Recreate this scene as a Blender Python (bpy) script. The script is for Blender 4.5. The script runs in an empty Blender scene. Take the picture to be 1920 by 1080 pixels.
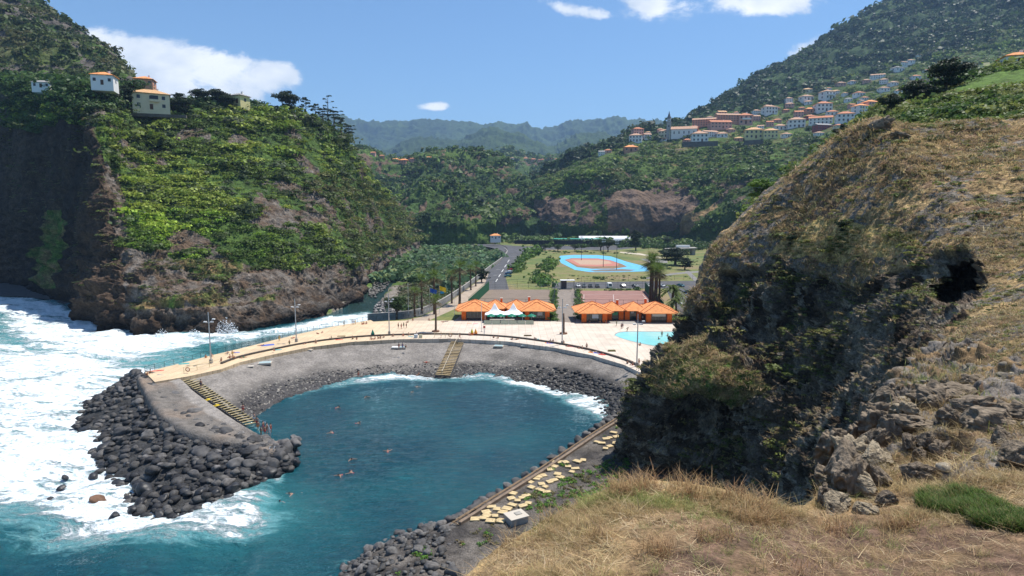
import bpy, math, random
import numpy as np
from mathutils import Vector, Matrix
from mathutils.bvhtree import BVHTree
from mathutils.geometry import tessellate_polygon
random.seed(7); RNG = np.random.default_rng(11)
S = bpy.context.scene
COL = S.collection
# ---------------------------------------------------------------- camera calibration
F, CX, CY, HC = 1150.0, 960.0, 540.0, 40.0
PITCH = math.atan(140/F); CP, SP = math.cos(PITCH), math.sin(PITCH)
def ray(px, py):
    cx = (np.asarray(px, float)-CX)/F; cy = (CY-np.asarray(py, float))/F
    return cx, CP+cy*SP, -SP+cy*CP
def atD(px, py, D):
    x, y, z = ray(px, py); s = np.asarray(D, float)/y
    return np.stack([x*s, y*s, HC+z*s], -1)
def atZ(px, py, z0):
    x, y, z = ray(px, py); s = (np.asarray(z0, float)-HC)/z
    return np.stack([x*s, y*s, HC+z*s], -1)
def proj(P):
    P = np.asarray(P, float); x, y, z = P[..., 0], P[..., 1], P[..., 2]-HC
    d = y*CP-z*SP; u = y*SP+z*CP
    d = np.where(d < .1, .1, d)
    return CX+F*x/d, CY-F*u/d
# ---------------------------------------------------------------- noise
_PM = np.random.default_rng(5).permutation(4096).astype(np.int32); _PV = (np.random.default_rng(6).random(4096)*2-1).astype(np.float32)
def vnoise(P, s=0):
    P = np.asarray(P, np.float32); Fl = np.floor(P); I = Fl.astype(np.int32); f = P-Fl; f = f*f*f*(f*(f*6-15)+10)
    i, j, k = I[..., 0]+s*131, I[..., 1], I[..., 2]; fx, fy, fz = f[..., 0], f[..., 1], f[..., 2]
    def col_(a, b):
        h = _PM[(_PM[(i+a) & 4095]+j+b) & 4095]; v0 = _PV[_PM[(h+k) & 4095]]; v1 = _PV[_PM[(h+k+1) & 4095]]; return v0+(v1-v0)*fz
    r0 = col_(0, 0); r1 = col_(0, 1); q0 = r0+(r1-r0)*fy; r0 = col_(1, 0); r1 = col_(1, 1); q1 = r0+(r1-r0)*fy
    return q0+(q1-q0)*fx
def fbm(P, o=4, s=0, g=.5):
    P = np.asarray(P, float); r = 0; a = 1; t = 0
    for q in range(o):
        r = r+a*vnoise(P+q*17.3, s+q); t += a; a *= g; P = P*2.03
    return r/t*1.4
def ridged(P, o=4, s=0, g=.5):
    P = np.asarray(P, float); r = 0; a = 1; t = 0
    for q in range(o):
        r = r+a*(1-2*np.abs(vnoise(P+q*9.1, s+q))); t += a; a *= g; P = P*2.1
    return r/t
def sstep(a, b, x):
    t = np.clip((x-a)/(b-a), 0, 1); return t*t*(3-2*t)
def inpoly(px, py, poly, jit=0, fr=.05, seed=3):
    px = np.asarray(px, float); py = np.asarray(py, float)
    if jit:
        Q = np.stack([px*fr, py*fr, np.zeros_like(px)], -1)
        px = px+jit*fbm(Q, 4, seed); py = py+jit*fbm(Q+31.7, 4, seed+5)
    r = np.zeros(px.shape, bool); n = len(poly)
    for i in range(n):
        x1, y1 = poly[i]; x2, y2 = poly[(i+1) % n]
        if y1 == y2: continue
        c = ((y1 > py) != (y2 > py)) & (px < (x2-x1)*(py-y1)/(y2-y1)+x1)
        r ^= c
    return r
def blob(px, py, cx, cy, rx, ry, rot=0):
    a = math.radians(rot); dx = px-cx; dy = py-cy
    u = (dx*math.cos(a)+dy*math.sin(a))/rx; v = (-dx*math.sin(a)+dy*math.cos(a))/ry
    return np.exp(-(u*u+v*v))
# ---------------------------------------------------------------- tagging
def tag(o, label=None, cat=None, group=None, kind=None):
    if label: o['label'] = label
    if cat: o['category'] = cat
    if group: o['group'] = group
    if kind: o['kind'] = kind
    return o
# ---------------------------------------------------------------- materials
MATS = {}
def nodes(m):
    m.use_nodes = True; nt = m.node_tree; b = nt.nodes['Principled BSDF']; return nt, b
def mat(name, col, rough=.7, metal=0, spec=.3, var=0, vs=3, bump=0, bs=20, coat=0):
    if name in MATS: return MATS[name]
    m = bpy.data.materials.new(name); nt, b = nodes(m)
    b.inputs['Base Color'].default_value = (*col, 1); b.inputs['Roughness'].default_value = rough
    b.inputs['Metallic'].default_value = metal; b.inputs['Specular IOR Level'].default_value = spec
    if coat: b.inputs['Coat Weight'].default_value = coat
    N = nt.nodes; L = nt.links
    if var or bump:
        tc = N.new('ShaderNodeTexCoord')
    if var:
        n = N.new('ShaderNodeTexNoise'); n.inputs['Scale'].default_value = vs; n.inputs['Detail'].default_value = 5
        L.new(tc.outputs['Object'], n.inputs['Vector'])
        mr = N.new('ShaderNodeMapRange'); mr.inputs[1].default_value = .3; mr.inputs[2].default_value = .7
        mr.inputs[3].default_value = 1-var; mr.inputs[4].default_value = 1+var
        L.new(n.outputs['Fac'], mr.inputs[0])
        mx = N.new('ShaderNodeVectorMath'); mx.operation = 'SCALE'; mx.inputs[0].default_value = col
        L.new(mr.outputs[0], mx.inputs['Scale']); L.new(mx.outputs[0], b.inputs['Base Color'])
    if bump:
        n = N.new('ShaderNodeTexNoise'); n.inputs['Scale'].default_value = bs; n.inputs['Detail'].default_value = 4
        L.new(tc.outputs['Object'], n.inputs['Vector'])
        bp = N.new('ShaderNodeBump'); bp.inputs['Strength'].default_value = bump; bp.inputs['Distance'].default_value = .1
        L.new(n.outputs['Fac'], bp.inputs['Height']); L.new(bp.outputs[0], b.inputs['Normal'])
    MATS[name] = m; return m
def terrain_mat(name, scales, var=.45, bdist=.5, bstr=.8, vor=0, rough=.95):
    """vertex colour 'Col' times procedural noise, with procedural bump in metres"""
    m = bpy.data.materials.new(name); nt, b = nodes(m); N = nt.nodes; L = nt.links
    b.inputs['Roughness'].default_value = rough; b.inputs['Specular IOR Level'].default_value = .15
    at = N.new('ShaderNodeAttribute'); at.attribute_name = 'Col'
    tc = N.new('ShaderNodeTexCoord'); src = tc.outputs['Object']
    prev = at.outputs['Color']; hs = []
    for i, sc in enumerate(scales):
        n = N.new('ShaderNodeTexNoise'); n.inputs['Scale'].default_value = sc; n.inputs['Detail'].default_value = 6
        n.inputs['Roughness'].default_value = .62
        L.new(src, n.inputs['Vector'])
        mr = N.new('ShaderNodeMapRange'); mr.inputs[1].default_value = .32; mr.inputs[2].default_value = .68
        mr.inputs[3].default_value = 1-var; mr.inputs[4].default_value = 1+var
        L.new(n.outputs['Fac'], mr.inputs[0])
        mx = N.new('ShaderNodeVectorMath'); mx.operation = 'SCALE'
        L.new(prev, mx.inputs[0]); L.new(mr.outputs[0], mx.inputs['Scale']); prev = mx.outputs[0]
        hs.append((n.outputs['Fac'], 1.0/(i+1)))
    if vor:
        v = N.new('ShaderNodeTexVoronoi'); v.inputs['Scale'].default_value = vor
        L.new(src, v.inputs['Vector']); hs.append((v.outputs['Distance'], .8))
    L.new(prev, b.inputs['Base Color'])
    tot = None
    for o, w in hs:
        mm = N.new('ShaderNodeMath'); mm.operation = 'MULTIPLY'; mm.inputs[1].default_value = w; L.new(o, mm.inputs[0])
        if tot is None: tot = mm.outputs[0]
        else:
            ad = N.new('ShaderNodeMath'); ad.operation = 'ADD'; L.new(tot, ad.inputs[0]); L.new(mm.outputs[0], ad.inputs[1]); tot = ad.outputs[0]
    bp = N.new('ShaderNodeBump'); bp.inputs['Strength'].default_value = bstr; bp.inputs['Distance'].default_value = bdist
    L.new(tot, bp.inputs['Height']); L.new(bp.outputs[0], b.inputs['Normal'])
    return m
def leaf_mat(name, trans=.3, rough=.55):
    m = bpy.data.materials.new(name); nt, b = nodes(m); N = nt.nodes; L = nt.links
    at = N.new('ShaderNodeAttribute'); at.attribute_name = 'Col'
    b.inputs['Roughness'].default_value = rough; b.inputs['Specular IOR Level'].default_value = .25
    L.new(at.outputs['Color'], b.inputs['Base Color'])
    tr = N.new('ShaderNodeBsdfTranslucent'); L.new(at.outputs['Color'], tr.inputs['Color'])
    mx = N.new('ShaderNodeMixShader'); mx.inputs[0].default_value = trans
    out = N['Material Output']; L.new(b.outputs[0], mx.inputs[1]); L.new(tr.outputs[0], mx.inputs[2]); L.new(mx.outputs[0], out.inputs[0])
    return m
# ---------------------------------------------------------------- mesh builders
def mesh_np(name, V, Fq, m=None, col=None, smooth=True, n=4):
    me = bpy.data.meshes.new(name); V = np.asarray(V, np.float32); Fq = np.asarray(Fq, np.int32)
    me.vertices.add(len(V)); me.vertices.foreach_set('co', V.ravel())
    me.loops.add(Fq.size); me.loops.foreach_set('vertex_index', Fq.ravel())
    me.polygons.add(len(Fq)); me.polygons.foreach_set('loop_start', np.arange(0, Fq.size, n, dtype=np.int32))
    if smooth: me.polygons.foreach_set('use_smooth', np.ones(len(Fq), bool))
    me.update(calc_edges=True)
    if col is not None:
        a = me.color_attributes.new('Col', 'FLOAT_COLOR', 'POINT')
        c = np.ones((len(V), 4), np.float32); c[:, :3] = col; a.data.foreach_set('color', c.ravel())
    if m: me.materials.append(m)
    return me
def link(name, me, parent=None):
    o = bpy.data.objects.new(name, me); COL.objects.link(o)
    if parent is not None: o.parent = parent
    return o
def cmr(A, t):
    """Catmull-Rom along axis 0 at parameters t in 0..n-1"""
    n = len(A); i = np.clip(np.floor(t).astype(int), 0, n-2); f = (t-i).reshape(-1, *([1]*(A.ndim-1)))
    g = lambda k: A[np.clip(k, 0, n-1)]
    p0, p1, p2, p3 = g(i-1), g(i), g(i+1), g(i+2)
    return .5*((2*p1)+(-p0+p2)*f+(2*p0-5*p1+4*p2-p3)*f*f+(-p0+3*p1-3*p2+p3)*f**3)
class Surf:
    """lofted surface through rows of world points"""
    def __init__(s, rows, nu, nv, lin=False, vt=None):
        A = np.array(rows, float); s.rows = A
        tv = np.linspace(0, len(A)-1, nv) if vt is None else vt
        tu = np.linspace(0, A.shape[1]-1, nu)
        if lin:
            def li(B, t):
                i = np.clip(np.floor(t).astype(int), 0, len(B)-2); f = (t-i)[:, None, None]; return B[i]*(1-f)+B[i+1]*f
            B = li(A, tv); B = li(B.transpose(1, 0, 2), tu).transpose(1, 0, 2)
        else:
            B = cmr(A, tv); B = cmr(B.transpose(1, 0, 2), tu).transpose(1, 0, 2)
        s.P = B; s.tv = tv; s.tu = tu; s.P0 = B.copy()
        s.pj()
    def pj(s): s.px, s.py = proj(s.P)
    def normals(s):
        du = np.gradient(s.P, axis=1); dv = np.gradient(s.P, axis=0)
        n = np.cross(du, dv); l = np.linalg.norm(n, axis=-1, keepdims=True); n = n/np.maximum(l, 1e-6)
        return n
    def outward(s):
        n = s.normals(); v = s.P-np.array([0, 0, HC]);
        mid = n[len(n)//2, n.shape[1]//2]
        sg = np.sum(n*(-v), -1)
        if np.sum(np.sign(sg)) < 0: n = -n; s.flip = True
        else: s.flip = False
        s.N = n; return n
    def disp(s, d):
        s.P = s.P+s.N*d[..., None]; s.pj()
    def obj(s, name, m, col):
        nv, nu = s.P.shape[:2]; idx = np.arange(nv*nu).reshape(nv, nu)
        q = np.stack([idx[:-1, :-1], idx[:-1, 1:], idx[1:, 1:], idx[1:, :-1]], -1).reshape(-1, 4)
        if s.flip: q = q[:, ::-1]
        s.me = mesh_np(name, s.P.reshape(-1, 3), q, m, col.reshape(-1, 3))
        s.bvh = BVHTree.FromPolygons(s.P[::2, ::2].reshape(-1, 3).tolist(), Surf._q(s.P[::2, ::2].shape))
        return link(name, s.me)
    @staticmethod
    def _q(sh):
        nv, nu = sh[:2]; idx = np.arange(nv*nu).reshape(nv, nu)
        return np.stack([idx[:-1, :-1], idx[:-1, 1:], idx[1:, 1:], idx[1:, :-1]], -1).reshape(-1, 4).tolist()
    def hit(s, px, py):
        x, y, z = ray(px, py); h = s.bvh.ray_cast(Vector((0, 0, HC)), Vector((float(x), float(y), float(z))).normalized())
        return h[0]
    def sample(s, n, mask=None, dens=None):
        P = s.P; a = np.linalg.norm(np.cross(P[1:, :-1]-P[:-1, :-1], P[:-1, 1:]-P[:-1, :-1]), axis=-1)
        if mask is not None: a = a*mask[:-1, :-1]
        c = np.cumsum(a.ravel()); r = RNG.random(n)*c[-1]; k = np.searchsorted(c, r); k = np.clip(k, 0, a.size-1)
        i, j = np.divmod(k, a.shape[1]); u = RNG.random((n, 1)); v = RNG.random((n, 1))
        p = P[i, j]*(1-u)*(1-v)+P[i, j+1]*u*(1-v)+P[i+1, j]*(1-u)*v+P[i+1, j+1]*u*v
        return p, s.N[i, j], i, j
def cols(*L): return [np.array(c, float) for c in L]
def lerp(a, b, t): return a*(1-t[..., None])+b*t[..., None]
# ---------------------------------------------------------------- render / world / sun / camera
S.render.engine = 'CYCLES'
S.view_settings.view_transform = 'Standard'; S.view_settings.look = 'None'; S.view_settings.exposure = 0.42; S.view_settings.gamma = 1
try: S.cycles.sample_clamp_indirect = 4; S.cycles.volume_bounces = 0; S.cycles.max_bounces = 5; S.cycles.transparent_max_bounces = 12
except Exception: pass
SUN_EL, SUN_AZ = 67.0, 56.0     # azimuth measured from +Y (view direction) to +X (right)
w = bpy.data.worlds.new('World'); S.world = w; w.use_nodes = True
nt = w.node_tree; N = nt.nodes; L = nt.links; bg = N['Background']; bg.inputs['Strength'].default_value = .108
sky = N.new('ShaderNodeTexSky'); sky.sky_type = 'NISHITA'; sky.sun_disc = False
sky.sun_elevation = math.radians(SUN_EL); sky.sun_rotation = math.radians(SUN_AZ); sky.air_density = 1.0; sky.dust_density = .25; sky.ozone_density = 3.5; sky.altitude = 0
geo = N.new('ShaderNodeTexCoord')
sep = N.new('ShaderNodeSeparateXYZ'); L.new(geo.outputs['Generated'], sep.inputs[0])
def M(op, a, b=None, c=None, clamp=False):
    n = N.new('ShaderNodeMath'); n.operation = op; n.use_clamp = clamp
    for i, v in enumerate((a, b, c)):
        if v is None: continue
        if isinstance(v, (int, float)): n.inputs[i].default_value = v
        else: L.new(v, n.inputs[i])
    return n.outputs[0]
ysafe = M('MAXIMUM', sep.outputs['Y'], .05)
U = M('DIVIDE', sep.outputs['X'], ysafe); Vv = M('DIVIDE', sep.outputs['Z'], ysafe)
comb = N.new('ShaderNodeCombineXYZ'); L.new(U, comb.inputs[0]); L.new(M('MULTIPLY', Vv, 1.7), comb.inputs[1])
nz = N.new('ShaderNodeTexNoise'); nz.inputs['Scale'].default_value = 8; nz.inputs['Detail'].default_value = 10; nz.inputs['Roughness'].default_value = .66; nz.inputs['Distortion'].default_value = .3
L.new(comb.outputs[0], nz.inputs['Vector'])
def uv(px, py):
    x, y, z = ray(px, py); return float(x/y), float(z/y)
tot = None
#   px, py, rx, ry, rot(deg), strength, noise
for (px, py, rx, ry, rot, st) in [(240, 120, 120, 50, 14, 1.1), (380, 140, 120, 44, 8, 1.1), (490, 133, 70, 28, 10, 1.0), (545, 135, 30, 16, 10, .5), (430, 172, 90, 20, 0, .6), (180, 90, 70, 34, 5, .8),
        (1050, 14, 50, 16, 20, 1.0), (1125, 26, 34, 12, 10, .75), (1220, 12, 75, 28, 15, .95), (1440, 6, 130, 26, -4, 1.05), (1535, 82, 85, 22, -15, .72),
        (1420, 165, 60, 20, 10, .35), (800, 201, 34, 9, 0, .62), (828, 199, 24, 11, 0, .55), (930, 208, 22, 12, 0, .42), (420, 40, 200, 30, 0, .12), (1000, 60, 60, 14, 0, .3)]:
    u0, v0 = uv(px, py); k = 1/F; a = math.radians(-rot)
    du = M('SUBTRACT', U, u0); dv = M('SUBTRACT', Vv, v0)
    p = M('DIVIDE', M('ADD', M('MULTIPLY', du, math.cos(a)), M('MULTIPLY', dv, math.sin(a))), rx*k)
    q = M('DIVIDE', M('ADD', M('MULTIPLY', du, -math.sin(a)), M('MULTIPLY', dv, math.cos(a))), ry*k)
    r2 = M('ADD', M('MULTIPLY', p, p), M('MULTIPLY', q, q))
    d = M('MULTIPLY', M('POWER', 2.718, M('MULTIPLY', r2, -1.0)), st, None)
    tot = d if tot is None else M('ADD', tot, d)
fac = M('SUBTRACT', M('ADD', M('MINIMUM', tot, 1.15), M('MULTIPLY', M('SUBTRACT', nz.outputs['Fac'], .5), M('MINIMUM', M('MULTIPLY', tot, 6), 3.0))), .40)
ss = N.new('ShaderNodeMapRange'); ss.interpolation_type = 'SMOOTHERSTEP'; ss.inputs[1].default_value = 0; ss.inputs[2].default_value = .7; L.new(fac, ss.inputs[0])
fc = M('MULTIPLY', ss.outputs[0], .93)
cr = N.new('ShaderNodeTexNoise'); cr.inputs['Scale'].default_value = 9; cr.inputs['Detail'].default_value = 5; L.new(comb.outputs[0], cr.inputs['Vector'])
cc = N.new('ShaderNodeMix'); cc.data_type = 'RGBA'; cm = N.new('ShaderNodeMapRange'); cm.inputs[1].default_value = .36; cm.inputs[2].default_value = .62; L.new(cr.outputs['Fac'], cm.inputs[0]); L.new(cm.outputs[0], cc.inputs[0])
cc.inputs[6].default_value = (5.8, 6.4, 7.2, 1); cc.inputs[7].default_value = (9.5, 9.6, 9.7, 1)
mix = N.new('ShaderNodeMix'); mix.data_type = 'RGBA'
tint = N.new('ShaderNodeMix'); tint.data_type = 'RGBA'; tint.blend_type = 'MULTIPLY'; tint.inputs[0].default_value = 1
tint.inputs[7].default_value = (.80, .97, 1.08, 1)
L.new(sky.outputs[0], tint.inputs[6])
L.new(fc, mix.inputs[0]); L.new(tint.outputs[2], mix.inputs[6]); L.new(cc.outputs[2], mix.inputs[7]); L.new(mix.outputs[2], bg.inputs['Color'])
sl = bpy.data.lights.new('sun', 'SUN'); sl.energy = 5.0; sl.angle = math.radians(.55); sl.color = (1, .95, .87)
so = bpy.data.objects.new('sun', sl); COL.objects.link(so)
e, a = math.radians(SUN_EL), math.radians(SUN_AZ)
sd = Vector((math.sin(a)*math.cos(e), math.cos(a)*math.cos(e), math.sin(e)))
so.rotation_euler = sd.to_track_quat('Z', 'Y').to_euler()
cam = bpy.data.cameras.new('camera'); cam.lens = 36*F/1920; cam.sensor_width = 36; cam.clip_start = .2; cam.clip_end = 30000
co = bpy.data.objects.new('camera', cam); COL.objects.link(co); co.location = (0, 0, HC); co.rotation_euler = (math.pi/2-PITCH, 0, 0)
S.camera = co
# ================================================================ TERRAIN
def rowsD(*rows): return [atD(*np.array(r, float).T) for r in rows]
GREEN, DGREEN, LGREEN, YGREEN = cols((.075, .125, .026), (.032, .058, .018), (.115, .185, .036), (.19, .21, .04))
ROCKD, ROCKB, ROCKG, ROCKL = cols((.050, .036, .028), (.13, .088, .058), (.12, .105, .09), (.24, .21, .175))
TAN, TANL, SOIL, SOILD = cols((.33, .225, .11), (.47, .33, .16), (.16, .10, .068), (.10, .065, .045))
# ---- headland
hc = [  # columns: foot, shelf edge, shelf inner, mid low, mid, upper, rim
 [(-150, 522, 380), (-150, 470, 384), (-150, 420, 388), (-150, 360, 392), (-150, 290, 396), (-150, 215, 405), (-130, 155, 425)],
 [(-10, 530, 352), (-10, 480, 353), (-10, 430, 355), (-8, 370, 357), (-5, 300, 360), (-5, 215, 368), (0, 153, 390)],
 [(65, 546, 315), (66, 490, 316), (68, 440, 318), (72, 380, 320), (75, 310, 323), (80, 220, 330), (88, 152, 350)],
 [(128, 570, 272), (129, 510, 274), (131, 460, 277), (134, 400, 280), (138, 320, 285), (145, 232, 294), (152, 155, 318)],
 [(165, 612, 218), (172, 540, 224), (180, 490, 230), (186, 420, 236), (190, 330, 244), (192, 240, 258), (205, 168, 300)],
 [(235, 628, 202), (240, 545, 210), (243, 503, 220), (240, 430, 232), (235, 340, 246), (230, 250, 264), (250, 205, 285)],
 [(300, 632, 198), (300, 545, 210), (300, 508, 224), (300, 445, 238), (298, 345, 254), (295, 258, 272), (300, 208, 290)],
 [(370, 630, 200), (372, 552, 212), (372, 520, 228), (372, 455, 243), (370, 345, 262), (368, 255, 284), (370, 190, 305)],
 [(450, 622, 207), (455, 566, 216), (460, 535, 234), (462, 455, 254), (458, 352, 274), (452, 262, 298), (450, 198, 325)],
 [(540, 608, 221), (545, 577, 228), (545, 548, 246), (545, 465, 266), (540, 370, 290), (538, 278, 316), (540, 214, 342)],
 [(612, 590, 242), (612, 575, 245), (612, 552, 260), (612, 480, 282), (605, 382, 312), (602, 295, 345), (612, 232, 372)],
 [(668, 568, 274), (670, 556, 278), (667, 535, 292), (660, 470, 320), (650, 400, 352), (645, 322, 385), (655, 272, 412)],
 [(702, 524, 370), (700, 514, 372), (697, 498, 377), (692, 460, 390), (687, 410, 410), (684, 360, 432), (690, 318, 455)],
 [(748, 490, 495), (747, 483, 497), (745, 475, 500), (742, 455, 506), (738, 432, 515), (734, 405, 527), (732, 378, 545)],
 [(800, 461, 740), (799, 457, 742), (797, 452, 745), (794, 446, 750), (789, 440, 756), (784, 433, 765), (779, 424, 780)]]
add_ = np.array([0, 0, 0, 8, 28, 50, 68.]); wc_ = [0, 0, 0, 0, .3, .7, 1, 1, 1, 1, .9, .6, .4, .2, .1]
for q_, c_ in enumerate(hc): hc[q_] = [(x_, y_, d_+add_[k_]*wc_[q_]) for k_, (x_, y_, d_) in enumerate(c_)]
C = np.array([atD(*np.array(c, float).T) for c in hc])          # col,row,3
rows = [C[:, i] for i in range(7)]
rim = rows[-1]
dxr = np.interp(np.arange(15), [0, 6, 10, 14], [20, 15, -22, -30])[:, None]; back1 = rim+np.array([1., 0, 0])*dxr+np.array([0, 1, 0])*np.interp(np.arange(15), [0, 6, 14], [45, 45, 15])[:, None]+np.array([0, 0, 1.]); back2 = rim+np.array([1., 0, 0])*dxr*3.5+np.array([0, 1, 0])*np.interp(np.arange(15), [0, 6, 14], [150, 140, 50])[:, None]+np.array([0, 0, -35.])
foot0 = rows[0]+np.array([0, 2, -4.])
HEAD = Surf([foot0]+rows+[back1, back2], 820, 560, vt=np.concatenate([np.linspace(0, 7, 500, endpoint=False), np.linspace(7, 9, 60)]))
HEAD.outward(); P = HEAD.P; px, py = HEAD.px, HEAD.py
tv = HEAD.tv[:, None]*np.ones_like(px)
low = 1-sstep(3.0, 4.2, tv)
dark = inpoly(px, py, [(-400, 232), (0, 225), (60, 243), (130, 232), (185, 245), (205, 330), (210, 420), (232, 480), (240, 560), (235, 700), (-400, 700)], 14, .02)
rockp = inpoly(px, py, [(470, 340), (520, 325), (600, 350), (640, 400), (650, 440), (560, 450), (520, 430), (470, 430), (450, 395)], 26, .03) | \
        inpoly(px, py, [(190, 300), (225, 330), (245, 420), (262, 500), (240, 560), (205, 560), (195, 420)], 12, .03) | \
        inpoly(px, py, [(230, 495), (330, 505), (470, 512), (560, 500), (640, 490), (690, 520), (690, 700), (200, 700)], 16, .03)
rockp = (rockp & (fbm(P*.07, 4, 35) > -.12)) | ((fbm(P*.06, 4, 36) > .52) & ~dark)
veg = (fbm(P*.05, 4, 5) > .18) & (low > .5) & ~dark
vegdark = dark & inpoly(px, py, [(85, 400), (120, 395), (130, 470), (120, 540), (80, 540), (75, 470)], 12, .04)
atop = tv > 7
lay = np.sin(P[..., 2]*1.1+fbm(P*.03, 3, 9)*5)
HEAD.disp((low*2.0+dark*3.5+(rockp*1.8)+1.6)*(ridged(P*np.array([.06, .06, .035]), 4, 2)-.4)*.9 + (low*1.0+dark*1.2+rockp*1.)*(ridged(P*.3, 4, 7)-.4)*.9
          + low*lay*.7 + dark*2.5*np.abs(fbm(P*np.array([.05, .05, .008]), 3, 6)))
P = HEAD.P
b = (.5+.5*fbm(P*.12, 4, 1))
col = lerp(DGREEN, GREEN, np.clip(b*1.1, 0, 1))
col = np.where(rockp[..., None] | (low > .6)[..., None], lerp(ROCKB*.8, ROCKG*1.15, np.clip(.5+fbm(P*.25, 4, 3), 0, 1)), col)
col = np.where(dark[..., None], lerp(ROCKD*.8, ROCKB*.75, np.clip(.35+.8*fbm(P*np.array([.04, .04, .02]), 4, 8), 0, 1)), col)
col = np.where((veg & ~(P[..., 2] < 8))[..., None] | vegdark[..., None], lerp(GREEN, TAN*.6, np.clip(.4+fbm(P*.2, 3, 4), 0, 1)), col)
wet = 1-sstep(1.5, 6, P[..., 2]+2*fbm(P*.1, 3, 2)); col = col*(1-.72*wet[..., None])
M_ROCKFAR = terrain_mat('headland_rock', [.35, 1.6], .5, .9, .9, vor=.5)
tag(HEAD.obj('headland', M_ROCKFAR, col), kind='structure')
HEAD.dark = dark; HEAD.rockp = rockp; HEAD.low = low; HEAD.tvv = tv
# ---- mountain on the left, behind the headland
LM = Surf(rowsD([(-420, 240, 520), (-200, 235, 480), (-60, 225, 460), (60, 215, 450), (130, 205, 440), (190, 200, 430), (262, 215, 430), (300, 240, 430)],
                [(-420, 120, 560), (-200, 120, 520), (-60, 130, 500), (60, 135, 490), (130, 150, 480), (190, 160, 470), (240, 175, 460), (285, 225, 470)],
                [(-420, 0, 640), (-200, 0, 600), (-60, 20, 580), (50, 50, 570), (120, 90, 550), (180, 120, 530), (236, 155, 500), (275, 210, 520)],
                [(-420, -200, 760), (-200, -150, 720), (-60, -60, 700), (50, 4, 680), (110, 46, 650), (170, 84, 620), (228, 130, 580), (262, 170, 590)],
                [(-420, -160, 860), (-200, -110, 820), (-60, -20, 800), (50, 40, 780), (110, 80, 750), (170, 120, 720), (228, 160, 680), (262, 200, 690)]), 420, 300)
LM.outward(); P = LM.P
LM.disp(10*ridged(P*.012, 5, 3)+3*fbm(P*.08, 4, 5)); P = LM.P
r = (ridged(P*.03, 4, 6) > .52)
col = lerp(DGREEN*1.1, GREEN*1.05, np.clip(.5+.8*fbm(P*.02, 4, 2), 0, 1)); col = lerp(col, ROCKB*.8, np.clip(.9*fbm(P*.015, 4, 12), 0, .7))
col = np.where(r[..., None], ROCKG*.9, col)
M_FAR = terrain_mat('hill_forest', [.06, .35], .4, 4, .8)
tag(LM.obj('mountain', M_FAR, col), kind='structure')
# ---- village hill + right mountain
vc = [
 [(925, 410, 1000), (928, 404, 1010), (935, 396, 1020), (942, 391, 1040), (950, 386, 1060), (955, 383, 1080), (960, 381, 1100)],
 [(990, 437, 880), (990, 405, 890), (995, 372, 905), (1000, 354, 930), (1005, 347, 960), (1010, 344, 1000), (1015, 342, 1040)],
 [(1060, 447, 800), (1060, 400, 812), (1060, 345, 840), (1065, 325, 880), (1070, 315, 930), (1075, 308, 980), (1080, 304, 1030)],
 [(1130, 450, 780), (1130, 400, 790), (1130, 340, 815), (1130, 310, 860), (1130, 295, 920), (1132, 287, 980), (1135, 283, 1050)],
 [(1200, 450, 770), (1200, 400, 778), (1200, 332, 800), (1200, 300, 850), (1200, 278, 930), (1200, 264, 1000), (1200, 257, 1080)],
 [(1270, 448, 760), (1270, 400, 770), (1270, 342, 790), (1270, 300, 850), (1270, 264, 950), (1275, 247, 1050), (1280, 237, 1150)],
 [(1340, 445, 690), (1340, 405, 705), (1340, 350, 740), (1340, 290, 840), (1340, 240, 1000), (1342, 218, 1150), (1345, 204, 1400)],
 [(1420, 445, 600), (1420, 400, 625), (1420, 345, 680), (1420, 290, 800), (1425, 230, 1050), (1435, 178, 1300), (1445, 138, 1700)],
 [(1520, 440, 520), (1520, 390, 560), (1520, 335, 650), (1520, 270, 820), (1530, 205, 1100), (1540, 140, 1400), (1550, 82, 1800)],
 [(1640, 430, 500), (1640, 370, 540), (1640, 300, 640), (1640, 230, 850), (1650, 165, 1150), (1658, 90, 1500), (1660, 12, 1900)],
 [(1780, 420, 500), (1780, 350, 550), (1780, 270, 660), (1780, 200, 880), (1780, 130, 1200), (1785, 40, 1550), (1795, -70, 2000)],
 [(1950, 400, 500), (1950, 330, 550), (1950, 250, 660), (1950, 180, 880), (1950, 100, 1200), (1950, 0, 1550), (1960, -140, 2000)],
 [(2250, 380, 500), (2250, 300, 550), (2250, 230, 660), (2250, 150, 880), (2250, 50, 1200), (2250, -60, 1550), (2250, -220, 2000)]]
av_ = [0, 0, 45, 60, 60, 50, 40]; wv2 = [.3, .8, 1, 1, 1, 1, .8, .6, .3, 0, 0, 0, 0]
for q_, c_ in enumerate(vc): vc[q_] = [(x_, y_, d_+av_[k_]*wv2[q_]) for k_, (x_, y_, d_) in enumerate(c_)]
C = np.array([atD(*np.array(c, float).T) for c in vc]); rows = [C[:, i] for i in range(7)]
VIL = Surf([rows[0]+np.array([0, -3, -25.])]+rows+[rows[-1]+np.array([40, 250, -60.])], 760, 460)
VIL.outward(); P = VIL.P; px, py = VIL.px, VIL.py; tvv = VIL.tv[:, None]*np.ones_like(px)
face = sstep(1, 1.6, tvv)*(1-sstep(2.9, 3.5, tvv)); up = sstep(4.6, 6, tvv)
VIL.disp((4+face*9+up*14)*ridged(P*.012, 4, 21)+(1.5+2*face)*fbm(P*.06, 4, 5)+6*face*np.abs(fbm(P*np.array([.02, .02, .004]), 3, 8)))
P = VIL.P
brock = (inpoly(px, py, [(1140, 385), (1175, 365), (1240, 352), (1300, 355), (1315, 385), (1295, 420), (1240, 440), (1140, 440)], 12, .03) |
         inpoly(px, py, [(1010, 380), (1060, 372), (1080, 400), (1075, 420), (1010, 420)], 10, .03) | (face*ridged(P*.03, 4, 33) > .62))
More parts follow.
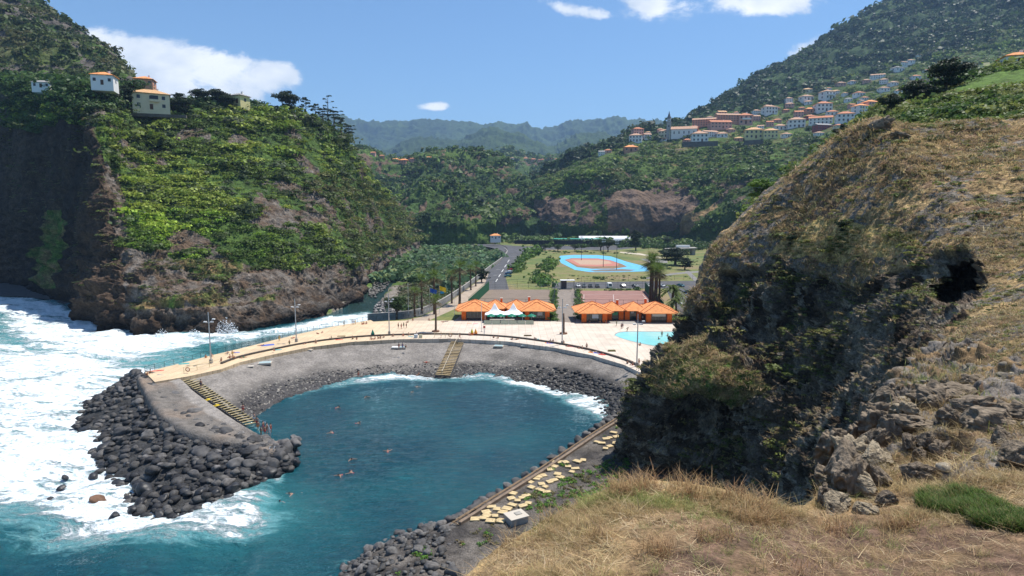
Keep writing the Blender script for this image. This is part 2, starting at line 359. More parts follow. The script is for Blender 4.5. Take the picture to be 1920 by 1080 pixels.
path = inpoly(px, py, [(1270, 445), (1290, 415), (1330, 395), (1345, 385), (1350, 392), (1330, 412), (1300, 440)], 4, .05)
f2 = fbm(P*.02, 4, 2)
col = lerp(GREEN*.7, LGREEN*.62, np.clip(.4+f2, 0, 1)); col = lerp(col, TAN*.45, np.clip(1.6*fbm(P*.035, 4, 91)-.2, 0, .7))
terr = ((P[..., 2]/5) % 1 < .2) & (tvv > 3.3) & (tvv < 5.2)
col = np.where(terr[..., None], lerp(ROCKG*.8, LGREEN, np.clip(.5+fbm(P*.05, 3, 5), 0, 1)), col)
col = lerp(col, DGREEN*1.25, up); col = lerp(col, GREEN*.6, face*.7)
col = np.where(brock[..., None], lerp(ROCKD*2.2, ROCKB*1.35, np.clip(.4+fbm(P*np.array([.06, .06, .02]), 4, 4), 0, 1)), col)
col = np.where(path[..., None], TAN*.75, col)
tag(VIL.obj('village_hill', M_FAR, col), kind='structure'); VIL.brock = brock | path; VIL.tvv = tvv; VIL.up = up; VIL.face = face
# ---- central valley hills
def ridge(name, top, D0, D1, ybase, nu, nv, amp, colf, seed, back=250):
    t = np.array(top, float); x, y = t[:, 0], t[:, 1]; d = D1 if np.isscalar(D1) else np.array(D1, float); d0 = D0 if np.isscalar(D0) else np.array(D0, float)
    yb = np.full_like(y, ybase); R = []
    for f in (0, .3, .65, 1): R.append(atD(x, yb+(y-yb)*f, d0+(d-d0)*f**1.3))
    R.append(R[-1]+np.array([0, back, -abs(back)*.25])); R.insert(0, R[0]+np.array([0, -5, -40]))
    s = Surf(R, nu, nv); s.outward(); P = s.P
    s.disp(amp*ridged(P*(.35/amp), 5, seed)+amp*.25*fbm(P*(1.6/amp), 4, seed+4)); s.obj_ = s.obj(name, M_FAR, colf(s)); tag(s.obj_, kind='structure'); return s
def cfor(s):
    P = s.P; c = lerp(DGREEN*1.2, LGREEN*.7, np.clip(.35+.8*fbm(P*.012, 4, 2), 0, 1))
    rk = inpoly(s.px, s.py, [(825, 345), (845, 300), (870, 305), (880, 345), (865, 350)], 7, .04) | (ridged(P*.02, 4, 3) > .6)
    return np.where(rk[..., None], ROCKB*1.0, c)
CH = ridge('valley_hill', [(640, 280), (690, 288), (725, 300), (760, 303), (800, 297), (830, 291), (860, 290), (900, 291), (935, 298), (955, 320), (985, 345), (1010, 375), (1030, 400)],
           850, [1200]*8+[1180, 1120, 1060, 1000, 950], 415, 300, 200, 12, cfor, 41)
KN = ridge('valley_knoll', [(735, 400), (765, 378), (800, 352), (830, 342), (858, 350), (880, 372), (905, 395), (930, 408)], 700, [800, 820, 840, 850, 850, 840, 820, 800], 425, 200, 120, 8, cfor, 51, 120)
CH2 = ridge('valley_slope', [(900, 300), (950, 293), (990, 298), (1020, 300), (1060, 296), (1100, 280), (1150, 270), (1200, 262), (1260, 262)], 1500, 2200, 400, 260, 160, 22, cfor, 61)
def cfar(s): return lerp(DGREEN*.8, GREEN*.6, np.clip(.5+fbm(s.P*.004, 4, 2), 0, 1))
ridge('far_range', [(500, 225), (560, 228), (640, 226), (680, 233), (730, 237), (800, 235), (850, 238), (900, 243), (935, 240), (980, 242), (1003, 251), (1045, 246), (1080, 238), (1120, 233), (1155, 228), (1200, 234), (1260, 236), (1400, 230)], 5200, 7000, 330, 400, 200, 75, cfar, 71, 1500)
ridge('middle_range', [(560, 300), (640, 296), (735, 292), (760, 272), (800, 266), (850, 270), (878, 264), (912, 249), (945, 253), (975, 262), (1005, 275), (1040, 283), (1062, 270), (1090, 258), (1125, 259), (1150, 270), (1200, 290)], 3000, 4600, 345, 360, 170, 45, cfar, 81, 900)
# ---- valley floor, river bed
xs = np.concatenate([np.linspace(-1.2, 1.4, 420)]); ds = np.concatenate([[60, 100, 130, 160], np.geomspace(175, 1300, 300), [2000, 5000, 12000, 20000]])
XX, DD = np.meshgrid(xs, ds); Pv = np.stack([XX*DD, DD, np.zeros_like(DD)], -1)
px, py = proj(Pv+np.array([0, 0, 1.0]))
RIV = [(560, 640), (640, 612), (700, 602), (742, 592), (766, 584), (745, 572), (716, 562), (728, 540), (752, 524), (775, 512), (770, 505), (735, 517), (705, 525), (685, 545), (640, 575), (560, 600)]
inr = inpoly(px, py, RIV, 2, .05)
z = np.where(inr, -1.5, 1.1)+.35*fbm(Pv*.08, 3, 4)
z = np.where(DD < 235, -3, z); z = np.where((px < 600), -3, z); z = np.where(DD > 950, 1.1+(DD-950)*.03, z)
Pv[..., 2] = z
VF = Surf(Pv[:3, :3], 3, 3, lin=True); VF.P = Pv; VF.pj(); VF.outward(); VF.N = np.zeros_like(Pv); VF.N[..., 2] = 1
grav = inpoly(px, py, [(700, 600), (770, 590), (850, 590), (860, 560), (800, 560), (775, 550), (740, 540), (700, 560)], 6, .05)
col = lerp(GREEN*.8, LGREEN*.7, np.clip(.5+fbm(Pv*.03, 4, 3), 0, 1))
col = np.where((grav | (inr) | (fbm(Pv*.05, 4, 13) > .3))[..., None], ROCKL*.8, col); col = np.where(((DD < 240)[..., None]), ROCKD, col)
VF.flip = False
tag(VF.obj('valley_floor', terrain_mat('river_bed', [.3, 1.5], .4, .4, .8, vor=1.2), col), kind='structure')
# ---- near rocky hill on the right
R1 = [(1148, 935, 92), (1153, 850, 92), (1165, 790, 92), (1185, 745, 91), (1215, 690, 91), (1243, 655, 92), (1272, 625, 94), (1290, 570, 96), (1315, 520, 98), (1345, 455, 100), (1395, 412, 100), (1450, 362, 98), (1530, 298, 95), (1600, 243, 92), (1650, 222, 90), (1720, 236, 88), (1800, 230, 86), (1930, 225, 84), (2100, 210, 82)]
R2 = [(1168, 935, 88), (1178, 860, 88), (1190, 800, 87), (1215, 740, 86), (1258, 690, 84), (1300, 655, 84), (1312, 615, 88), (1325, 570, 90), (1350, 530, 92), (1378, 475, 93), (1430, 435, 92), (1490, 390, 90), (1560, 330, 86), (1620, 285, 83), (1670, 265, 80), (1730, 270, 78), (1810, 270, 76), (1930, 262, 74), (2100, 255, 72)]
R3 = [(1200, 940, 84), (1215, 870, 83), (1230, 810, 82), (1262, 755, 79), (1310, 712, 75), (1345, 670, 78), (1352, 625, 84), (1370, 585, 86), (1400, 550, 86), (1430, 515, 85), (1480, 475, 83), (1540, 430, 79), (1600, 380, 75), (1660, 340, 72), (1710, 320, 69), (1760, 320, 67), (1830, 320, 65), (1930, 315, 63), (2100, 300, 60)]
R4 = [(1260, 945, 80), (1280, 885, 79), (1292, 825, 78), (1325, 772, 76), (1365, 732, 73), (1392, 690, 74), (1408, 650, 78), (1425, 620, 79), (1455, 590, 78), (1490, 560, 76), (1540, 530, 73), (1600, 490, 69), (1660, 440, 65), (1710, 400, 62), (1760, 380, 60), (1800, 380, 58), (1860, 380, 57), (1930, 380, 55), (2100, 370, 50)]
R5 = [(1340, 955, 75), (1360, 895, 74), (1375, 840, 73), (1400, 790, 72), (1430, 750, 70), (1455, 715, 70), (1475, 690, 70), (1495, 660, 69), (1530, 630, 67), (1570, 600, 64), (1620, 570, 61), (1670, 530, 58), (1720, 485, 55), (1770, 452, 53), (1815, 440, 51), (1850, 440, 50), (1900, 445, 48), (1940, 450, 46), (2100, 440, 42)]
R6 = [(1420, 965, 66), (1435, 915, 65), (1455, 860, 64), (1485, 810, 63), (1512, 780, 62), (1540, 750, 61), (1565, 725, 60), (1592, 700, 58), (1622, 670, 55), (1660, 640, 52), (1700, 605, 48), (1745, 580, 45), (1790, 560, 43), (1830, 545, 42), (1860, 535, 40), (1890, 530, 39), (1920, 525, 38), (1960, 520, 36), (2100, 510, 34)]
R7 = [(1460, 990, 56), (1480, 945, 55), (1512, 890, 53), (1540, 850, 51), (1568, 815, 49), (1595, 785, 47), (1620, 750, 45), (1645, 720, 42), (1668, 690, 39), (1695, 665, 36), (1725, 645, 34), (1762, 630, 32), (1800, 612, 31), (1840, 598, 30), (1880, 595, 29), (1920, 592, 28), (1960, 590, 27), (2010, 590, 26), (2150, 590, 25)]
R8 = [(1500, 1060, 50), (1530, 1010, 48), (1560, 960, 46), (1590, 910, 43), (1620, 870, 40), (1650, 830, 37), (1680, 800, 34), (1705, 770, 31), (1730, 750, 28), (1760, 740, 26), (1800, 730, 24), (1840, 725, 22), (1880, 720, 20), (1920, 715, 19), (1960, 710, 18), (2010, 700, 17), (2060, 700, 17), (2100, 700, 17), (2250, 700, 17)]
RR = rowsD(R1, R2, R3, R4, R5, R6, R7, R8)
R0 = RR[0]+np.array([7, 14, -5.]); R0[8:] = RR[0][8:]+np.array([6, 16, -3.]); R00 = R0+np.array([20, 30, -30.])
ext = lambda R_, *dd: [np.vstack([r_]+[r_[-1:]+np.array(d_, float) for d_ in dd]) for r_ in R_]
NH = Surf(ext([R00, R0]+RR, (35, -4, 1), (90, -8, 0)), 1000, 760, vt=np.concatenate([np.linspace(0, 2, 60, endpoint=False), np.linspace(2, 9, 700)]))
NH.outward(); P = NH.P; px, py = NH.px, NH.py
LINE = [(1100, 1200), (1100, 600), (1290, 585), (1330, 540), (1400, 500), (1470, 500), (1560, 520), (1640, 535), (1700, 500), (1745, 455), (1800, 460), (1840, 520), (1835, 560), (1780, 590), (1740, 640), (1700, 690), (1670, 740), (1600, 850), (1540, 1000), (1500, 1200)]
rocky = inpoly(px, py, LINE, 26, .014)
ledge = inpoly(px, py, [(1225, 680), (1262, 642), (1320, 628), (1360, 660), (1420, 700), (1440, 735), (1400, 760), (1330, 745), (1270, 755), (1215, 735)], 14, .03)
tv = NH.tv[:, None]*np.ones_like(px)
cr = rocky*(~ledge)*1.0
# soften mask
for _ in range(10):
    cr[1:-1, 1:-1] = (cr[1:-1, 1:-1]*2+cr[2:, 1:-1]+cr[:-2, 1:-1]+cr[1:-1, 2:]+cr[1:-1, :-2])/6
sc = np.clip(P[..., 1]/85, .35, 1.1)
d = sc*((.9+2.6*cr)*(ridged(P*np.array([.09, .09, .07]), 5, 91, .55)-.5)+(.35+1.3*cr)*(ridged(P*.34, 5, 93, .6)-.45)+(.12+cr*1.0)*(ridged(P*.95, 4, 95, .65)-.4))
NH.disp(d)
# the cave
g = np.clip(1.25-np.sqrt(((px-1790)/44.)**2+((py-528)/45.)**2), 0, 1); g = sstep(0, .35, g)
v = NH.P-np.array([0, 0, HC]); v /= np.linalg.norm(v, axis=-1, keepdims=True); NH.P = NH.P+v*(g*15)[..., None]
P = NH.P; NH.outward()
f1 = fbm(P*.18, 5, 3); f2_ = fbm(P*.6, 4, 8); f3 = ridged(P*.35, 4, 12)
col = lerp(TAN*.78, TANL*.9, np.clip(.5+.9*f1, 0, 1))
col = lerp(col, SOIL*1.1, np.clip((f2_-.05)*2.5, 0, 1)*.8)
col = np.where(((f3 > .42))[..., None], ROCKL*.75, col)
gold = inpoly(px, py, [(1500, 420), (1560, 400), (1620, 420), (1700, 430), (1720, 470), (1650, 480), (1540, 490), (1440, 480)], 18, .02)
col = np.where(gold[..., None], lerp(TANL, np.array([.5, .36, .13]), np.clip(.5+f2_, 0, 1)), col)
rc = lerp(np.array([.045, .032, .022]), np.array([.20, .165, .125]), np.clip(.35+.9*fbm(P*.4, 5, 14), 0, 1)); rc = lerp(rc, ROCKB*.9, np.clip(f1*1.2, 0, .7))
pale = inpoly(px, py, [(1560, 590), (1610, 570), (1660, 640), (1680, 700), (1640, 760), (1600, 720), (1570, 650)], 22, .03) | (f3 > .5)
rc = np.where(pale[..., None], lerp(np.array([.17, .14, .105]), np.array([.27, .23, .175]), np.clip(.5+f2_, 0, 1)), rc)
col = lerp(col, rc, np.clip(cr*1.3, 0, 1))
col = np.where(ledge[..., None], lerp(GREEN*1.0, TAN*.95, np.clip(.45+1.2*f2_, 0, 1)), col)
upperveg = inpoly(px, py, [(1440, 470), (1600, 430), (1700, 440), (1730, 480), (1690, 560), (1590, 540), (1500, 580), (1400, 600), (1350, 640), (1330, 560), (1400, 500)], 24, .02)
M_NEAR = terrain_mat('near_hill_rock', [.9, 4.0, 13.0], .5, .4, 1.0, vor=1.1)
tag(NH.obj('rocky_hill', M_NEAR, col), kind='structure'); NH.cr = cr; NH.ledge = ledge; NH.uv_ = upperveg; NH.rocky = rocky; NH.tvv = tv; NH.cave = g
# ---- green slope behind it on the right
GS = Surf(ext(rowsD([(1400, 480, 170), (1500, 380, 165), (1580, 330, 150), (1640, 290, 130), (1720, 285, 110), (1800, 280, 100), (1930, 275, 96), (2150, 260, 92)],
                [(1400, 440, 176), (1500, 350, 172), (1575, 300, 160), (1640, 245, 140), (1720, 232, 120), (1800, 226, 108), (1930, 222, 100), (2150, 210, 96)],
                [(1405, 425, 182), (1505, 335, 180), (1580, 282, 170), (1645, 225, 155), (1720, 205, 140), (1800, 190, 126), (1930, 180, 118), (2150, 160, 110)],
                [(1410, 412, 190), (1510, 322, 190), (1585, 268, 185), (1655, 210, 176), (1725, 185, 165), (1800, 160, 152), (1930, 148, 140), (2150, 120, 130)],
                [(1415, 402, 200), (1515, 312, 205), (1590, 258, 205), (1660, 200, 200), (1735, 175, 190), (1810, 145, 180), (1930, 126, 168), (2150, 90, 150)],
                [(1415, 420, 250), (1515, 335, 255), (1590, 285, 255), (1660, 230, 250), (1735, 200, 240), (1810, 175, 235), (1930, 160, 220), (2150, 120, 200)]), (60, 0, 2), (160, 10, 0)), 300, 200)
GS.outward(); P = GS.P; GS.disp(1.2*fbm(P*.06, 4, 3)+.4*fbm(P*.3, 3, 5)); P = GS.P
col = lerp(GREEN*1.1, LGREEN*1.0, np.clip(.5+fbm(P*.05, 4, 2), 0, 1)); col = np.where((fbm(P*.04, 3, 22) > .3)[..., None], TAN*.8, col)
tag(GS.obj('green_slope', terrain_mat('slope_soil', [.3, 2], .4, .3, .8), col), kind='structure')
# ---- foreground slope where the photographer stands
E = [(780, 1250, 8.0), (862, 1110, 8.6), (905, 1060, 9), (950, 1015, 9.5), (1000, 982, 10), (1055, 955, 10.5), (1105, 928, 11), (1160, 908, 11.2), (1230, 905, 11.2), (1330, 920, 11), (1430, 945, 10.8), (1490, 962, 10.8), (1535, 955, 11.8), (1575, 915, 13), (1602, 865, 15.5), (1635, 800, 19), (1672, 748, 22.5), (1715, 700, 26), (1795, 640, 30), (1880, 600, 33), (1960, 585, 35), (2100, 570, 36), (2300, 560, 36)]
E = np.array(E); E[:, 1] += 26*np.exp(-((E[:, 0]-1030)/190.)**2); e0 = atD(*E.T); xn = np.linspace(500, 2700, len(E)); nr = atD(xn, np.full(len(E), 1400.), np.full(len(E), 4.6))
rr = [e0+np.array([-1.2, 5, -12.]), e0+np.array([-.3, 1.0, -1.3])]
for f in (0, .12, .3, .5, .75, 1): rr.append(e0*(1-f)+nr*f+np.array([0, 0, 0]))
rr.append(nr+np.array([0, -6, -.5]))
rr = ext(rr, (18, -2, .5), (60, -6, 1))
FG = Surf(rr, 900, 620, vt=np.concatenate([np.linspace(0, 2, 60, endpoint=False), np.linspace(2, 8, 560)]))
FG.outward(); P = FG.P; px, py = FG.px, FG.py
rt = sstep(1520, 1640, px)*(1-sstep(870, 990, py+.1*(px-1700)))
FG.disp(.05*fbm(P*.6, 4, 3)+.03*fbm(P*4, 4, 5)+rt*(.5*(ridged(P*.5, 4, 7)-.4)+.22*(ridged(P*1.6, 4, 9)-.4))*np.clip(P[..., 1]/14, .5, 2)); P = FG.P
f1 = fbm(P*.9, 5, 3); f2_ = fbm(P*4, 4, 8)
col = lerp(TAN*.85, TANL*.8, np.clip(.5+.9*f1, 0, 1))
soil = sstep(0, 1, (px-1080)/260.)*sstep(925, 1000, py)*1.15+rt*.6
col = lerp(col, lerp(SOIL, SOILD, np.clip(.5+f2_, 0, 1)), np.clip(soil*(1.0+.7*f1), 0, 1))
col = np.where((rt > .5)[..., None] & ((ridged(P*.7, 4, 13)) > .38)[..., None], ROCKG*1.5, col)
FG.soil = soil; FG.rt = rt
tag(FG.obj('foreground_slope', terrain_mat('dry_soil', [3., 18.], .4, .06, .9), col), kind='structure')
# ---- dark gravel terrace beside the groyne (right breakwater)
TG = [ [(540, 1150, -1.2), (600, 1082, -1.2), (690, 1022, -1.2), (770, 990, -1.2), (840, 975, -1.2), (900, 942, -1.2), (1000, 880, -1.2), (1100, 815, -1.2), (1150, 784, -1.2), (1190, 755, -1.2)],
       [(620, 1150, 1.6), (660, 1092, 1.8), (735, 1040, 2.0), (800, 1005, 2.2), (862, 985, 2.3), (920, 948, 2.3), (1015, 888, 2.3), (1112, 822, 2.3), (1162, 790, 2.3), (1205, 760, 2.4)],
       [(700, 1160, 2.6), (760, 1100, 2.8), (820, 1050, 2.8), (860, 1020, 2.8), (905, 1000, 2.6), (960, 965, 2.6), (1050, 905, 2.6), (1130, 850, 2.6), (1180, 815, 2.7), (1230, 790, 3)],
       [(800, 1200, 3), (850, 1140, 3.2), (900, 1080, 3.2), (940, 1050, 3.0), (990, 1020, 2.8), (1060, 975, 2.8), (1120, 930, 2.8), (1190, 880, 2.8), (1220, 850, 3), (1270, 830, 4)],
       [(1000, 1250, 6), (1050, 1200, 6), (1100, 1150, 6), (1130, 1100, 5), (1180, 1060, 4), (1240, 1030, 4), (1300, 1000, 4), (1350, 960, 5), (1400, 930, 6), (1400, 900, 8)]]
TR = Surf([atZ(*np.array(r, float).T) for r in TG], 420, 300); TR.outward(); P = TR.P
TR.disp(.15*fbm(P*.3, 4, 3)+.06*fbm(P*2, 3, 5)); P = TR.P
col = lerp(np.array([.055, .05, .047]), np.array([.13, .115, .10]), np.clip(.5+fbm(P*.25, 4, 4), 0, 1))
M_GRAV = terrain_mat('black_gravel', [.6, 6], .45, .12, .9, vor=3.5)
tag(TR.obj('gravel_terrace', M_GRAV, col), kind='structure')
# ---- pebble beach
BT = [(350, 703), (415, 690), (450, 677), (510, 663), (580, 649), (660, 639), (750, 634), (850, 633), (950, 638), (1040, 650), (1110, 664), (1170, 682), (1215, 702), (1250, 728)]
BW = [(474, 797), (482, 778), (505, 760), (545, 743), (595, 728), (660, 716), (740, 709), (820, 707), (910, 710), (990, 719), (1055, 733), (1110, 757), (1150, 785), (1175, 805)]
bt = atZ(*np.array(BT, float).T, 5.5); bt[:, 2] = 4.86; bw = atZ(*np.array(BW, float).T, 0.0)
out = bw-bt; out[:, 2] = 0; out /= np.linalg.norm(out, axis=1, keepdims=True)
bt = bt+out*.5
BE = Surf([bt-out*1.5+np.array([0, 0, .1]), bt, bt*.72+bw*.28+np.array([0, 0, -.1]), bt*.35+bw*.65+np.array([0, 0, -.2]), bw, bw+out*5+np.array([0, 0, -1.3]), bw+out*16+np.array([0, 0, -6])], 700, 260)
BE.outward(); P = BE.P; px, py = BE.px, BE.py; z = P[..., 2]
berm = (py-(660+.0012*(px-820)**2*.5)) ; BE.disp(.07*fbm(P*.25, 3, 3)+.05*fbm(P*1.5, 3, 5)*(1+2*(z < 1.6))+.22*np.exp(-((z-1.9)/.35)**2)*(fbm(P*.08, 3, 9))); P = BE.P
lowb = 1-sstep(.7, 2.3, z+1.2*fbm(P*.07, 3, 4)+.9*sstep(900, 1100, px)*-1)
col = lerp(np.array([.215, .195, .175]), np.array([.045, .043, .044]), np.clip(lowb, 0, 1)*.9)
rightd = sstep(850, 1000, px)*sstep(-.3, .3, (1.0-(z-1.9)/1.2)); col = lerp(col, np.array([.05, .047, .045]), np.clip(rightd*.55, 0, 1))
stones = fbm(P*np.array([2.6, 2.6, 1]), 2, 30); col = np.where(((stones > .5) & (z < 2.6+fbm(P*.1, 2, 7)) & (z > .2))[..., None], np.array([.24, .22, .19]), col)
tag(BE.obj('pebble_beach', terrain_mat('pebbles', [.25, 2.2], .3, .08, .9, vor=3.0), col), kind='structure')
# ---- little dark beach at far left under the cliff
def tess(name, pts, m, parent=None, col=None):
    pts = [Vector(p) for p in pts]; t = tessellate_polygon([pts])
    me = bpy.data.meshes.new(name)
    tri = []
    for a, b_, c in t:
        n = (pts[b_]-pts[a]).cross(pts[c]-pts[a]); tri.append((a, b_, c) if n.z >= 0 else (a, c, b_))
    me.from_pydata([tuple(p) for p in pts], [], tri); me.update(); me.materials.append(m); return link(name, me, parent)
def sheet(name, poly, z, m, kind='structure'):
    o = tess(name, atZ(*np.array(poly, float).T, z), m); return tag(o, kind=kind)
sheet('cove_beach', [(-300, 515), (0, 522), (75, 532), (135, 545), (150, 566), (128, 572), (95, 562), (40, 556), (-300, 545)], .5, mat('cove_gravel', (.06, .058, .06), .95, var=.4, vs=.4, bump=.8, bs=2))
# ================================================================ SEA
sx = np.linspace(-900, 1330, 900); sy = np.concatenate([np.geomspace(1500, 1130, 12), np.linspace(1125, 560, 470), np.linspace(558, 470, 60), [460, 450, 440, 430, 420, 412, 406]])
SX, SY = np.meshgrid(sx, sy); Ps = atZ(SX, SY, 0.0)
X, Y = Ps[..., 0], Ps[..., 1]
T = np.zeros_like(SX)
lag = inpoly(SX, SY, [(474, 797), (482, 778), (505, 760), (545, 743), (660, 716), (820, 707), (990, 719), (1110, 757), (1180, 800), (1150, 785), (850, 975), (620, 1080), (560, 1200), (400, 1200), (540, 880), (545, 845), (500, 810)])
open_ = 1-lag*1.0
for _ in range(40):
    open_[1:-1, 1:-1] = (open_[2:, 1:-1]+open_[:-2, 1:-1]+open_[1:-1, 2:]+open_[1:-1, :-2])/4
# signed band near beach waterline
bwx = np.array(BW, float)
def dline(px, py, line):
    best = np.full(px.shape, 1e9)
    L_ = np.array(line, float)
    for (x1, y1), (x2, y2) in zip(L_[:-1], L_[1:]):
        dx, dy = x2-x1, y2-y1; t = np.clip(((px-x1)*dx+(py-y1)*dy)/(dx*dx+dy*dy), 0, 1)
        best = np.minimum(best, np.hypot(px-x1-t*dx, (py-y1-t*dy)))
    return best
foam = np.zeros_like(SX)
dl = dline(SX, SY, BW[3:]); foam += np.exp(-(dl/9)**2)*(.55+.3*sstep(600, 700, SX)) + np.exp(-(dl/16)**2)*.55*sstep(930, 1060, SX)
foam += .6*blob(SX, SY, 1075, 752, 60, 18, 28)
foam += 1.1*blob(SX, SY, 180, 850, 160, 110, 20)+.9*blob(SX, SY, 60, 760, 160, 70)+.8*blob(SX, SY, 250, 935, 160, 40, 10)+.65*blob(SX, SY, 440, 945, 110, 34, -25)
foam += .6*blob(SX, SY, 60, 900, 220, 60)+1.0*blob(SX, SY, 20, 570, 140, 24, 12)+.95*blob(SX, SY, 200, 640, 170, 24, 8)+.5*blob(SX, SY, 100, 700, 240, 50)
foam += 1.0*np.exp(-(dline(SX, SY, [(270, 636), (400, 640), (470, 632), (560, 618), (640, 602), (690, 592)])/11)**2)+.8*blob(SX, SY, 420, 620, 50, 20)+.5*blob(SX, SY, 640, 600, 50, 9)
foam += .9*np.exp(-(dline(SX, SY, [(-300, 640), (0, 660), (80, 690), (160, 740), (230, 760)])/13)**2)+.5*blob(SX, SY, 30, 800, 200, 20)
foam += .42*blob(SX, SY, 330, 1000, 260, 40, -8)+.25*blob(SX, SY, 500, 1000, 60, 60)+.35*blob(SX, SY, -200, 800, 300, 300)
foam += .5*np.exp(-(dline(SX, SY, [(470, 800), (550, 860), (520, 900)])/8)**2)+.35*np.exp(-(dline(SX, SY, [(600, 1085), (700, 1015), (800, 985)])/9)**2)
foam += .35*blob(SX, SY, 330, 690, 120, 14, -10)
foam += .34*blob(SX, SY, 120, 985, 300, 45, -4)+.25*blob(SX, SY, 0, 700, 260, 90)+.3*blob(SX, SY, 150, 600, 160, 40)
foam = np.clip(foam*1.12, 0, 1.08)
foam *= 1-.7*blob(SX, SY, 480, 645, 100, 11, -10)-.75*sstep(1000, 1060, SY)*(SX < 520)*.8
turq = np.clip(.8*blob(SX, SY, 60, 740, 260, 170)+.35*blob(SX, SY, 320, 980, 260, 50)+.5*blob(SX, SY, 250, 670, 200, 40)+.5*blob(SX, SY, 440, 950, 100, 40), 0, 1)
rivr = np.clip(blob(SX, SY, 720, 560, 90, 60)*1.6+.8*blob(SX, SY, 500, 640, 130, 16, -10), 0, 1)
# real wave relief
dirv = np.array([.35, -.94])  # travelling direction towards the shore on the right
ph = X*.62+Y*-.35
wv = open_*(.55*np.sin(ph*.35+2.2*fbm(np.stack([X*.02, Y*.02, X*0], -1), 3, 3))+.35*fbm(np.stack([X*.09, Y*.22, X*0], -1), 4, 5))*np.clip(1-rivr, .1, 1)
ch = fbm(np.stack([X*.5, Y*.9, X*0], -1), 4, 6)*(.05+.18*open_)+.35*open_*np.maximum(foam, 0)*fbm(np.stack([X*.3, Y*.3, X*0], -1), 4, 9)
Z = wv+ch+foam*.25*open_; Z = np.where((SY < 560) | (rivr > .4), .1*ch, Z)
Ps[..., 2] = Z
idx = np.arange(Ps.shape[0]*Ps.shape[1]).reshape(Ps.shape[:2]); q = np.stack([idx[:-1, :-1], idx[:-1, 1:], idx[1:, 1:], idx[1:, :-1]], -1).reshape(-1, 4)
sme = mesh_np('sea', Ps.reshape(-1, 3), q, None, np.stack([foam, turq, rivr], -1).reshape(-1, 3))
m = bpy.data.materials.new('sea_water'); nt, bs = nodes(m); N = nt.nodes; L = nt.links
at = N.new('ShaderNodeAttribute'); at.attribute_name = 'Col'; sp = N.new('ShaderNodeSeparateColor'); L.new(at.outputs['Color'], sp.inputs[0])
tc = N.new('ShaderNodeTexCoord')
def mp(scl, rot=0):
    n = N.new('ShaderNodeMapping'); n.inputs['Scale'].default_value = scl; n.inputs['Rotation'].default_value = (0, 0, rot); L.new(tc.outputs['Object'], n.inputs[0]); return n.outputs[0]
def tn(vec, s, d=6, r=.6, dist=0):
    n = N.new('ShaderNodeTexNoise'); n.inputs['Scale'].default_value = s; n.inputs['Detail'].default_value = d; n.inputs['Roughness'].default_value = r; n.inputs['Distortion'].default_value = dist
    L.new(vec, n.inputs['Vector']); return n.outputs['Fac']
def ramp(f, a, b, lo=0., hi=1.):
    n = N.new('ShaderNodeMapRange'); n.interpolation_type = 'SMOOTHSTEP'; n.inputs[1].default_value = a; n.inputs[2].default_value = b; n.inputs[3].default_value = lo; n.inputs[4].default_value = hi; L.new(f, n.inputs[0]); return n.outputs[0]
def mixc(f, a, b):
    n = N.new('ShaderNodeMix'); n.data_type = 'RGBA'
    if isinstance(f, float): n.inputs[0].default_value = f
    else: L.new(f, n.inputs[0])
    for i, v in ((6, a), (7, b)):
        if isinstance(v, tuple): n.inputs[i].default_value = (*v, 1)
        else: L.new(v, n.inputs[i])
    return n.outputs[2]
st = mp((.35, 1.2, 1), math.radians(14))
n1 = tn(st, .26, 9, .72, 1.0); n2 = tn(mp((1, 1.6, 1)), .9, 6, .6, .8); n3 = tn(mp((1, 1, 1)), .045, 4, .5)
ad = M('ADD', M('MULTIPLY', n1, .75), M('MULTIPLY', n2, .25))
thr = M('SUBTRACT', .87, M('MULTIPLY', sp.outputs[0], .43))
thr = M('ADD', thr, M('MULTIPLY', M('SUBTRACT', n3, .5), .25))
fo = ramp(M('SUBTRACT', ad, thr), -.06, .09)
fo2 = ramp(M('SUBTRACT', ad, thr), -.22, .04)
w1_ = tn(mp((.55, 1.7, 1), .2), .55, 7, .68, .5)
deep = mixc(ramp(n3, .35, .65), (.003, .044, .067), (.006, .070, .090))
deep = mixc(sp.outputs[2], deep, (.020, .042, .032))
tq = mixc(sp.outputs[1], deep, (.045, .25, .26)); tq = mixc(M('MULTIPLY', fo2, .75), tq, (.22, .47, .49))
tq = mixc(M('MULTIPLY', ramp(w1_, .5, .72), .45), tq, (.03, .15, .17)); body = mixc(fo, tq, mixc(ramp(n2, .35, .62), (.60, .73, .76), (.86, .88, .88))); L.new(body, bs.inputs['Base Color'])  # light ripple streaks and foam relief shading are put into the water colour
L.new(M('ADD', .06, M('MULTIPLY', fo, .6)), bs.inputs['Roughness']); bs.inputs['IOR'].default_value = 1.33
w1 = tn(mp((.7, 1.5, 1), .25), .8, 5, .6, .3); w2 = tn(mp((1, 1.7, 1), -.2), 2.6, 4, .65, .3)
hh = M('ADD', M('MULTIPLY', w1, .55), M('MULTIPLY', w2, .30)); hh = M('ADD', hh, M('MULTIPLY', fo, .5))
bp = N.new('ShaderNodeBump'); bp.inputs['Strength'].default_value = 1; bp.inputs['Distance'].default_value = .8; L.new(hh, bp.inputs['Height']); L.new(bp.outputs[0], bs.inputs['Normal'])
sme.materials.append(m); tag(link('sea', sme), kind='structure')
sea_low = tess('sea_floor', [(-20000, -9000, -9), (20000, -9000, -9), (20000, 20000, -9), (-20000, 20000, -9)], mat('sea_bed', (.01, .06, .07), .5)); tag(sea_low, kind='structure')
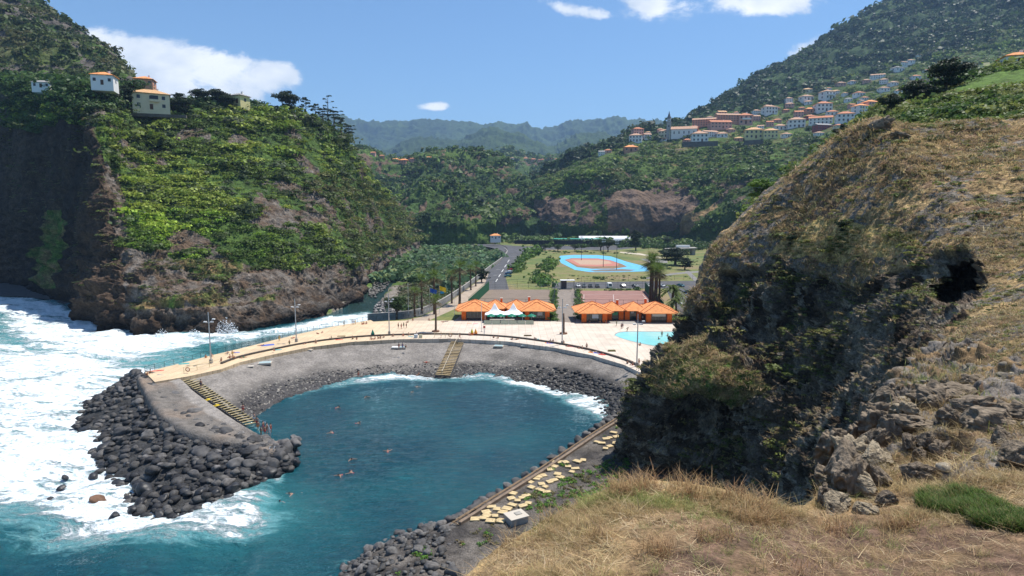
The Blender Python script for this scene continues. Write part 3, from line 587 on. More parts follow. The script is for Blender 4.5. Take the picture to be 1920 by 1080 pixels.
# ================================================================ OBJECT HELPERS
class MB:
    def __init__(s): s.v = []; s.f = []
    def add(s, vs, fs):
        o = len(s.v); s.v += [tuple(map(float, v)) for v in vs]; s.f += [tuple(i+o for i in f) for f in fs]; return s
    def box(s, c, d, rz=0, taper=1):
        x, y, z = d[0]/2, d[1]/2, d[2]/2; ca, sa = math.cos(rz), math.sin(rz); vs = []
        for k, t in ((-1, 1), (1, taper)):
            for a, b in ((-1, -1), (1, -1), (1, 1), (-1, 1)):
                X_, Y_ = a*x*t, b*y*t; vs.append((c[0]+X_*ca-Y_*sa, c[1]+X_*sa+Y_*ca, c[2]+k*z))
        return s.add(vs, [(3, 2, 1, 0), (4, 5, 6, 7), (0, 1, 5, 4), (1, 2, 6, 5), (2, 3, 7, 6), (3, 0, 4, 7)])
    def tube(s, p0, p1, r0, r1=None, n=8, cap=True):
        r1 = r0 if r1 is None else r1; p0 = Vector(p0); p1 = Vector(p1); d = (p1-p0).normalized()
        a = d.orthogonal().normalized(); b = d.cross(a); vs = []
        for p, r in ((p0, r0), (p1, r1)):
            for i in range(n):
                t = 2*math.pi*i/n; vs.append(p+(a*math.cos(t)+b*math.sin(t))*r)
        fs = [(i, (i+1) % n, n+(i+1) % n, n+i) for i in range(n)]
        if cap: fs += [tuple(range(n-1, -1, -1)), tuple(range(n, 2*n))]
        return s.add(vs, fs)
    def path(s, pts, r, n=6):
        for i, (a, b) in enumerate(zip(pts[:-1], pts[1:])): s.tube(a, b, r[i] if hasattr(r, '__len__') else r, r[i+1] if hasattr(r, '__len__') else r, n)
        return s
    def bar(s, p0, p1, w_, h):
        p0 = Vector(p0); p1 = Vector(p1); d = (p1-p0); d.normalize(); side = Vector((-d.y, d.x, 0)); side = side.normalized()*w_/2 if side.length > 1e-6 else Vector((w_/2, 0, 0)); upv = Vector((0, 0, h))
        vs = [p0-side, p0+side, p0+side+upv, p0-side+upv, p1-side, p1+side, p1+side+upv, p1-side+upv]
        return s.add(vs, [(0, 1, 2, 3), (7, 6, 5, 4), (0, 4, 5, 1), (1, 5, 6, 2), (2, 6, 7, 3), (3, 7, 4, 0)])
    def hip(s, cx, cy, wx, wy, z0, h, ridge=0., th=.18, ax=0):
        a, b = wx/2, wy/2; rx, ry = (ridge/2, 0) if ax == 0 else (0, ridge/2)
        vs = [(cx-a, cy-b, z0), (cx+a, cy-b, z0), (cx+a, cy+b, z0), (cx-a, cy+b, z0), (cx-rx, cy-ry, z0+h), (cx+rx, cy+ry, z0+h)]
        vs += [(cx-a, cy-b, z0-th), (cx+a, cy-b, z0-th), (cx+a, cy+b, z0-th), (cx-a, cy+b, z0-th)]
        if ax == 0: fs = [(0, 1, 5, 4), (1, 2, 5), (2, 3, 4, 5), (3, 0, 4)]
        else: fs = [(0, 1, 4), (1, 2, 5, 4), (2, 3, 5), (3, 0, 4, 5)]
        fs += [(9, 8, 7, 6), (6, 7, 1, 0), (7, 8, 2, 1), (8, 9, 3, 2), (9, 6, 0, 3)]; s.hipc = (vs[:4], vs[4])
        return s.add(vs, fs)
    def ball(s, c, r, n=8, m=5, sc=(1, 1, 1), half=False):
        vs = [(c[0], c[1], c[2]+r*sc[2])]; k0 = m if not half else m
        for j in range(1, m):
            t = (math.pi if not half else math.pi/2)*j/(m if not half else m-1)
            for i in range(n):
                u = 2*math.pi*i/n; vs.append((c[0]+r*sc[0]*math.sin(t)*math.cos(u), c[1]+r*sc[1]*math.sin(t)*math.sin(u), c[2]+r*sc[2]*math.cos(t)))
        fs = [(0, 1+i, 1+(i+1) % n) for i in range(n)]
        for j in range(m-2):
            for i in range(n): fs.append((1+j*n+i, 1+(j+1)*n+i, 1+(j+1)*n+(i+1) % n, 1+j*n+(i+1) % n))
        if not half:
            vs.append((c[0], c[1], c[2]-r*sc[2])); k = len(vs)-1; b = 1+(m-2)*n; fs += [(k, b+(i+1) % n, b+i) for i in range(n)]
        else: fs.append(tuple(1+(m-2)*n+i for i in range(n))[::-1])
        return s.add(vs, fs)
    def build(s, name, m, parent=None, smooth=False):
        me = bpy.data.meshes.new(name); me.from_pydata(s.v, [], s.f); me.update(); me.materials.append(m)
        if smooth: me.polygons.foreach_set('use_smooth', [True]*len(me.polygons))
        return link(name, me, parent)
def empty(name, loc, rz=0, sc=1):
    o = bpy.data.objects.new(name, None); COL.objects.link(o); o.location = loc; o.rotation_euler = (0, 0, rz)
    o.scale = (sc,)*3 if isinstance(sc, (int, float)) else sc; o.empty_display_size = .5; return o
def copy_tree(o, parent=None, mats=None):
    c = o.copy(); COL.objects.link(c); c.parent = parent
    nm = o.name.split('.')[0]
    if mats and nm in mats and c.type == 'MESH':
        c.material_slots[0].link = 'OBJECT'; c.material_slots[0].material = mats[nm]
    for ch in list(o.children): copy_tree(ch, c, mats)
    return c
USED = {}
def place(proto, loc, rz=0, sc=1, label=None, group=None, mats=None):
    """first use moves the prototype itself, later ones copy it"""
    if proto.name not in USED:
        USED[proto.name] = 1; o = proto
        if mats:
            for ch in [proto]+list(proto.children_recursive):
                nm = ch.name.split('.')[0]
                if nm in mats and ch.type == 'MESH': ch.material_slots[0].link = 'OBJECT'; ch.material_slots[0].material = mats[nm]
    else: o = copy_tree(proto, None, mats)
    o.location = loc; o.rotation_euler = (0, 0, rz); o.scale = (sc,)*3 if isinstance(sc, (int, float)) else sc
    if label: o['label'] = label
    if group: o['group'] = group
    return o
HAZE = .85e-4
ZP = 5.4       # platform level
ZD = 5.5       # deck level
def g(px, py, z=ZP): return Vector(atZ(px, py, z))
WHITE = mat('white_paint', (.78, .78, .76), .5); STEEL = mat('galvanised_steel', (.55, .56, .57), .4, .6); DSTEEL = mat('dark_metal', (.03, .045, .05), .5)
ORANGE = mat('orange_plaster', (.72, .15, .02), .8, var=.12, vs=1); GLASS = mat('dark_glass', (.02, .03, .03), .1, spec=.6)
CONC = mat('concrete', (.33, .31, .28), .9, var=.2, vs=1.2, bump=.3, bs=8); CONCL = mat('pale_concrete', (.62, .55, .46), .9, var=.12, vs=1)
ASPH = mat('asphalt', (.085, .085, .09), .95, var=.22, vs=.25, bump=.2, bs=9); BARK = mat('palm_bark', (.12, .08, .055), .95, var=.3, vs=3, bump=.6, bs=8)
TIMB = mat('weathered_timber', (.42, .31, .16), .85, var=.25, vs=3); GREENP = mat('green_canvas', (.0, .17, .10), .7); CANV = mat('white_canvas', (.85, .85, .86), .7)
GREENF = mat('green_fence_mesh', (.015, .10, .045), .8); DKGREY = mat('dark_grey', (.07, .07, .075), .8)
def tile_mat(name, col, sc=9):
    m = bpy.data.materials.new(name); nt, b = nodes(m); N = nt.nodes; L = nt.links
    tc = N.new('ShaderNodeTexCoord'); wv_ = N.new('ShaderNodeTexWave'); wv_.inputs['Scale'].default_value = sc/6.283*2; wv_.inputs['Distortion'].default_value = .3
    L.new(tc.outputs['Object'], wv_.inputs['Vector']); n = N.new('ShaderNodeTexNoise'); n.inputs['Scale'].default_value = 1.2; n.inputs['Detail'].default_value = 6; L.new(tc.outputs['Object'], n.inputs['Vector'])
    a = N.new('ShaderNodeMath'); a.operation = 'MULTIPLY_ADD'; a.inputs[1].default_value = .35; a.inputs[2].default_value = .35; L.new(wv_.outputs['Fac'], a.inputs[0])
    b2 = N.new('ShaderNodeMath'); b2.operation = 'ADD'; L.new(a.outputs[0], b2.inputs[0]); L.new(n.outputs['Fac'], b2.inputs[1])
    sc_ = N.new('ShaderNodeVectorMath'); sc_.operation = 'SCALE'; sc_.inputs[0].default_value = col; L.new(b2.outputs[0], sc_.inputs['Scale']); L.new(sc_.outputs[0], b.inputs['Base Color'])
    b.inputs['Roughness'].default_value = .85
    bp = N.new('ShaderNodeBump'); bp.inputs['Strength'].default_value = .6; bp.inputs['Distance'].default_value = .08; L.new(wv_.outputs['Fac'], bp.inputs['Height']); L.new(bp.outputs[0], b.inputs['Normal'])
    return m
TILE = tile_mat('orange_roof_tiles', (.76, .30, .10)); TILE2 = tile_mat('terracotta_tiles', (.50, .19, .09)); TILE3 = tile_mat('faded_tiles', (.46, .27, .17)); TILE4 = tile_mat('ochre_tiles', (.58, .34, .16))
# ================================================================ PLATFORM, DECK, ROADS
WALL = [(806, 446), (870, 455), (925, 464), (945, 470), (951, 477), (940, 490), (917, 508), (890, 530), (866, 549), (827, 575), (790, 592), (755, 599), (700, 603)]
plat = [(690, 606)]+WALL[::-1]+[(780, 443), (700, 437), (1900, 437), (1900, 470), (1560, 560), (1440, 640), (1400, 700), (1260, 730), (1215, 704), (1170, 684), (1110, 666), (1040, 652), (950, 640), (850, 635), (760, 636), (700, 636)]
gm = terrain_mat('unused_ground', [1], .2)
def ground_mat():
    m = bpy.data.materials.new('dry_lawn'); nt, b = nodes(m); N = nt.nodes; L = nt.links; tc = N.new('ShaderNodeTexCoord')
    n = N.new('ShaderNodeTexNoise'); n.inputs['Scale'].default_value = .03; n.inputs['Detail'].default_value = 8; n.inputs['Roughness'].default_value = .65; L.new(tc.outputs['Object'], n.inputs['Vector'])
    r = N.new('ShaderNodeValToRGB'); r.color_ramp.elements[0].position = .36; r.color_ramp.elements[0].color = (.215, .155, .085, 1); r.color_ramp.elements[1].position = .62; r.color_ramp.elements[1].color = (.085, .125, .028, 1)
    e_ = r.color_ramp.elements.new(.48); e_.color = (.165, .165, .05, 1); L.new(n.outputs['Fac'], r.inputs[0])
    n2 = N.new('ShaderNodeTexNoise'); n2.inputs['Scale'].default_value = .8; n2.inputs['Detail'].default_value = 5; L.new(tc.outputs['Object'], n2.inputs['Vector'])
    mr = N.new('ShaderNodeMapRange'); mr.inputs[1].default_value = .3; mr.inputs[2].default_value = .7; mr.inputs[3].default_value = .75; mr.inputs[4].default_value = 1.25; L.new(n2.outputs['Fac'], mr.inputs[0])
    s_ = N.new('ShaderNodeVectorMath'); s_.operation = 'SCALE'; L.new(r.outputs[0], s_.inputs[0]); L.new(mr.outputs[0], s_.inputs['Scale']); L.new(s_.outputs[0], b.inputs['Base Color']); b.inputs['Roughness'].default_value = 1; return m
bpy.data.materials.remove(gm)
LAWN = ground_mat()
sheet('ground', plat, ZP, LAWN)
DECKM = None
def deck_mat():
    m = bpy.data.materials.new('deck_sand_paving'); nt, b = nodes(m); N = nt.nodes; L = nt.links; tc = N.new('ShaderNodeTexCoord')
    sp = N.new('ShaderNodeSeparateXYZ'); L.new(tc.outputs['Object'], sp.inputs[0])
    mr = N.new('ShaderNodeMapRange'); mr.inputs[1].default_value = -45; mr.inputs[2].default_value = -12; L.new(sp.outputs[0], mr.inputs[0])
    n = N.new('ShaderNodeTexNoise'); n.inputs['Scale'].default_value = .25; n.inputs['Detail'].default_value = 7; n.inputs['Roughness'].default_value = .65; L.new(tc.outputs['Object'], n.inputs['Vector'])
    mx = N.new('ShaderNodeMix'); mx.data_type = 'RGBA'; mx.inputs[6].default_value = (.62, .47, .30, 1); mx.inputs[7].default_value = (.62, .53, .44, 1); L.new(mr.outputs[0], mx.inputs[0])
    m2 = N.new('ShaderNodeMapRange'); m2.inputs[1].default_value = .3; m2.inputs[2].default_value = .7; m2.inputs[3].default_value = .80; m2.inputs[4].default_value = 1.14; L.new(n.outputs['Fac'], m2.inputs[0])
    br = N.new('ShaderNodeTexBrick'); br.inputs['Scale'].default_value = .25; br.inputs['Color1'].default_value = (1, 1, 1, 1); br.inputs['Color2'].default_value = (.96, .96, .95, 1); br.inputs['Mortar'].default_value = (.72, .70, .67, 1); br.inputs['Mortar Size'].default_value = .016; br.offset = 0; L.new(tc.outputs['Object'], br.inputs['Vector'])
    s_ = N.new('ShaderNodeVectorMath'); s_.operation = 'SCALE'; L.new(mx.outputs[2], s_.inputs[0]); L.new(m2.outputs[0], s_.inputs['Scale'])
    s2 = N.new('ShaderNodeVectorMath'); s2.operation = 'MULTIPLY'; L.new(s_.outputs[0], s2.inputs[0]); L.new(br.outputs['Color'], s2.inputs[1]); L.new(s2.outputs[0], b.inputs['Base Color']); b.inputs['Roughness'].default_value = .9; return m
DECKM = deck_mat()
RAILPX = [(272, 698), (310, 688), (355, 677), (397, 666), (440, 656), (500, 641), (560, 626), (620, 613), (660, 606), (695, 600)]
INNER = [(1300, 760), (1262, 735), (1232, 717), (1200, 698), (1170, 684), (1110, 666), (1040, 652), (950, 640), (850, 635), (750, 636), (660, 641), (580, 651), (510, 665), (450, 679), (415, 692), (350, 706), (290, 716)]
deckp = RAILPX+[(700, 603), (760, 601), (870, 601), (1045, 603), (1085, 606), (1290, 609), (1420, 640)]+INNER
# deck slab with real thickness
top = [Vector(p) for p in atZ(*np.array(deckp, float).T, ZD)]
n_ = len(top); mb = MB(); bot = [p-Vector((0, 0, 7)) for p in top]
mb.v = [tuple(p) for p in top+bot]; mb.f = [(i, i+n_, (i+1) % n_+n_, (i+1) % n_) for i in range(n_)]
for t in tessellate_polygon([top]):
    a_, b_, c_ = t; nn = (top[b_]-top[a_]).cross(top[c_]-top[a_]); mb.f.append(t if nn.z > 0 else (a_, c_, b_))
tag(mb.build('deck', DECKM), kind='structure')
def strip(name, line, off0, off1, z0, z1, m, kind='structure', label=None, cat=None, flip=1):
    pts = atZ(*np.array(line, float).T, z0 if np.isscalar(z0) else z0[0]); d = np.gradient(pts, axis=0); d[:, 2] = 0; d /= np.linalg.norm(d, axis=1, keepdims=True); s_ = np.stack([-d[:, 1], d[:, 0], d[:, 0]*0], -1)*flip
    mb = MB(); n = len(pts); A = pts+s_*off0; B = pts+s_*off1
    V = [];
    for P_, z in ((A, z0), (B, z0), (B, z1), (A, z1)):
        Q = P_.copy(); Q[:, 2] = z; V += [tuple(q) for q in Q]
    fs = []
    for i in range(n-1):
        for k in range(4): a = k*n; b = ((k+1) % 4)*n; fs.append((a+i, b+i, b+i+1, a+i+1))
    fs += [(0, 3*n, 2*n, n), (n-1, 2*n-1, 3*n-1, 4*n-1)]
    mb.add(V, fs); o = mb.build(name, m)
    me = o.data; 
    import bmesh
    bm = bmesh.new(); bm.from_mesh(me); bmesh.ops.recalc_face_normals(bm, faces=bm.faces); bm.to_mesh(me); bm.free()
    if kind: tag(o, kind=kind)
    if label: tag(o, label, cat)
    return o
def dens(line, k=8):
    a = np.array(line, float); return cmr(a, np.linspace(0, len(a)-1, (len(a)-1)*k+1))
inner = dens(INNER[1:-2])
strip('beach_parapet', inner, -.2, .35, 4.3, ZD+.40, mat('dark_basalt', (.085, .072, .062), .95, var=.3, vs=2, bump=.5, bs=6), None, 'low dark basalt parapet curving along the deck above the pebble beach', 'wall')
strip('beach_ledge', inner, .36, .95, 3.8, 4.99, CONCL)
strip('river_kerb', dens(WALL[3:]+[(690, 604)]), -.3, .3, 3, ZP+.5, CONC, None, 'grey concrete river wall beside the palm promenade and the curving road', 'wall')
strip('road_wall', dens(WALL[:6]), -.4, .1, 0.5, ZP+.3, mat('dark_road_wall', (.05, .045, .042), .95, var=.4, vs=.5), None, 'high dark retaining wall under the curving road above the reeds', 'wall')
MK = .006
road = [(800, 446.5), (870, 455.5), (922, 464.5), (942, 470.5), (948, 477), (937, 491), (914, 509.5), (908, 536), (908, 545), (955, 545), (948, 520), (962, 500), (975, 478), (1000, 468), (1060, 468), (1150, 469), (1200, 464), (1190, 460), (1060, 461), (1000, 462), (965, 461), (930, 458), (880, 451), (810, 443.5)]
sheet('road', road, ZP+MK, ASPH)
sheet('car_park', [(1035, 529.5), (1340, 526), (1340, 600), (1285, 600), (1262, 570), (1248, 541), (1035, 541)], ZP+2*MK, ASPH)
sheet('central_path', [(1046, 541), (1081, 541), (1084, 606), (1040, 606)], ZP+3*MK, mat('path_paving', (.22, .185, .155), .95, var=.15, vs=.6))
sheet('promenade', [(917, 510), (908, 536), (906, 545), (862, 575), (800, 603), (750, 603), (790, 594), (827, 577), (866, 551)], ZP+3*MK, mat('promenade_paving', (.36, .29, .22), .95, var=.15, vs=.4))
sheet('pavilion_terrace', [(852, 601), (1044, 603), (1044, 590), (868, 588)], ZP+4*MK, CONC); sheet('pavilion_terrace', [(1080, 606), (1280, 609), (1280, 592), (1080, 590)], ZP+4*MK, CONC)
sheet('park_path', [(1205, 521), (1262, 512), (1330, 506), (1330, 509), (1264, 515), (1207, 524)], ZP+MK, mat('path_grey', (.20, .19, .18), .95, var=.2, vs=.3)); sheet('park_path', [(1163, 472), (1200, 475), (1240, 482), (1242, 484.5), (1198, 477.5), (1162, 474)], ZP+MK, mat('path_pale', (.48, .42, .33), .95, var=.2, vs=.3)); sheet('park_path', [(1200, 485), (1250, 486), (1252, 493), (1215, 492)], ZP+MK, mat('path_grey', (.2, .19, .18))); sheet('park_path', [(1284, 509), (1292, 508), (1312, 526), (1302, 527)], ZP+2*MK, mat('path_grey', (.2, .19, .18)))
c1 = sheet('tennis_court', [(917, 543), (1031, 543), (1033, 585), (876, 585)], ZP+5*MK, mat('court_clay_brown', (.20, .155, .12), .95, var=.1, vs=.3), None); tag(c1, 'brown surfaced sports court behind the left orange pavilion', 'sports court')
c2 = sheet('tennis_court', [(1086, 545), (1209, 545), (1248, 588), (1088, 588)], ZP+5*MK, mat('court_red', (.27, .15, .125), .95, var=.1, vs=.3), None); tag(c2, 'reddish sports court behind the right orange pavilion', 'sports court')
WL = mat('white_line_paint', (.75, .75, .72), .8)
def lines(name, segs, z, w_, m=WL, label='', cat='', kind=None):
    mb = MB()
    for (a, b) in segs: mb.bar(Vector(atZ(*a, z)), Vector(atZ(*b, z)), w_, .004)
    o = mb.build(name, m); tag(o, label or None, cat or None, None, kind); return o
lines('road_marking', [((948, 480.5), (982, 480.5))]+[((940+i*3.2, 480), (941.6+i*3.2, 480)) for i in range(0)]+[((955-i*5.5, 487+i*9), (951.5-i*5.5, 492+i*9)) for i in range(5)]+[((966, 470), (978, 470)), ((930, 505), (938, 505)), ((925, 516), (932, 516))], ZP+MK+.004, .35, kind='structure')
lines('court_marking', [((1095, 552), (1205, 552)), ((1095, 552), (1094, 580)), ((1205, 552), (1228, 580)), ((1150, 552), (1152, 580))], ZP+5*MK+.004, .1, kind='structure')
# running / skating track
tr = empty('skating_track', g(1130, 495)); tag(tr, 'oval skating track with bright blue lane round a pink and tan infield', 'sports track')
def flat(name, poly, z, m, par, n=1):
    pts = cmr(np.array(poly+[poly[0]], float), np.linspace(0, len(poly), len(poly)*n+1)[:-1]) if n > 1 else np.array(poly, float)
    o = tess(name, atZ(*pts.T, z)-np.array(par.location), m, par); return o
outer = [(1047, 484), (1051, 479.5), (1076, 478), (1121, 478.3), (1146, 481), (1176, 491), (1212, 500), (1217, 508.5), (1165, 510), (1106, 510), (1078, 506), (1052, 493)]
flat('lane', outer, ZP+6*MK, mat('blue_rubber', (.12, .40, .62), .85, var=.15, vs=.3), tr)
flat('apron', [(1106, 507), (1128, 505), (1165, 504.2), (1192, 506), (1180, 508.6), (1140, 509), (1115, 509)], ZP+7*MK, mat('apron_grey', (.17, .15, .13), .9), tr)
flat('infield', [(1058, 487), (1072, 484), (1121, 484.5), (1145, 488), (1166, 495), (1176, 500), (1150, 504), (1110, 504), (1082, 501)], ZP+7*MK, mat('infield_brown', (.22, .14, .08), .95, var=.2, vs=.3), tr)
flat('court_border', [(1060, 487), (1074, 484.8), (1122, 485.2), (1143, 488), (1160, 494), (1158, 498.5), (1110, 499.5), (1084, 498)], ZP+8*MK, mat('pink_rubber', (.42, .17, .13), .9), tr)
flat('court_centre', [(1072, 487), (1124, 487.5), (1142, 490), (1148, 494), (1120, 496.5), (1088, 496)], ZP+9*MK, mat('tan_rubber', (.42, .29, .20), .9), tr)
# swimming pool
pool = empty('swimming_pool', g(1215, 632, ZD)); tag(pool, 'pale turquoise paddling pool with curved grey rim set in the pale deck', 'pool')
PO = [(1153, 629), (1158, 624.5), (1172, 622.3), (1200, 622), (1240, 622.3), (1290, 623), (1320, 632), (1300, 646), (1262, 650.5), (1236, 649), (1205, 644), (1172, 636)]
flat('coping', [(960+(x-960)*1.0+(x-1225)*.022, y+(y-634)*.09) for x, y in PO], ZD+.02, mat('pool_coping', (.26, .27, .26), .8), pool, 6)
flat('water', PO, ZD+.03, mat('pool_water', (.26, .68, .70), .12, spec=.5, var=.06, vs=.4, bump=.1, bs=3), pool, 6)
# ================================================================ PAVILIONS
def rdg(o, hm):
    m2 = MB(); cs_, ap = hm.hipc
    for c_ in cs_: m2.tube(c_, ap, .11, n=5)
    m2.build('ridge_tiles', mat('ridge_red', (.42, .10, .03), .8), o)
def pavilion(px, py, label, poster):
    r = empty('orange_pavilion', g(px, py, ZD)); tag(r, label, 'pavilion')
    for s_ in (-1, 1):
        cx = s_*10.3; mb = MB(); mb.box((cx, 5.2, 1.6), (7.4, 9.4, 3.2)); mb.build('wall', mat('pavilion_inner', (.10, .07, .055), .8), r)
        for q in (-1, 1):
            mb = MB(); mb.box((cx+q*3.3, .35, 1.6), (1.45, 1.2, 3.2)); mb.build('pillar', ORANGE, r)
        mb = MB(); mb.box((cx, .55, 1.75), (4.9, .12, 2.3)); gl = mb.build('window', GLASS, r)
        mb = MB()
        for k in range(-2, 3): mb.box((cx+k*1.15, .46, 1.75), (.09, .06, 2.3))
        mb.box((cx, .46, 2.88), (4.9, .07, .1)); mb.build('frame', mat('grey_frame', (.20, .21, .21), .6), gl)
        mb = MB(); mb.hip(cx, 6.2, 12.4, 12.4, 3.25, 2.7, 0); rdg(mb.build('roof', TILE, r), mb)
        mb = MB(); mb.hip(cx, 3.1, 10.8, 9.2, 3.12, 2.35, 0); rdg(mb.build('porch_roof', TILE, r), mb)
    mb = MB(); mb.box((0, 9, 1.6), (13.4, 8, 3.2)); mb.build('wall', mat('pavilion_inner', (.1, .07, .055)), r)
    for x in (-4.8, -1.0, 1.0, 4.8): mb = MB(); mb.box((x, 4.7, 1.6), (1.5, .7, 3.2)); mb.build('pillar', ORANGE, r)
    for x in (-2.9, 2.9):
        mb = MB(); mb.box((x, 4.93, 1.3), (2.1, .1, 2.5)); mb.build('door', GLASS, r)
        mb = MB(); mb.hip(x*1.22, 8, 8.2, 9.8, 3.2, 2.45, 0); rdg(mb.build('roof', TILE, r), mb)
    for x, z in ((-1.5, 5.6), (7.9, 6.0)):
        mb = MB(); mb.box((x, 9.5, z-.6), (.7, .7, 1.6)); ch = mb.build('chimney', ORANGE, r); mb = MB(); mb.box((x, 9.5, z+.3), (.95, .95, .15)); mb.build('chimney_cap', CONCL, ch)
    for (x, w_, h, z, m_) in poster: mb = MB(); mb.box((x, .33 if abs(x) > 6 else 4.8, z), (w_, .08, h)); mb.build('notice_board', m_, r)
    return r
pavilion(948, 600, 'orange pavilion with tiled hip roofs behind the white tents and green parasols', [(11.2, 1.6, 1.1, 2.0, mat('poster_grey', (.45, .47, .5)))])
pavilion(1175, 604.5, 'orange pavilion with tiled hip roofs behind the paddling pool', [(-10.0, 2.0, 1.3, 1.9, mat('poster_blue', (.45, .55, .65))), (10.3, 4.3, .9, 2.3, mat('poster_pale', (.6, .64, .62))), (-2.9, 1.6, .9, 2.0, mat('poster_green', (.08, .35, .2))), (2.7, 1.0, .7, 2.5, mat('poster_grey', (.45, .47, .5)))])
# tents, parasols, screens
def tent(px, py, label):
    r = empty('marquee_tent', g(px, py, ZD)); tag(r, label, 'tent', 'white peaked tents in front of the left pavilion'); a = 3.0
    mb = MB(); n = 8; V = []
    for j in range(n+1):
        t = j/n; rr_ = a*(1-t)**1.0*(1-.32*math.sin(math.pi*t)); z = 2.6+3.3*t**1.25
        for k in range(4): V.append((rr_*(1 if k in (0, 1) else -1), rr_*(1 if k in (1, 2) else -1), z))
    fs = [(j*4+k, j*4+(k+1) % 4, (j+1)*4+(k+1) % 4, (j+1)*4+k) for j in range(n) for k in range(4)]; mb.add(V, fs); mb.build('canopy', CANV, r)
    mb = MB()
    for k in range(4):
        x0, y0 = [(a, -a), (a, a), (-a, a), (-a, -a)][k]; x1, y1 = [(a, a), (-a, a), (-a, -a), (a, -a)][k]; mb.bar((x0, y0, 2.35), (x1, y1, 2.35), .03, .28)
    mb.build('valance', CANV, r)
    for x in (-1, 1):
        for y in (-1, 1): mb = MB(); mb.tube((x*a*.98, y*a*.98, 0), (x*a*.98, y*a*.98, 2.6), .05); mb.build('pole', WHITE, r)
tent(927.5, 602, 'white peaked tent, left of the pair before the orange pavilion'); tent(962.5, 602, 'white peaked tent, right of the pair before the orange pavilion')
def parasol_proto():
    r = empty('parasol', (0, 0, 0)); tag(r, 'green parasol', 'parasol'); mb = MB(); n = 8; V = [(0, 0, 2.9)]
    for rr_, z in ((.7, 2.65), (1.5, 2.2), (1.52, 2.0)):
        for k in range(n): t = 2*math.pi*(k+.5)/n; V.append((rr_*math.cos(t), rr_*math.sin(t), z))
    fs = [(0, 1+k, 1+(k+1) % n) for k in range(n)]+[(1+j*n+k, 1+(j+1)*n+k, 1+(j+1)*n+(k+1) % n, 1+j*n+(k+1) % n) for j in range(2) for k in range(n)]
    mb.add(V, fs); mb.build('canopy', GREENP, r); mb = MB(); mb.tube((0, 0, 0), (0, 0, 3.0), .03); mb.build('pole', WHITE, r); mb = MB(); mb.tube((0, 0, 0), (0, 0, .12), .3, .26); mb.build('base', DKGREY, r)
    mb = MB(); mb.box((0, -1.36, 2.12), (.5, .35, .1)); mb.build('panel', WHITE, r); return r
para = parasol_proto(); nmz = ['under the left white tent, leftmost of the five', 'second from the left, between the two tents', 'middle one, under the right white tent', 'fourth from the left, at the edge of the right tent', 'rightmost, in front of the orange pillar']
for i, x in enumerate((921, 939, 959.5, 979, 996.5)): place(para, g(x, 605, ZD), .1*i, 1, 'open green cafe parasol, '+nmz[i], 'green cafe parasols')
def table_proto():
    r = empty('cafe_table', (0, 0, 0)); tag(r, 'cafe table', 'table'); mb = MB(); mb.tube((0, 0, .71), (0, 0, .75), .45, .45, 12); mb.build('tabletop', mat('table_tan', (.45, .32, .2)), r)
    mb = MB(); mb.tube((0, 0, 0), (0, 0, .71), .04); mb.tube((0, 0, 0), (0, 0, .04), .25); mb.build('pedestal', DKGREY, r); return r
tb = table_proto()
for i, x in enumerate((918, 934, 955, 975, 992)): place(tb, g(x, 606.5, ZD), 0, 1, 'small round cafe table behind the glass screens under the green parasols', 'cafe tables')
sc_ = empty('glass_windbreak', g(955, 609, ZD)); tag(sc_, 'row of low glass windbreak panels closing off the cafe terrace', 'windbreak')
GP = mat('tinted_glass_panel', (.42, .47, .36), .15, spec=.5)
for i in range(6):
    x0 = -8.0+i*2.6; mb = MB(); mb.box((x0+1.3, 0, .75), (2.4, .05, 1.3)); mb.build('panel', GP, sc_); mb = MB(); mb.box((x0, 0, .75), (.08, .08, 1.5)); mb.build('post', WHITE if i % 2 else DSTEEL, sc_)
mb = MB(); mb.box((7.6, 0, .75), (.08, .08, 1.5)); mb.build('post', DSTEEL, sc_)
# ================================================================ LAMP POSTS / MASTS / FLAGS
def lamp_proto():
    r = empty('lamp_post', (0, 0, 0)); tag(r, 'lamp', 'lamp post')
    mb = MB(); mb.box((0, 0, .45), (.6, .6, .9)); mb.build('base', CONC, r); mb = MB(); mb.tube((0, 0, .9), (0, 0, 12), .17, .09); mb.build('pole', STEEL, r)
    mb = MB(); mb.tube((-.9, 0, 9.6), (1.2, 0, 9.6), .05); mb.tube((.2, 0, 9.6), (1.2, 0, 10.4), .03); mb.build('crossarm', STEEL, r)
    for x in (-.8, .8, 1.25): mb = MB(); mb.box((x, -.1, 9.75 if x < 1 else 10.4), (.6, .45, .22)); mb.build('lamp_head', WHITE, r)
    return r
lp = lamp_proto()
for px, py, h, t in [(396, 681, 1.0, 'tall grey lamp post by the life ring rail at the outer end of the deck'), (556, 641, .98, 'tall grey lamp post beside the railing half way along the narrow deck'), (730, 627, .98, 'tall grey lamp post left of the standing group near the dark round tree'),
                     (1054, 646, 1.02, 'tall grey lamp post in front of the central path on the wide deck'), (1194, 687, 1.0, 'tall grey lamp post between the paddling pool and the beach parapet')]:
    place(lp, g(px, py, ZD), random.uniform(-.2, .2), h, t, 'lamp posts along the beach deck')
pp = empty('slim_pole', g(903, 622, ZD)); tag(pp, 'slim white pole standing before the tents on the deck', 'pole'); mb = MB(); mb.tube((0, 0, 0), (0, 0, 8.6), .09, .07); mb.build('shaft', WHITE, pp); mb = MB(); mb.tube((0, 0, 0), (0, 0, .1), .3); mb.build('foot', CONC, pp)
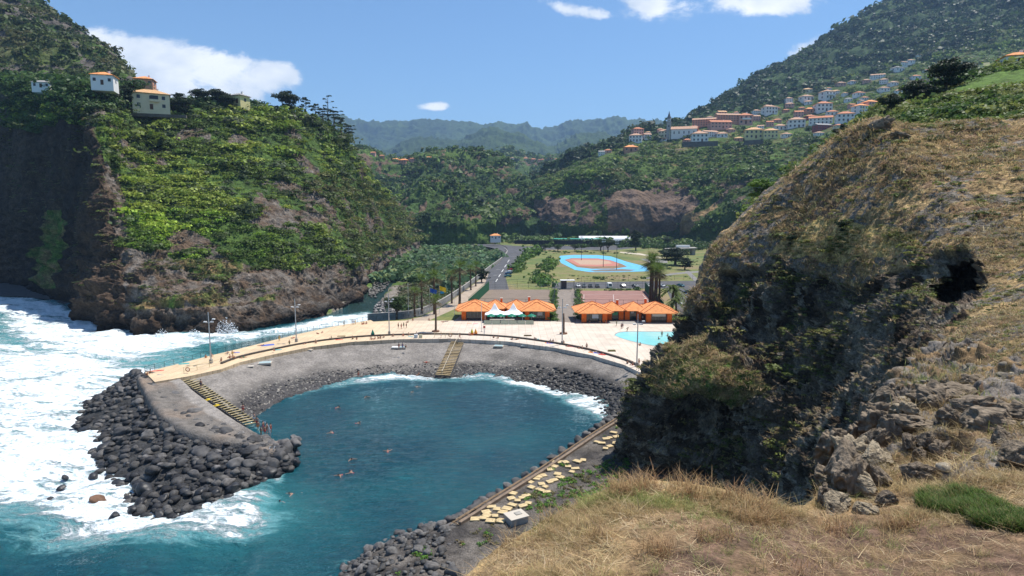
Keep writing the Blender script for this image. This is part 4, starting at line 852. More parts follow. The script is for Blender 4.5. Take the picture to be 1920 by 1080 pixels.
def mast_proto():
    r = empty('floodlight_mast', (0, 0, 0)); tag(r, 'mast', 'floodlight'); mb = MB(); mb.tube((0, 0, 0), (0, 0, 20), .22, .12); mb.build('pole', DKGREY, r); mb = MB(); mb.bar((-1.2, 0, 19), (1.2, 0, 19), .15, .12); mb.build('crossbar', DKGREY, r); mb = MB(); mb.bar((-1.2, 0, 17.6), (1.2, 0, 17.6), .15, .12); mb.build('crossbar', DKGREY, r)
    for x in (-1, 0, 1):
        for z in (17.9, 19.3): mb = MB(); mb.box((x, -.15, z), (.6, .3, .5)); mb.build('lamp_head', WHITE, r)
    return r
mp_ = mast_proto()
for px, py, s_, t in [(1090, 488, .9, 'dark floodlight mast at the far left edge of the blue track'), (1131, 501, .92, 'dark floodlight mast in the middle of the track infield'), (1156, 506, .92, 'dark floodlight mast near the front rim of the blue track'), (1239, 545, .0, '')]:
    if s_: place(mp_, g(px, py), .2, s_, t, 'floodlight masts round the track')
def flag(px, py, h, label, col, m2=None):
    r = empty('flagpole', g(px, py)); tag(r, label, 'flagpole'); mb = MB(); mb.tube((0, 0, 0), (0, 0, h), .07, .04); mb.build('pole', WHITE, r)
    if col:
        mb = MB(); V = []; n = 8
        for i in range(n+1):
            for k in (0, 1): V.append((.1+2.3*i/n, .25*math.sin(i*1.1), h-.25-1.5*k-.10*i))
        V += [(x, y+.03, z) for x, y, z in V]; m_ = (n+1)*2
        fs = [(2*i, 2*i+1, 2*i+3, 2*i+2) for i in range(n)]+[(m_+2*i, m_+2*i+2, m_+2*i+3, m_+2*i+1) for i in range(n)]
        mb.add(V, fs); f_ = mb.build('flag', mat('flag_'+m2, col, .8), r)
        if m2 == 'yellow': mb = MB(); mb.box((1.0, 0, h-2.6), (1.2, .03, .8)); mb.build('lower_flag', mat('flag_azure', (.03, .3, .6), .8), r)
flag(806.5, 590, 9.5, 'white flagpole flying a blue flag beside the palm trees', (.02, .09, .40), 'blue'); flag(824, 588, 10, 'white flagpole with a yellow flag above a blue one', (.75, .55, .02), 'yellow')
flag(766, 590, 11, 'bare white flagpole on the lawn between the round tree and the first palm', None); flag(786, 592, 8, 'bare white flagpole left of the blue flag', None); flag(852, 592, 9.5, 'bare white flagpole on dry lawn left of the orange pavilion', None)
# ================================================================ RAILINGS AND FENCES
def railing(name, line, z, h, step, label, cat, m=DSTEEL, nr=3, maxp=98, mesh_=None):
    pts = [Vector(p) for p in atZ(*dens(line, 6).T, z)]; r = empty(name, pts[0]); tag(r, label, cat); o0 = pts[0]
    mb = MB()
    for k in range(nr):
        zz = h*(1-k/nr) if nr > 1 else h
        for a, b in zip(pts[:-1], pts[1:]): mb.tube(a-o0+Vector((0, 0, zz)), b-o0+Vector((0, 0, zz)), .045 if k == 0 else .028, n=5, cap=False)
    mb.build('rails', m, r)
    acc = 0; last = None; cnt = 0; nxt = 0
    for a, b in zip(pts[:-1], pts[1:]):
        Ls = (b-a).length
        while nxt <= acc+Ls and cnt < maxp:
            p = a.lerp(b, (nxt-acc)/Ls)-o0
            if cnt == 0: mb = MB(); mb.tube((0, 0, 0), (0, 0, h+.05), .05, n=5); pp_ = mb.build('post', m, r); pp_.location = p
            else: c_ = pp_.copy(); COL.objects.link(c_); c_.parent = r; c_.location = p
            cnt += 1; nxt += step
        acc += Ls
    if mesh_:
        mb = MB()
        for a, b in zip(pts[:-1], pts[1:]): mb.bar(a-o0+Vector((0, 0, .1)), b-o0+Vector((0, 0, .1)), .03, h*mesh_)
        mb.build('mesh_screen', GREENF, r)
    return r
railing('metal_railing', RAILPX+[(740, 598), (790, 589)], ZD, 1.25, 2.4, 'dark metal railing with posts along the seaward edge of the pale deck', 'railing', mat('railing_teal', (.03, .07, .075), .5))
railing('metal_railing', [(790, 590), (827, 573), (866, 547), (900, 522)], ZP, 1.1, 2.6, 'grey metal railing beside the palm promenade above the river stones', 'railing', mat('railing_grey', (.3, .31, .3), .5))
railing('court_fence', [(1034, 585), (1032, 543), (917, 543)], ZP, 4.2, 5.5, 'tall thin wire fence round the brown court', 'fence', DSTEEL, 4)
railing('court_fence', [(1087, 586), (1086, 545), (1209, 545)], ZP, 4.2, 5.5, 'tall thin wire fence round the red court', 'fence', DSTEEL, 4)
railing('court_fence', [(884, 578), (1030, 580)], ZP, 3.6, 5, 'tall wire fence between the left pavilion and the brown court', 'fence', DSTEEL, 3)
railing('court_fence', [(1090, 580), (1238, 582)], ZP, 3.6, 5, 'tall wire fence between the right pavilion and the red court', 'fence', DSTEEL, 3)
railing('court_fence', [(1209, 546), (1222, 561), (1244, 588)], ZP, 4.5, 2.2, 'tall green screened fence beside the row of palms and the red court', 'fence', GREENF, 2, mesh_=.85)
railing('court_fence', [(917, 544), (900, 560), (878, 582)], ZP, 4.5, 2.4, 'tall green screened fence on the left side of the brown court', 'fence', GREENF, 2, mesh_=.85)
railing('low_fence', [(955, 540), (1034, 541)], ZP, 1.6, 3, 'low pale fence at the end of the road beyond the brown court', 'fence', STEEL, 2)
railing('low_fence', [(1090, 528), (1335, 524)], ZP, 2.4, 5, 'thin wire fence behind the parked cars below the lawn', 'fence', DSTEEL, 3)
railing('life_ring_rail', [(345, 700), (380, 692), (412, 684)], ZD, 1.3, 3, 'pale yellow rail at the head of the left stairs', 'railing', mat('rail_cream', (.6, .5, .28), .6), 2)
railing('life_ring_rail', [(815, 633), (850, 633)], ZD, 1.3, 3, 'pale yellow rail left of the middle stairs', 'railing', mat('rail_cream', (.6, .5, .28), .6), 2)
def ring(p, label):
    r = empty('life_ring', p); tag(r, label, 'life ring'); mb = MB(); n = 16; m_ = 6; V = []
    for i in range(n):
        t = 2*math.pi*i/n
        for k in range(m_): u = 2*math.pi*k/m_; V.append(((.42+.1*math.cos(u))*math.cos(t), .1*math.sin(u), .55+(.42+.1*math.cos(u))*math.sin(t)))
    mb.add(V, [(i*m_+k, i*m_+(k+1) % m_, ((i+1) % n)*m_+(k+1) % m_, ((i+1) % n)*m_+k) for i in range(n) for k in range(m_)]); mb.build('ring', mat('ring_brown', (.35, .16, .08), .6), r, True)
    mb = MB(); mb.box((0, .14, .5), (.1, .06, 1.0)); mb.build('bracket', WHITE, r)
ring(g(353, 699.5, ZD)+Vector((0, -.15, .3)), 'round life ring hanging on the rail above the left stairs'); ring(g(844.5, 634, ZD)+Vector((0, -.15, .3)), 'round life ring hanging on the rail left of the middle stairs')
# ================================================================ STAIRS
def stairs(name, a0, a1, b0, b1, zt, zb, n, label, m, hand=None):
    A0, A1, B0, B1 = [Vector(atZ(*p, z)) for p, z in ((a0, zt), (a1, zt), (b0, zb), (b1, zb))]
    r = empty(name, A0); tag(r, label, 'stairs')
    mb = MB(); 
    for (s0, s1) in ((A0, B0), (A1, B1)): mb.bar(s0-A0-Vector((0, 0, .55)), s1-A0-Vector((0, 0, .55)), .18, .5)
    mb.build('stringer', DKGREY, r)
    for i in range(n):
        t = i/(n-1); p = A0.lerp(B0, t)-A0; q = A1.lerp(B1, t)-A0; mb = MB(); mb.bar(p+Vector((0, 0, .03)), q+Vector((0, 0, .03)), .46, .1); mb.build('tread', m, r)
    if hand is not None:
        p = (A0*(1-hand)+A1*hand)-A0; q = (B0*(1-hand)+B1*hand)-A0; mb = MB(); mb.tube(p+Vector((0, 0, 1.0)), q+Vector((0, 0, 1.0)), .06)
        for i in range(9): u = p.lerp(q, i/8); mb.tube(u, u+Vector((0, 0, 1.0)), .035, n=5)
        mb.build('handrail', mat('handrail_pale', (.6, .52, .4), .6), r)
    return r
stairs('beach_stairs', (849, 634), (873, 634), (817, 702), (844, 704), 5.15, .75, 26, 'long timber stairs with a central handrail in the middle of the pebble beach', TIMB, .45)
stairs('beach_stairs', (331, 707), (352, 700), (459, 797), (484, 792), 5.1, 1.3, 29, 'long timber stairs down the left edge of the pebble beach beside the jetty', mat('mossy_timber', (.33, .27, .15), .85, var=.3, vs=2), None)
# ================================================================ JETTY
JT = np.array([(258, 712), (276, 745), (300, 778), (340, 806), (395, 825), (450, 834), (495, 848), (530, 850)], float); JR = np.array([(300, 703), (335, 709), (362, 733), (395, 757), (430, 782), (458, 800), (490, 818), (528, 832)], float); jz = np.array([5.3, 5.0, 4.6, 4.2, 3.7, 3.3, 2.9, 2.6])
L0 = atZ(*JT.T, jz); R0_ = atZ(*JR.T, jz)
JS = Surf([L0+np.array([-.6, -1.2, -6]), L0, L0*.65+R0_*.35, L0*.3+R0_*.7, R0_, R0_+np.array([.4, .4, -4.])], 260, 140, vt=np.concatenate([np.linspace(0, 1, 20, endpoint=False), np.linspace(1, 5, 120)])); JS.outward(); P = JS.P
JS.disp(.05*fbm(P*.8, 4, 3)); P = JS.P; band = sstep(2.9, 3.3, JS.tv[:, None]+.25*fbm(P*.3, 3, 5))
col = lerp(np.array([.15, .135, .12]), np.array([.225, .175, .135]), np.clip(.2+1.3*fbm(P*.12, 3, 4), 0, 1)); col = lerp(col, np.array([.26, .235, .21]), band*(1-sstep(.55, .8, (JS.tu[None, :]/7))))
tag(JS.obj('jetty', terrain_mat('jetty_gravel', [.8, 5], .3, .08, .8, vor=4), col), kind='structure')
YEL = mat('yellow_paint', (.70, .50, .03), .8)
def arrow(px, py, z, label):
    mb = MB(); p = Vector(atZ(px, py, z+.06)); mb.bar(p, p+Vector((2.4, .9, 0)), .22, .02); mb.bar(p+Vector((2.4, .9, 0)), p+Vector((1.4, 1.3, 0)), .22, .02); mb.bar(p+Vector((2.4, .9, 0)), p+Vector((1.9, -.1, 0)), .22, .02)
    tag(mb.build('painted_arrow', YEL), label, 'road marking')
arrow(368, 751, 4.35, 'yellow painted arrow on the jetty, the one higher up beside the stairs'); arrow(384, 762, 4.15, 'yellow painted arrow on the jetty, the lower one nearer the water')
# diver's ladder at jetty end
r = empty('swim_ladder', g(510, 852, 2.4)); tag(r, 'metal swim ladder with hoop rails at the tip of the jetty', 'ladder')
for x in (-.35, .35): mb = MB(); mb.path([(x, .8, 0), (x, .8, .9), (x, .3, 1.2), (x, -.1, .9), (x, -.2, -2.6)], .045); mb.build('side_rail', STEEL, r)
for i in range(6): mb = MB(); mb.tube((-.35, -.18, -.2-.4*i), (.35, -.18, -.2-.4*i), .035, n=5); mb.build('rung', STEEL, r)
railing('stair_railing', [(487, 800), (500, 806), (508, 820)], 2.9, 1.2, 1.3, 'thin metal railing beside the bathers waiting at the foot of the jetty stairs', 'railing', STEEL, 2)
# ================================================================ BEACH ITEMS
def slab(name, px, py, z, sx_, sy_, rz, h, m, label, cat, m2=None, group=None):
    r = empty(name, (BE.hit(px, py) or atZ(px, py, z)) if name == 'beach_platform' else atZ(px, py, z), rz); tag(r, label, cat, group); mb = MB(); mb.box((0, 0, h/2), (sx_, sy_, h)); mb.build('frame', m, r)
    if m2: mb = MB(); mb.box((0, 0, h+.03), (sx_*.86, sy_*.86, .06)); mb.build('cover', m2, r)
    return r
PANEL = mat('panel_bluegrey', (.36, .47, .48), .35); PALE = mat('pale_slab', (.50, .45, .38), .9)
slab('beach_platform', 497, 682, 4.1, 3.0, 2.3, .25, .35, PALE, 'blue grey topped platform on the left pebbles, the largest there', 'platform', PANEL)
slab('beach_platform', 470, 688, 4.0, 1.3, 1.1, .2, .25, PALE, 'small pale slab on the left pebbles next to the blue grey platform', 'platform')
slab('beach_platform', 581, 657, 4.4, 1.4, 1.0, -.3, .25, PALE, 'small pale slab on pebbles just below the parapet left of centre', 'platform')
slab('beach_platform', 741, 653, 4.0, 1.9, 1.5, 0, .35, PALE, 'white topped platform on the beach, left one of the pair with people', 'platform', WHITE)
slab('beach_platform', 755, 653, 4.0, 1.9, 1.5, 0, .35, PALE, 'white topped platform on the beach, right one of the pair with people', 'platform', PANEL)
slab('beach_platform', 935, 650, 4.3, 2.6, 2.0, -.15, .3, PALE, 'blue grey platform on pebbles right of the middle stairs', 'platform', PANEL)
slab('beach_platform', 985, 649.5, 4.5, 2.2, 1.5, -.2, .3, PALE, 'narrow pale platform on pebbles under the parapet farther right', 'platform', PANEL)
slab('planter_bed', 1147, 658.5, ZD, 1.9, 1.0, 0, .25, mat('planter_wood', (.2, .15, .07), .9), 'small brown green planting bed on the pale deck below the pool', 'planter', mat('dry_plants', (.10, .11, .03), .9))
slab('planter_bed', 989.5, 630, ZD, 2.2, .7, 0, .25, mat('planter_wood', (.2, .15, .07)), 'small dark planting bed on the deck below the cafe screens', 'planter', mat('dark_cover', (.10, .085, .06), .9))
slab('wooden_pallet', 640, 630.5, ZD, 2.2, 1.0, .1, .12, mat('planter_wood', (.2, .15, .07)), 'brown wooden pallet lying on the narrow deck', 'pallet')
cb = empty('lifeguard_cabinet', g(780, 637, 5.0)); tag(cb, 'white slatted cabinet standing against the parapet', 'cabinet'); mb = MB(); mb.box((0, 0, .75), (1.0, .7, 1.5)); mb.build('body', WHITE, cb); mb = MB(); 
for i in range(4): mb.box((-.36+.24*i, -.37, .75), (.05, .03, 1.35))
mb.build('slats', mat('slat_blue', (.3, .45, .5)), cb)
cb = empty('lifeguard_cabinet', g(789, 637, 5.0)); tag(cb, 'cream slatted cabinet right of the white one at the parapet', 'cabinet'); mb = MB(); mb.box((0, 0, .7), (.9, .6, 1.4)); mb.build('body', mat('cream_panel', (.65, .6, .4)), cb); mb = MB(); mb.box((0, -.32, .7), (.05, .04, 1.3)); mb.build('slats', PALE, cb)
def cone(px, py, c1, nm, label):
    r = empty('folded_parasol', g(px, py, ZD)); tag(r, label, 'parasol'); mb = MB(); mb.tube((0, 0, .8), (0, 0, 1.9), .45, .04, 10); mb.build('folded_canopy', mat('folded_'+nm, c1, .8), r); mb = MB(); mb.tube((0, 0, 0), (0, 0, 2.1), .03); mb.build('pole', WHITE, r); mb = MB(); mb.box((0, 0, .35), (.9, .6, .7)); mb.build('base', mat('base_'+nm, (.7, .2, .05) if nm != 'green' else (.02, .2, .15), .8), r)
cone(885, 628.5, (.6, .5, .04), 'yellow', 'yellow folded parasol on the deck right of the middle stairs, left one'); cone(892, 628.5, (.72, .3, .04), 'amber', 'amber folded parasol over an orange base, right one of the two'); cone(699, 630, (.01, .2, .14), 'green', 'closed green parasol standing among sitting people at the parapet')
r = empty('rescue_post', g(908, 628, ZD)); tag(r, 'white rescue post with a red top beside the parapet', 'post'); mb = MB(); mb.tube((0, 0, 0), (0, 0, 2.1), .12); mb.build('post', WHITE, r); mb = MB(); mb.box((0, 0, 2.3), (.6, .3, .6)); mb.build('buoy_box', mat('buoy_red', (.5, .06, .05)), r)
# gate house on the central path
gh = empty('gate_shelter', g(1064, 542)); tag(gh, 'flat white roofed gate shelter with dark bars at the far end of the central path', 'shelter')
mb = MB(); mb.box((0, 1, 4.0), (6.6, 3.5, .25)); mb.build('roof', WHITE, gh)
for x in (-3, 3): mb = MB(); mb.box((x, 0, 1.95), (.3, .3, 3.9)); mb.build('pillar', CONC, gh)
mb = MB()
for i in range(12): mb.box((-2.75+i*.5, .1, 1.6), (.06, .06, 3.2))
mb.build('gate_bars', DSTEEL, gh); mb = MB(); mb.box((-1.6, 2.5, 1.9), (2.8, .2, 3.8)); mb.build('back_wall', mat('mauve_wall', (.16, .12, .13)), gh)
# concrete shelter by the lawn
sh = empty('concrete_shelter', g(1278, 478)); tag(sh, 'modern concrete shelter with a cantilevered flat slab and white roof box', 'shelter')
mb = MB(); mb.add([(-15, -3, 4.4), (12, -4, 5.6), (13, 9, 5.6), (-12, 9, 4.6), (-15, -3, 4.9), (12, -4, 6.2), (13, 9, 6.2), (-12, 9, 5.1)], [(3, 2, 1, 0), (4, 5, 6, 7), (0, 1, 5, 4), (1, 2, 6, 5), (2, 3, 7, 6), (3, 0, 4, 7)]); mb.build('roof_slab', CONC, sh)
mb = MB(); mb.box((2, 4, 7.1), (11, 4, 1.7)); mb.build('roof_box', WHITE, sh); mb = MB(); mb.box((-3, 5, 2.2), (8, 4, 4.4)); mb.build('wall', CONC, sh); mb = MB(); mb.box((10, 3, 2.6), (3, 6, 5.4), 0, 1.0); mb.build('support', CONC, sh)
# greenhouses and shade net
for i, (px, py, w_, d_) in enumerate([(1133, 454, 62, 14), (1166, 455.5, 26, 12)]):
    r = empty('greenhouse', g(px, py)); tag(r, ['long white plastic greenhouse below the dark cliff', 'shorter white greenhouse at the right end of the long one'][i], 'greenhouse'); mb = MB(); V = []; n = 10
    for x in (-w_/2, w_/2):
        for k in range(n+1): t = math.pi*k/n; V.append((x, -math.cos(t)*d_/2, 1.5+math.sin(t)*6))
    fs = [(k, k+1, n+2+k, n+1+k) for k in range(n)]+[tuple(range(n+1)), tuple(range(2*n+1, n, -1))]; mb.add(V, fs); mb.build('cover', mat('greenhouse_film', (.75, .76, .76), .5), r); mb = MB(); mb.box((0, 0, .8), (w_*.99, d_*.97, 1.5)); mb.build('side_wall', mat('gh_side', (.4, .42, .4)), r)
r = empty('shade_house', g(1086, 456.5)); tag(r, 'low green shade net structure left of the white greenhouses', 'shade house'); mb = MB(); mb.box((0, 0, 5.4), (68, 16, .3)); mb.build('net_roof', mat('net_teal', (.06, .36, .28), .8), r)
for i in range(10): mb = MB(); mb.tube((-33+i*7.3, -7.5, 0), (-33+i*7.3, -7.5, 5.3), .15); mb.build('post', DKGREY, r)
# ================================================================ CARS
def car_proto():
    r = empty('parked_car', (0, 0, 0)); tag(r, 'car', 'car')
    prof = [(-2.1, .35), (-2.15, .75), (-1.95, .92), (-1.1, 1.0), (-.55, 1.42), (.75, 1.46), (1.5, 1.05), (2.08, .95), (2.12, .4)]
    mb = MB(); V = []
    for s_ in (-1, 1):
        for x, z in prof: V.append((x, s_*(.86 if z < 1.1 else .68), z))
    n = len(prof); mb.add(V, [(i, i+1, n+i+1, n+i) for i in range(n-1)]+[(n-1, 0, n, 2*n-1)]+[tuple(range(n-1, -1, -1)), tuple(range(n, 2*n))]); mb.build('body', WHITE, r)
    mb = MB(); V = []
    for s_ in (-1, 1):
        for x, z in [(-.98, 1.04), (-.52, 1.36), (.70, 1.40), (1.32, 1.06)]: V.append((x, s_*(.80 if z < 1.1 else .70), z))
    mb.add(V, [(0, 1, 2, 3), (7, 6, 5, 4)]); mb.build('side_window', GLASS, r)
    for nm, x0, z0, x1, z1 in (('windscreen', -1.08, 1.03, -.58, 1.42), ('rear_window', .80, 1.45, 1.46, 1.09)):
        mb = MB(); mb.add([(x0-.03, -.7, z0+.02), (x0-.03, .7, z0+.02), (x1-.03 if x1 < 0 else x1+.02, .6, z1+.02), (x1-.03 if x1 < 0 else x1+.02, -.6, z1+.02)], [(0, 1, 2, 3)]); mb.build(nm, GLASS, r)
    for x in (-1.3, 1.3):
        for y in (-.8, .8): mb = MB(); mb.tube((x, y-.1, .33), (x, y+.1, .33), .33, n=12); mb.build('wheel', mat('tyre', (.02, .02, .02)), r)
    for y in (-.6, .6): mb = MB(); mb.box((-2.14, y, .72), (.06, .3, .14)); mb.build('headlight', WHITE, r)
    return r
cp = car_proto()
PAINT = {k: mat('paint_'+k, c, .3, .2, coat=.5) for k, c in dict(white=(.75, .75, .75), silver=(.42, .44, .46), black=(.02, .02, .025), blue=(.03, .09, .2), red=(.4, .02, .02), grey=(.1, .11, .12), teal=(.04, .14, .16)).items()}
H2 = math.pi/2
cars = [(952, 519.5, 'teal', .3, 'dark teal car nearest in the roadside row left of the hedge'), (953, 514.5, 'blue', .25, 'blue car second in the roadside row left of the hedge'), (955, 511, 'white', .2, 'white car third in the roadside row left of the hedge'), (957.5, 507.5, 'red', .15, 'red car in the roadside row left of the hedge'), (960, 503.5, 'silver', .1, 'silver car at the far end of the roadside row'),
 (1084, 538, 'white', H2, 'white car right behind the gate shelter in the parking row'), (1095, 538.5, 'grey', H2, 'dark grey car second in the row behind the red court'), (1107, 538.5, 'black', H2, 'black car third in the row behind the red court'), (1120, 538.5, 'black', H2, 'black car left of the white van behind the red court'),
 (1168, 538.5, 'black', H2+.2, 'black car right of the white van behind the red court'), (1191, 538.5, 'grey', H2+.3, 'dark grey car left of the palm trunks'), (1217, 538, 'silver', H2, 'silver car half hidden by the palm trunks'), (1240.5, 538, 'silver', H2+.35, 'silver car just right of the palm trunks'),
 (1276, 537.5, 'teal', H2+.4, 'grey green car on its own in the right car park'), (1289, 550, 'black', .25, 'black car at the back of the trio in the right car park'), (1293, 554, 'black', .3, 'dark car in the middle of the trio in the right car park'), (1300, 557, 'silver', .35, 'silver blue car at the front of the trio in the right car park'), (1286, 572, 'white', .5, 'white car closest to the palm behind the right pavilion')]
for px, py, c_, rz, t in cars: place(cp, g(px, py, ZP+.02), rz, 1, t, 'parked cars', {'body': PAINT[c_]})
vn = empty('white_van', g(1143, 540, ZP+.02), H2); tag(vn, 'white van parked in the row behind the red court', 'van'); mb = MB(); mb.box((.3, 0, 1.35), (4.2, 1.9, 2.1)); mb.add([(-2.6, -.9, .4), (-2.6, .9, .4), (-1.8, .95, .4), (-1.8, -.95, .4), (-2.6, -.85, 1.1), (-2.6, .85, 1.1), (-1.8, .85, 2.2), (-1.8, -.85, 2.2)], [(0, 3, 2, 1), (4, 5, 6, 7), (0, 1, 5, 4), (1, 2, 6, 5), (2, 3, 7, 6), (3, 0, 4, 7)]); mb.build('body', WHITE, vn)
mb = MB(); mb.add([(-2.58, -.75, 1.2), (-2.58, .75, 1.2), (-1.86, .75, 2.15), (-1.86, -.75, 2.15)], [(0, 1, 2, 3)]); mb.build('windscreen', GLASS, vn)
for x in (-1.7, 1.6):
    for y in (-.9, .9): mb = MB(); mb.tube((x, y-.1, .36), (x, y+.1, .36), .36, n=12); mb.build('wheel', mat('tyre', (.02, .02, .02)), vn)
# ================================================================ GROYNE ON THE RIGHT
GL = [(862, 985), (920, 948), (1015, 888), (1112, 822), (1162, 790)]
gb = [Vector(p) for p in atZ(*dens(GL, 4).T, 2.35)]
r = empty('groyne_wall', gb[0]); tag(r, 'long low concrete groyne beam with rusty railing wires beside the lagoon', 'groyne'); o0 = gb[0]
mb = MB()
for a, b in zip(gb[:-1], gb[1:]): mb.bar(a-o0, b-o0, .45, .45)
mb.build('beam', mat('rusty_concrete', (.20, .15, .11), .9, var=.3, vs=1.5), r)
mb = MB(); off = Vector((-1.5, -.9, 0))*.75
for a, b in zip(gb[:-1], gb[1:]):
    for k in range(3): mb.tube(a-o0+off*(.4+.35*k)+Vector((0, 0, .9-.25*k)), b-o0+off*(.4+.35*k)+Vector((0, 0, .9-.25*k)), .04, n=4, cap=False)
mb.build('wires', mat('rusty_wire', (.30, .21, .13), .8), r)
for i in range(0, len(gb)): mb = MB(); mb.path([gb[i]-o0, gb[i]-o0+off*.7+Vector((0, 0, .8)), gb[i]-o0+off*1.4], .05, 4); mb.build('bracket', mat('rusty_wire', (.3, .21, .13)), r)
cbk = empty('concrete_box', atZ(968, 978, 2.6), .5); tag(cbk, 'square grey concrete chamber with a lid among the yellow slabs', 'concrete chamber'); mb = MB(); mb.box((0, 0, .35), (2.3, 1.9, .9)); mb.build('walls', CONC, cbk); mb = MB(); mb.box((0, 0, .86), (2.5, 2.1, .14)); mb.build('slab', PALE, cbk); mb = MB(); mb.box((.3, .1, .97), (.8, .7, .08)); mb.build('hatch', CONC, cbk)
YS = mat('yellow_stone', (.52, .40, .22), .9, var=.25, vs=2)
mb = MB(); mb.add([(-.55, -.4, 0), (.5, -.48, 0), (.58, .36, 0), (-.4, .45, 0), (-.53, -.38, .14), (.48, -.46, .14), (.55, .34, .14), (-.38, .43, .14)], [(3, 2, 1, 0), (4, 5, 6, 7), (0, 1, 5, 4), (1, 2, 6, 5), (2, 3, 7, 6), (3, 0, 4, 7)])
ys = mb.build('stone_slab', YS); tag(ys, 'slab', 'stone slab')
rs = random.Random(5); k = 0
slabs = [(890, 975), (911, 962), (913, 968), (921, 952), (931, 956), (928, 969), (950, 955), (960, 948), (970, 940), (978, 935), (986, 931), (958, 936), (960, 926), (980, 950), (990, 945), (996, 915), (993, 905), (1005, 899), (1011, 895), (1012, 920), (1025, 924), (1015, 909), (1022, 914), (1030, 905), (1038, 902), (1045, 890), (1050, 896), (1019, 893), (1040, 876), (1060, 868), (1065, 876), (1072, 886), (1078, 880), (1082, 866), (1093, 864), (1050, 868), (1120, 830), (1128, 832), (1136, 824), (1143, 822), (1150, 812), (1155, 832), (1143, 838), (1160, 800), (1135, 842), (1155, 820), (905, 973), (938, 978), (942, 962), (1032, 882), (1042, 868), (919, 978)]
for px, py in slabs:
    h = TR.hit(px, py)
    if h: k += 1; place(ys, h+Vector((0, 0, .08)), rs.uniform(-.6, .6), (rs.uniform(.75, 1.25), rs.uniform(.8, 1.2), 1), 'loose flat yellow stone slab lying on the black gravel beside the groyne', 'yellow stone slabs beside the groyne')
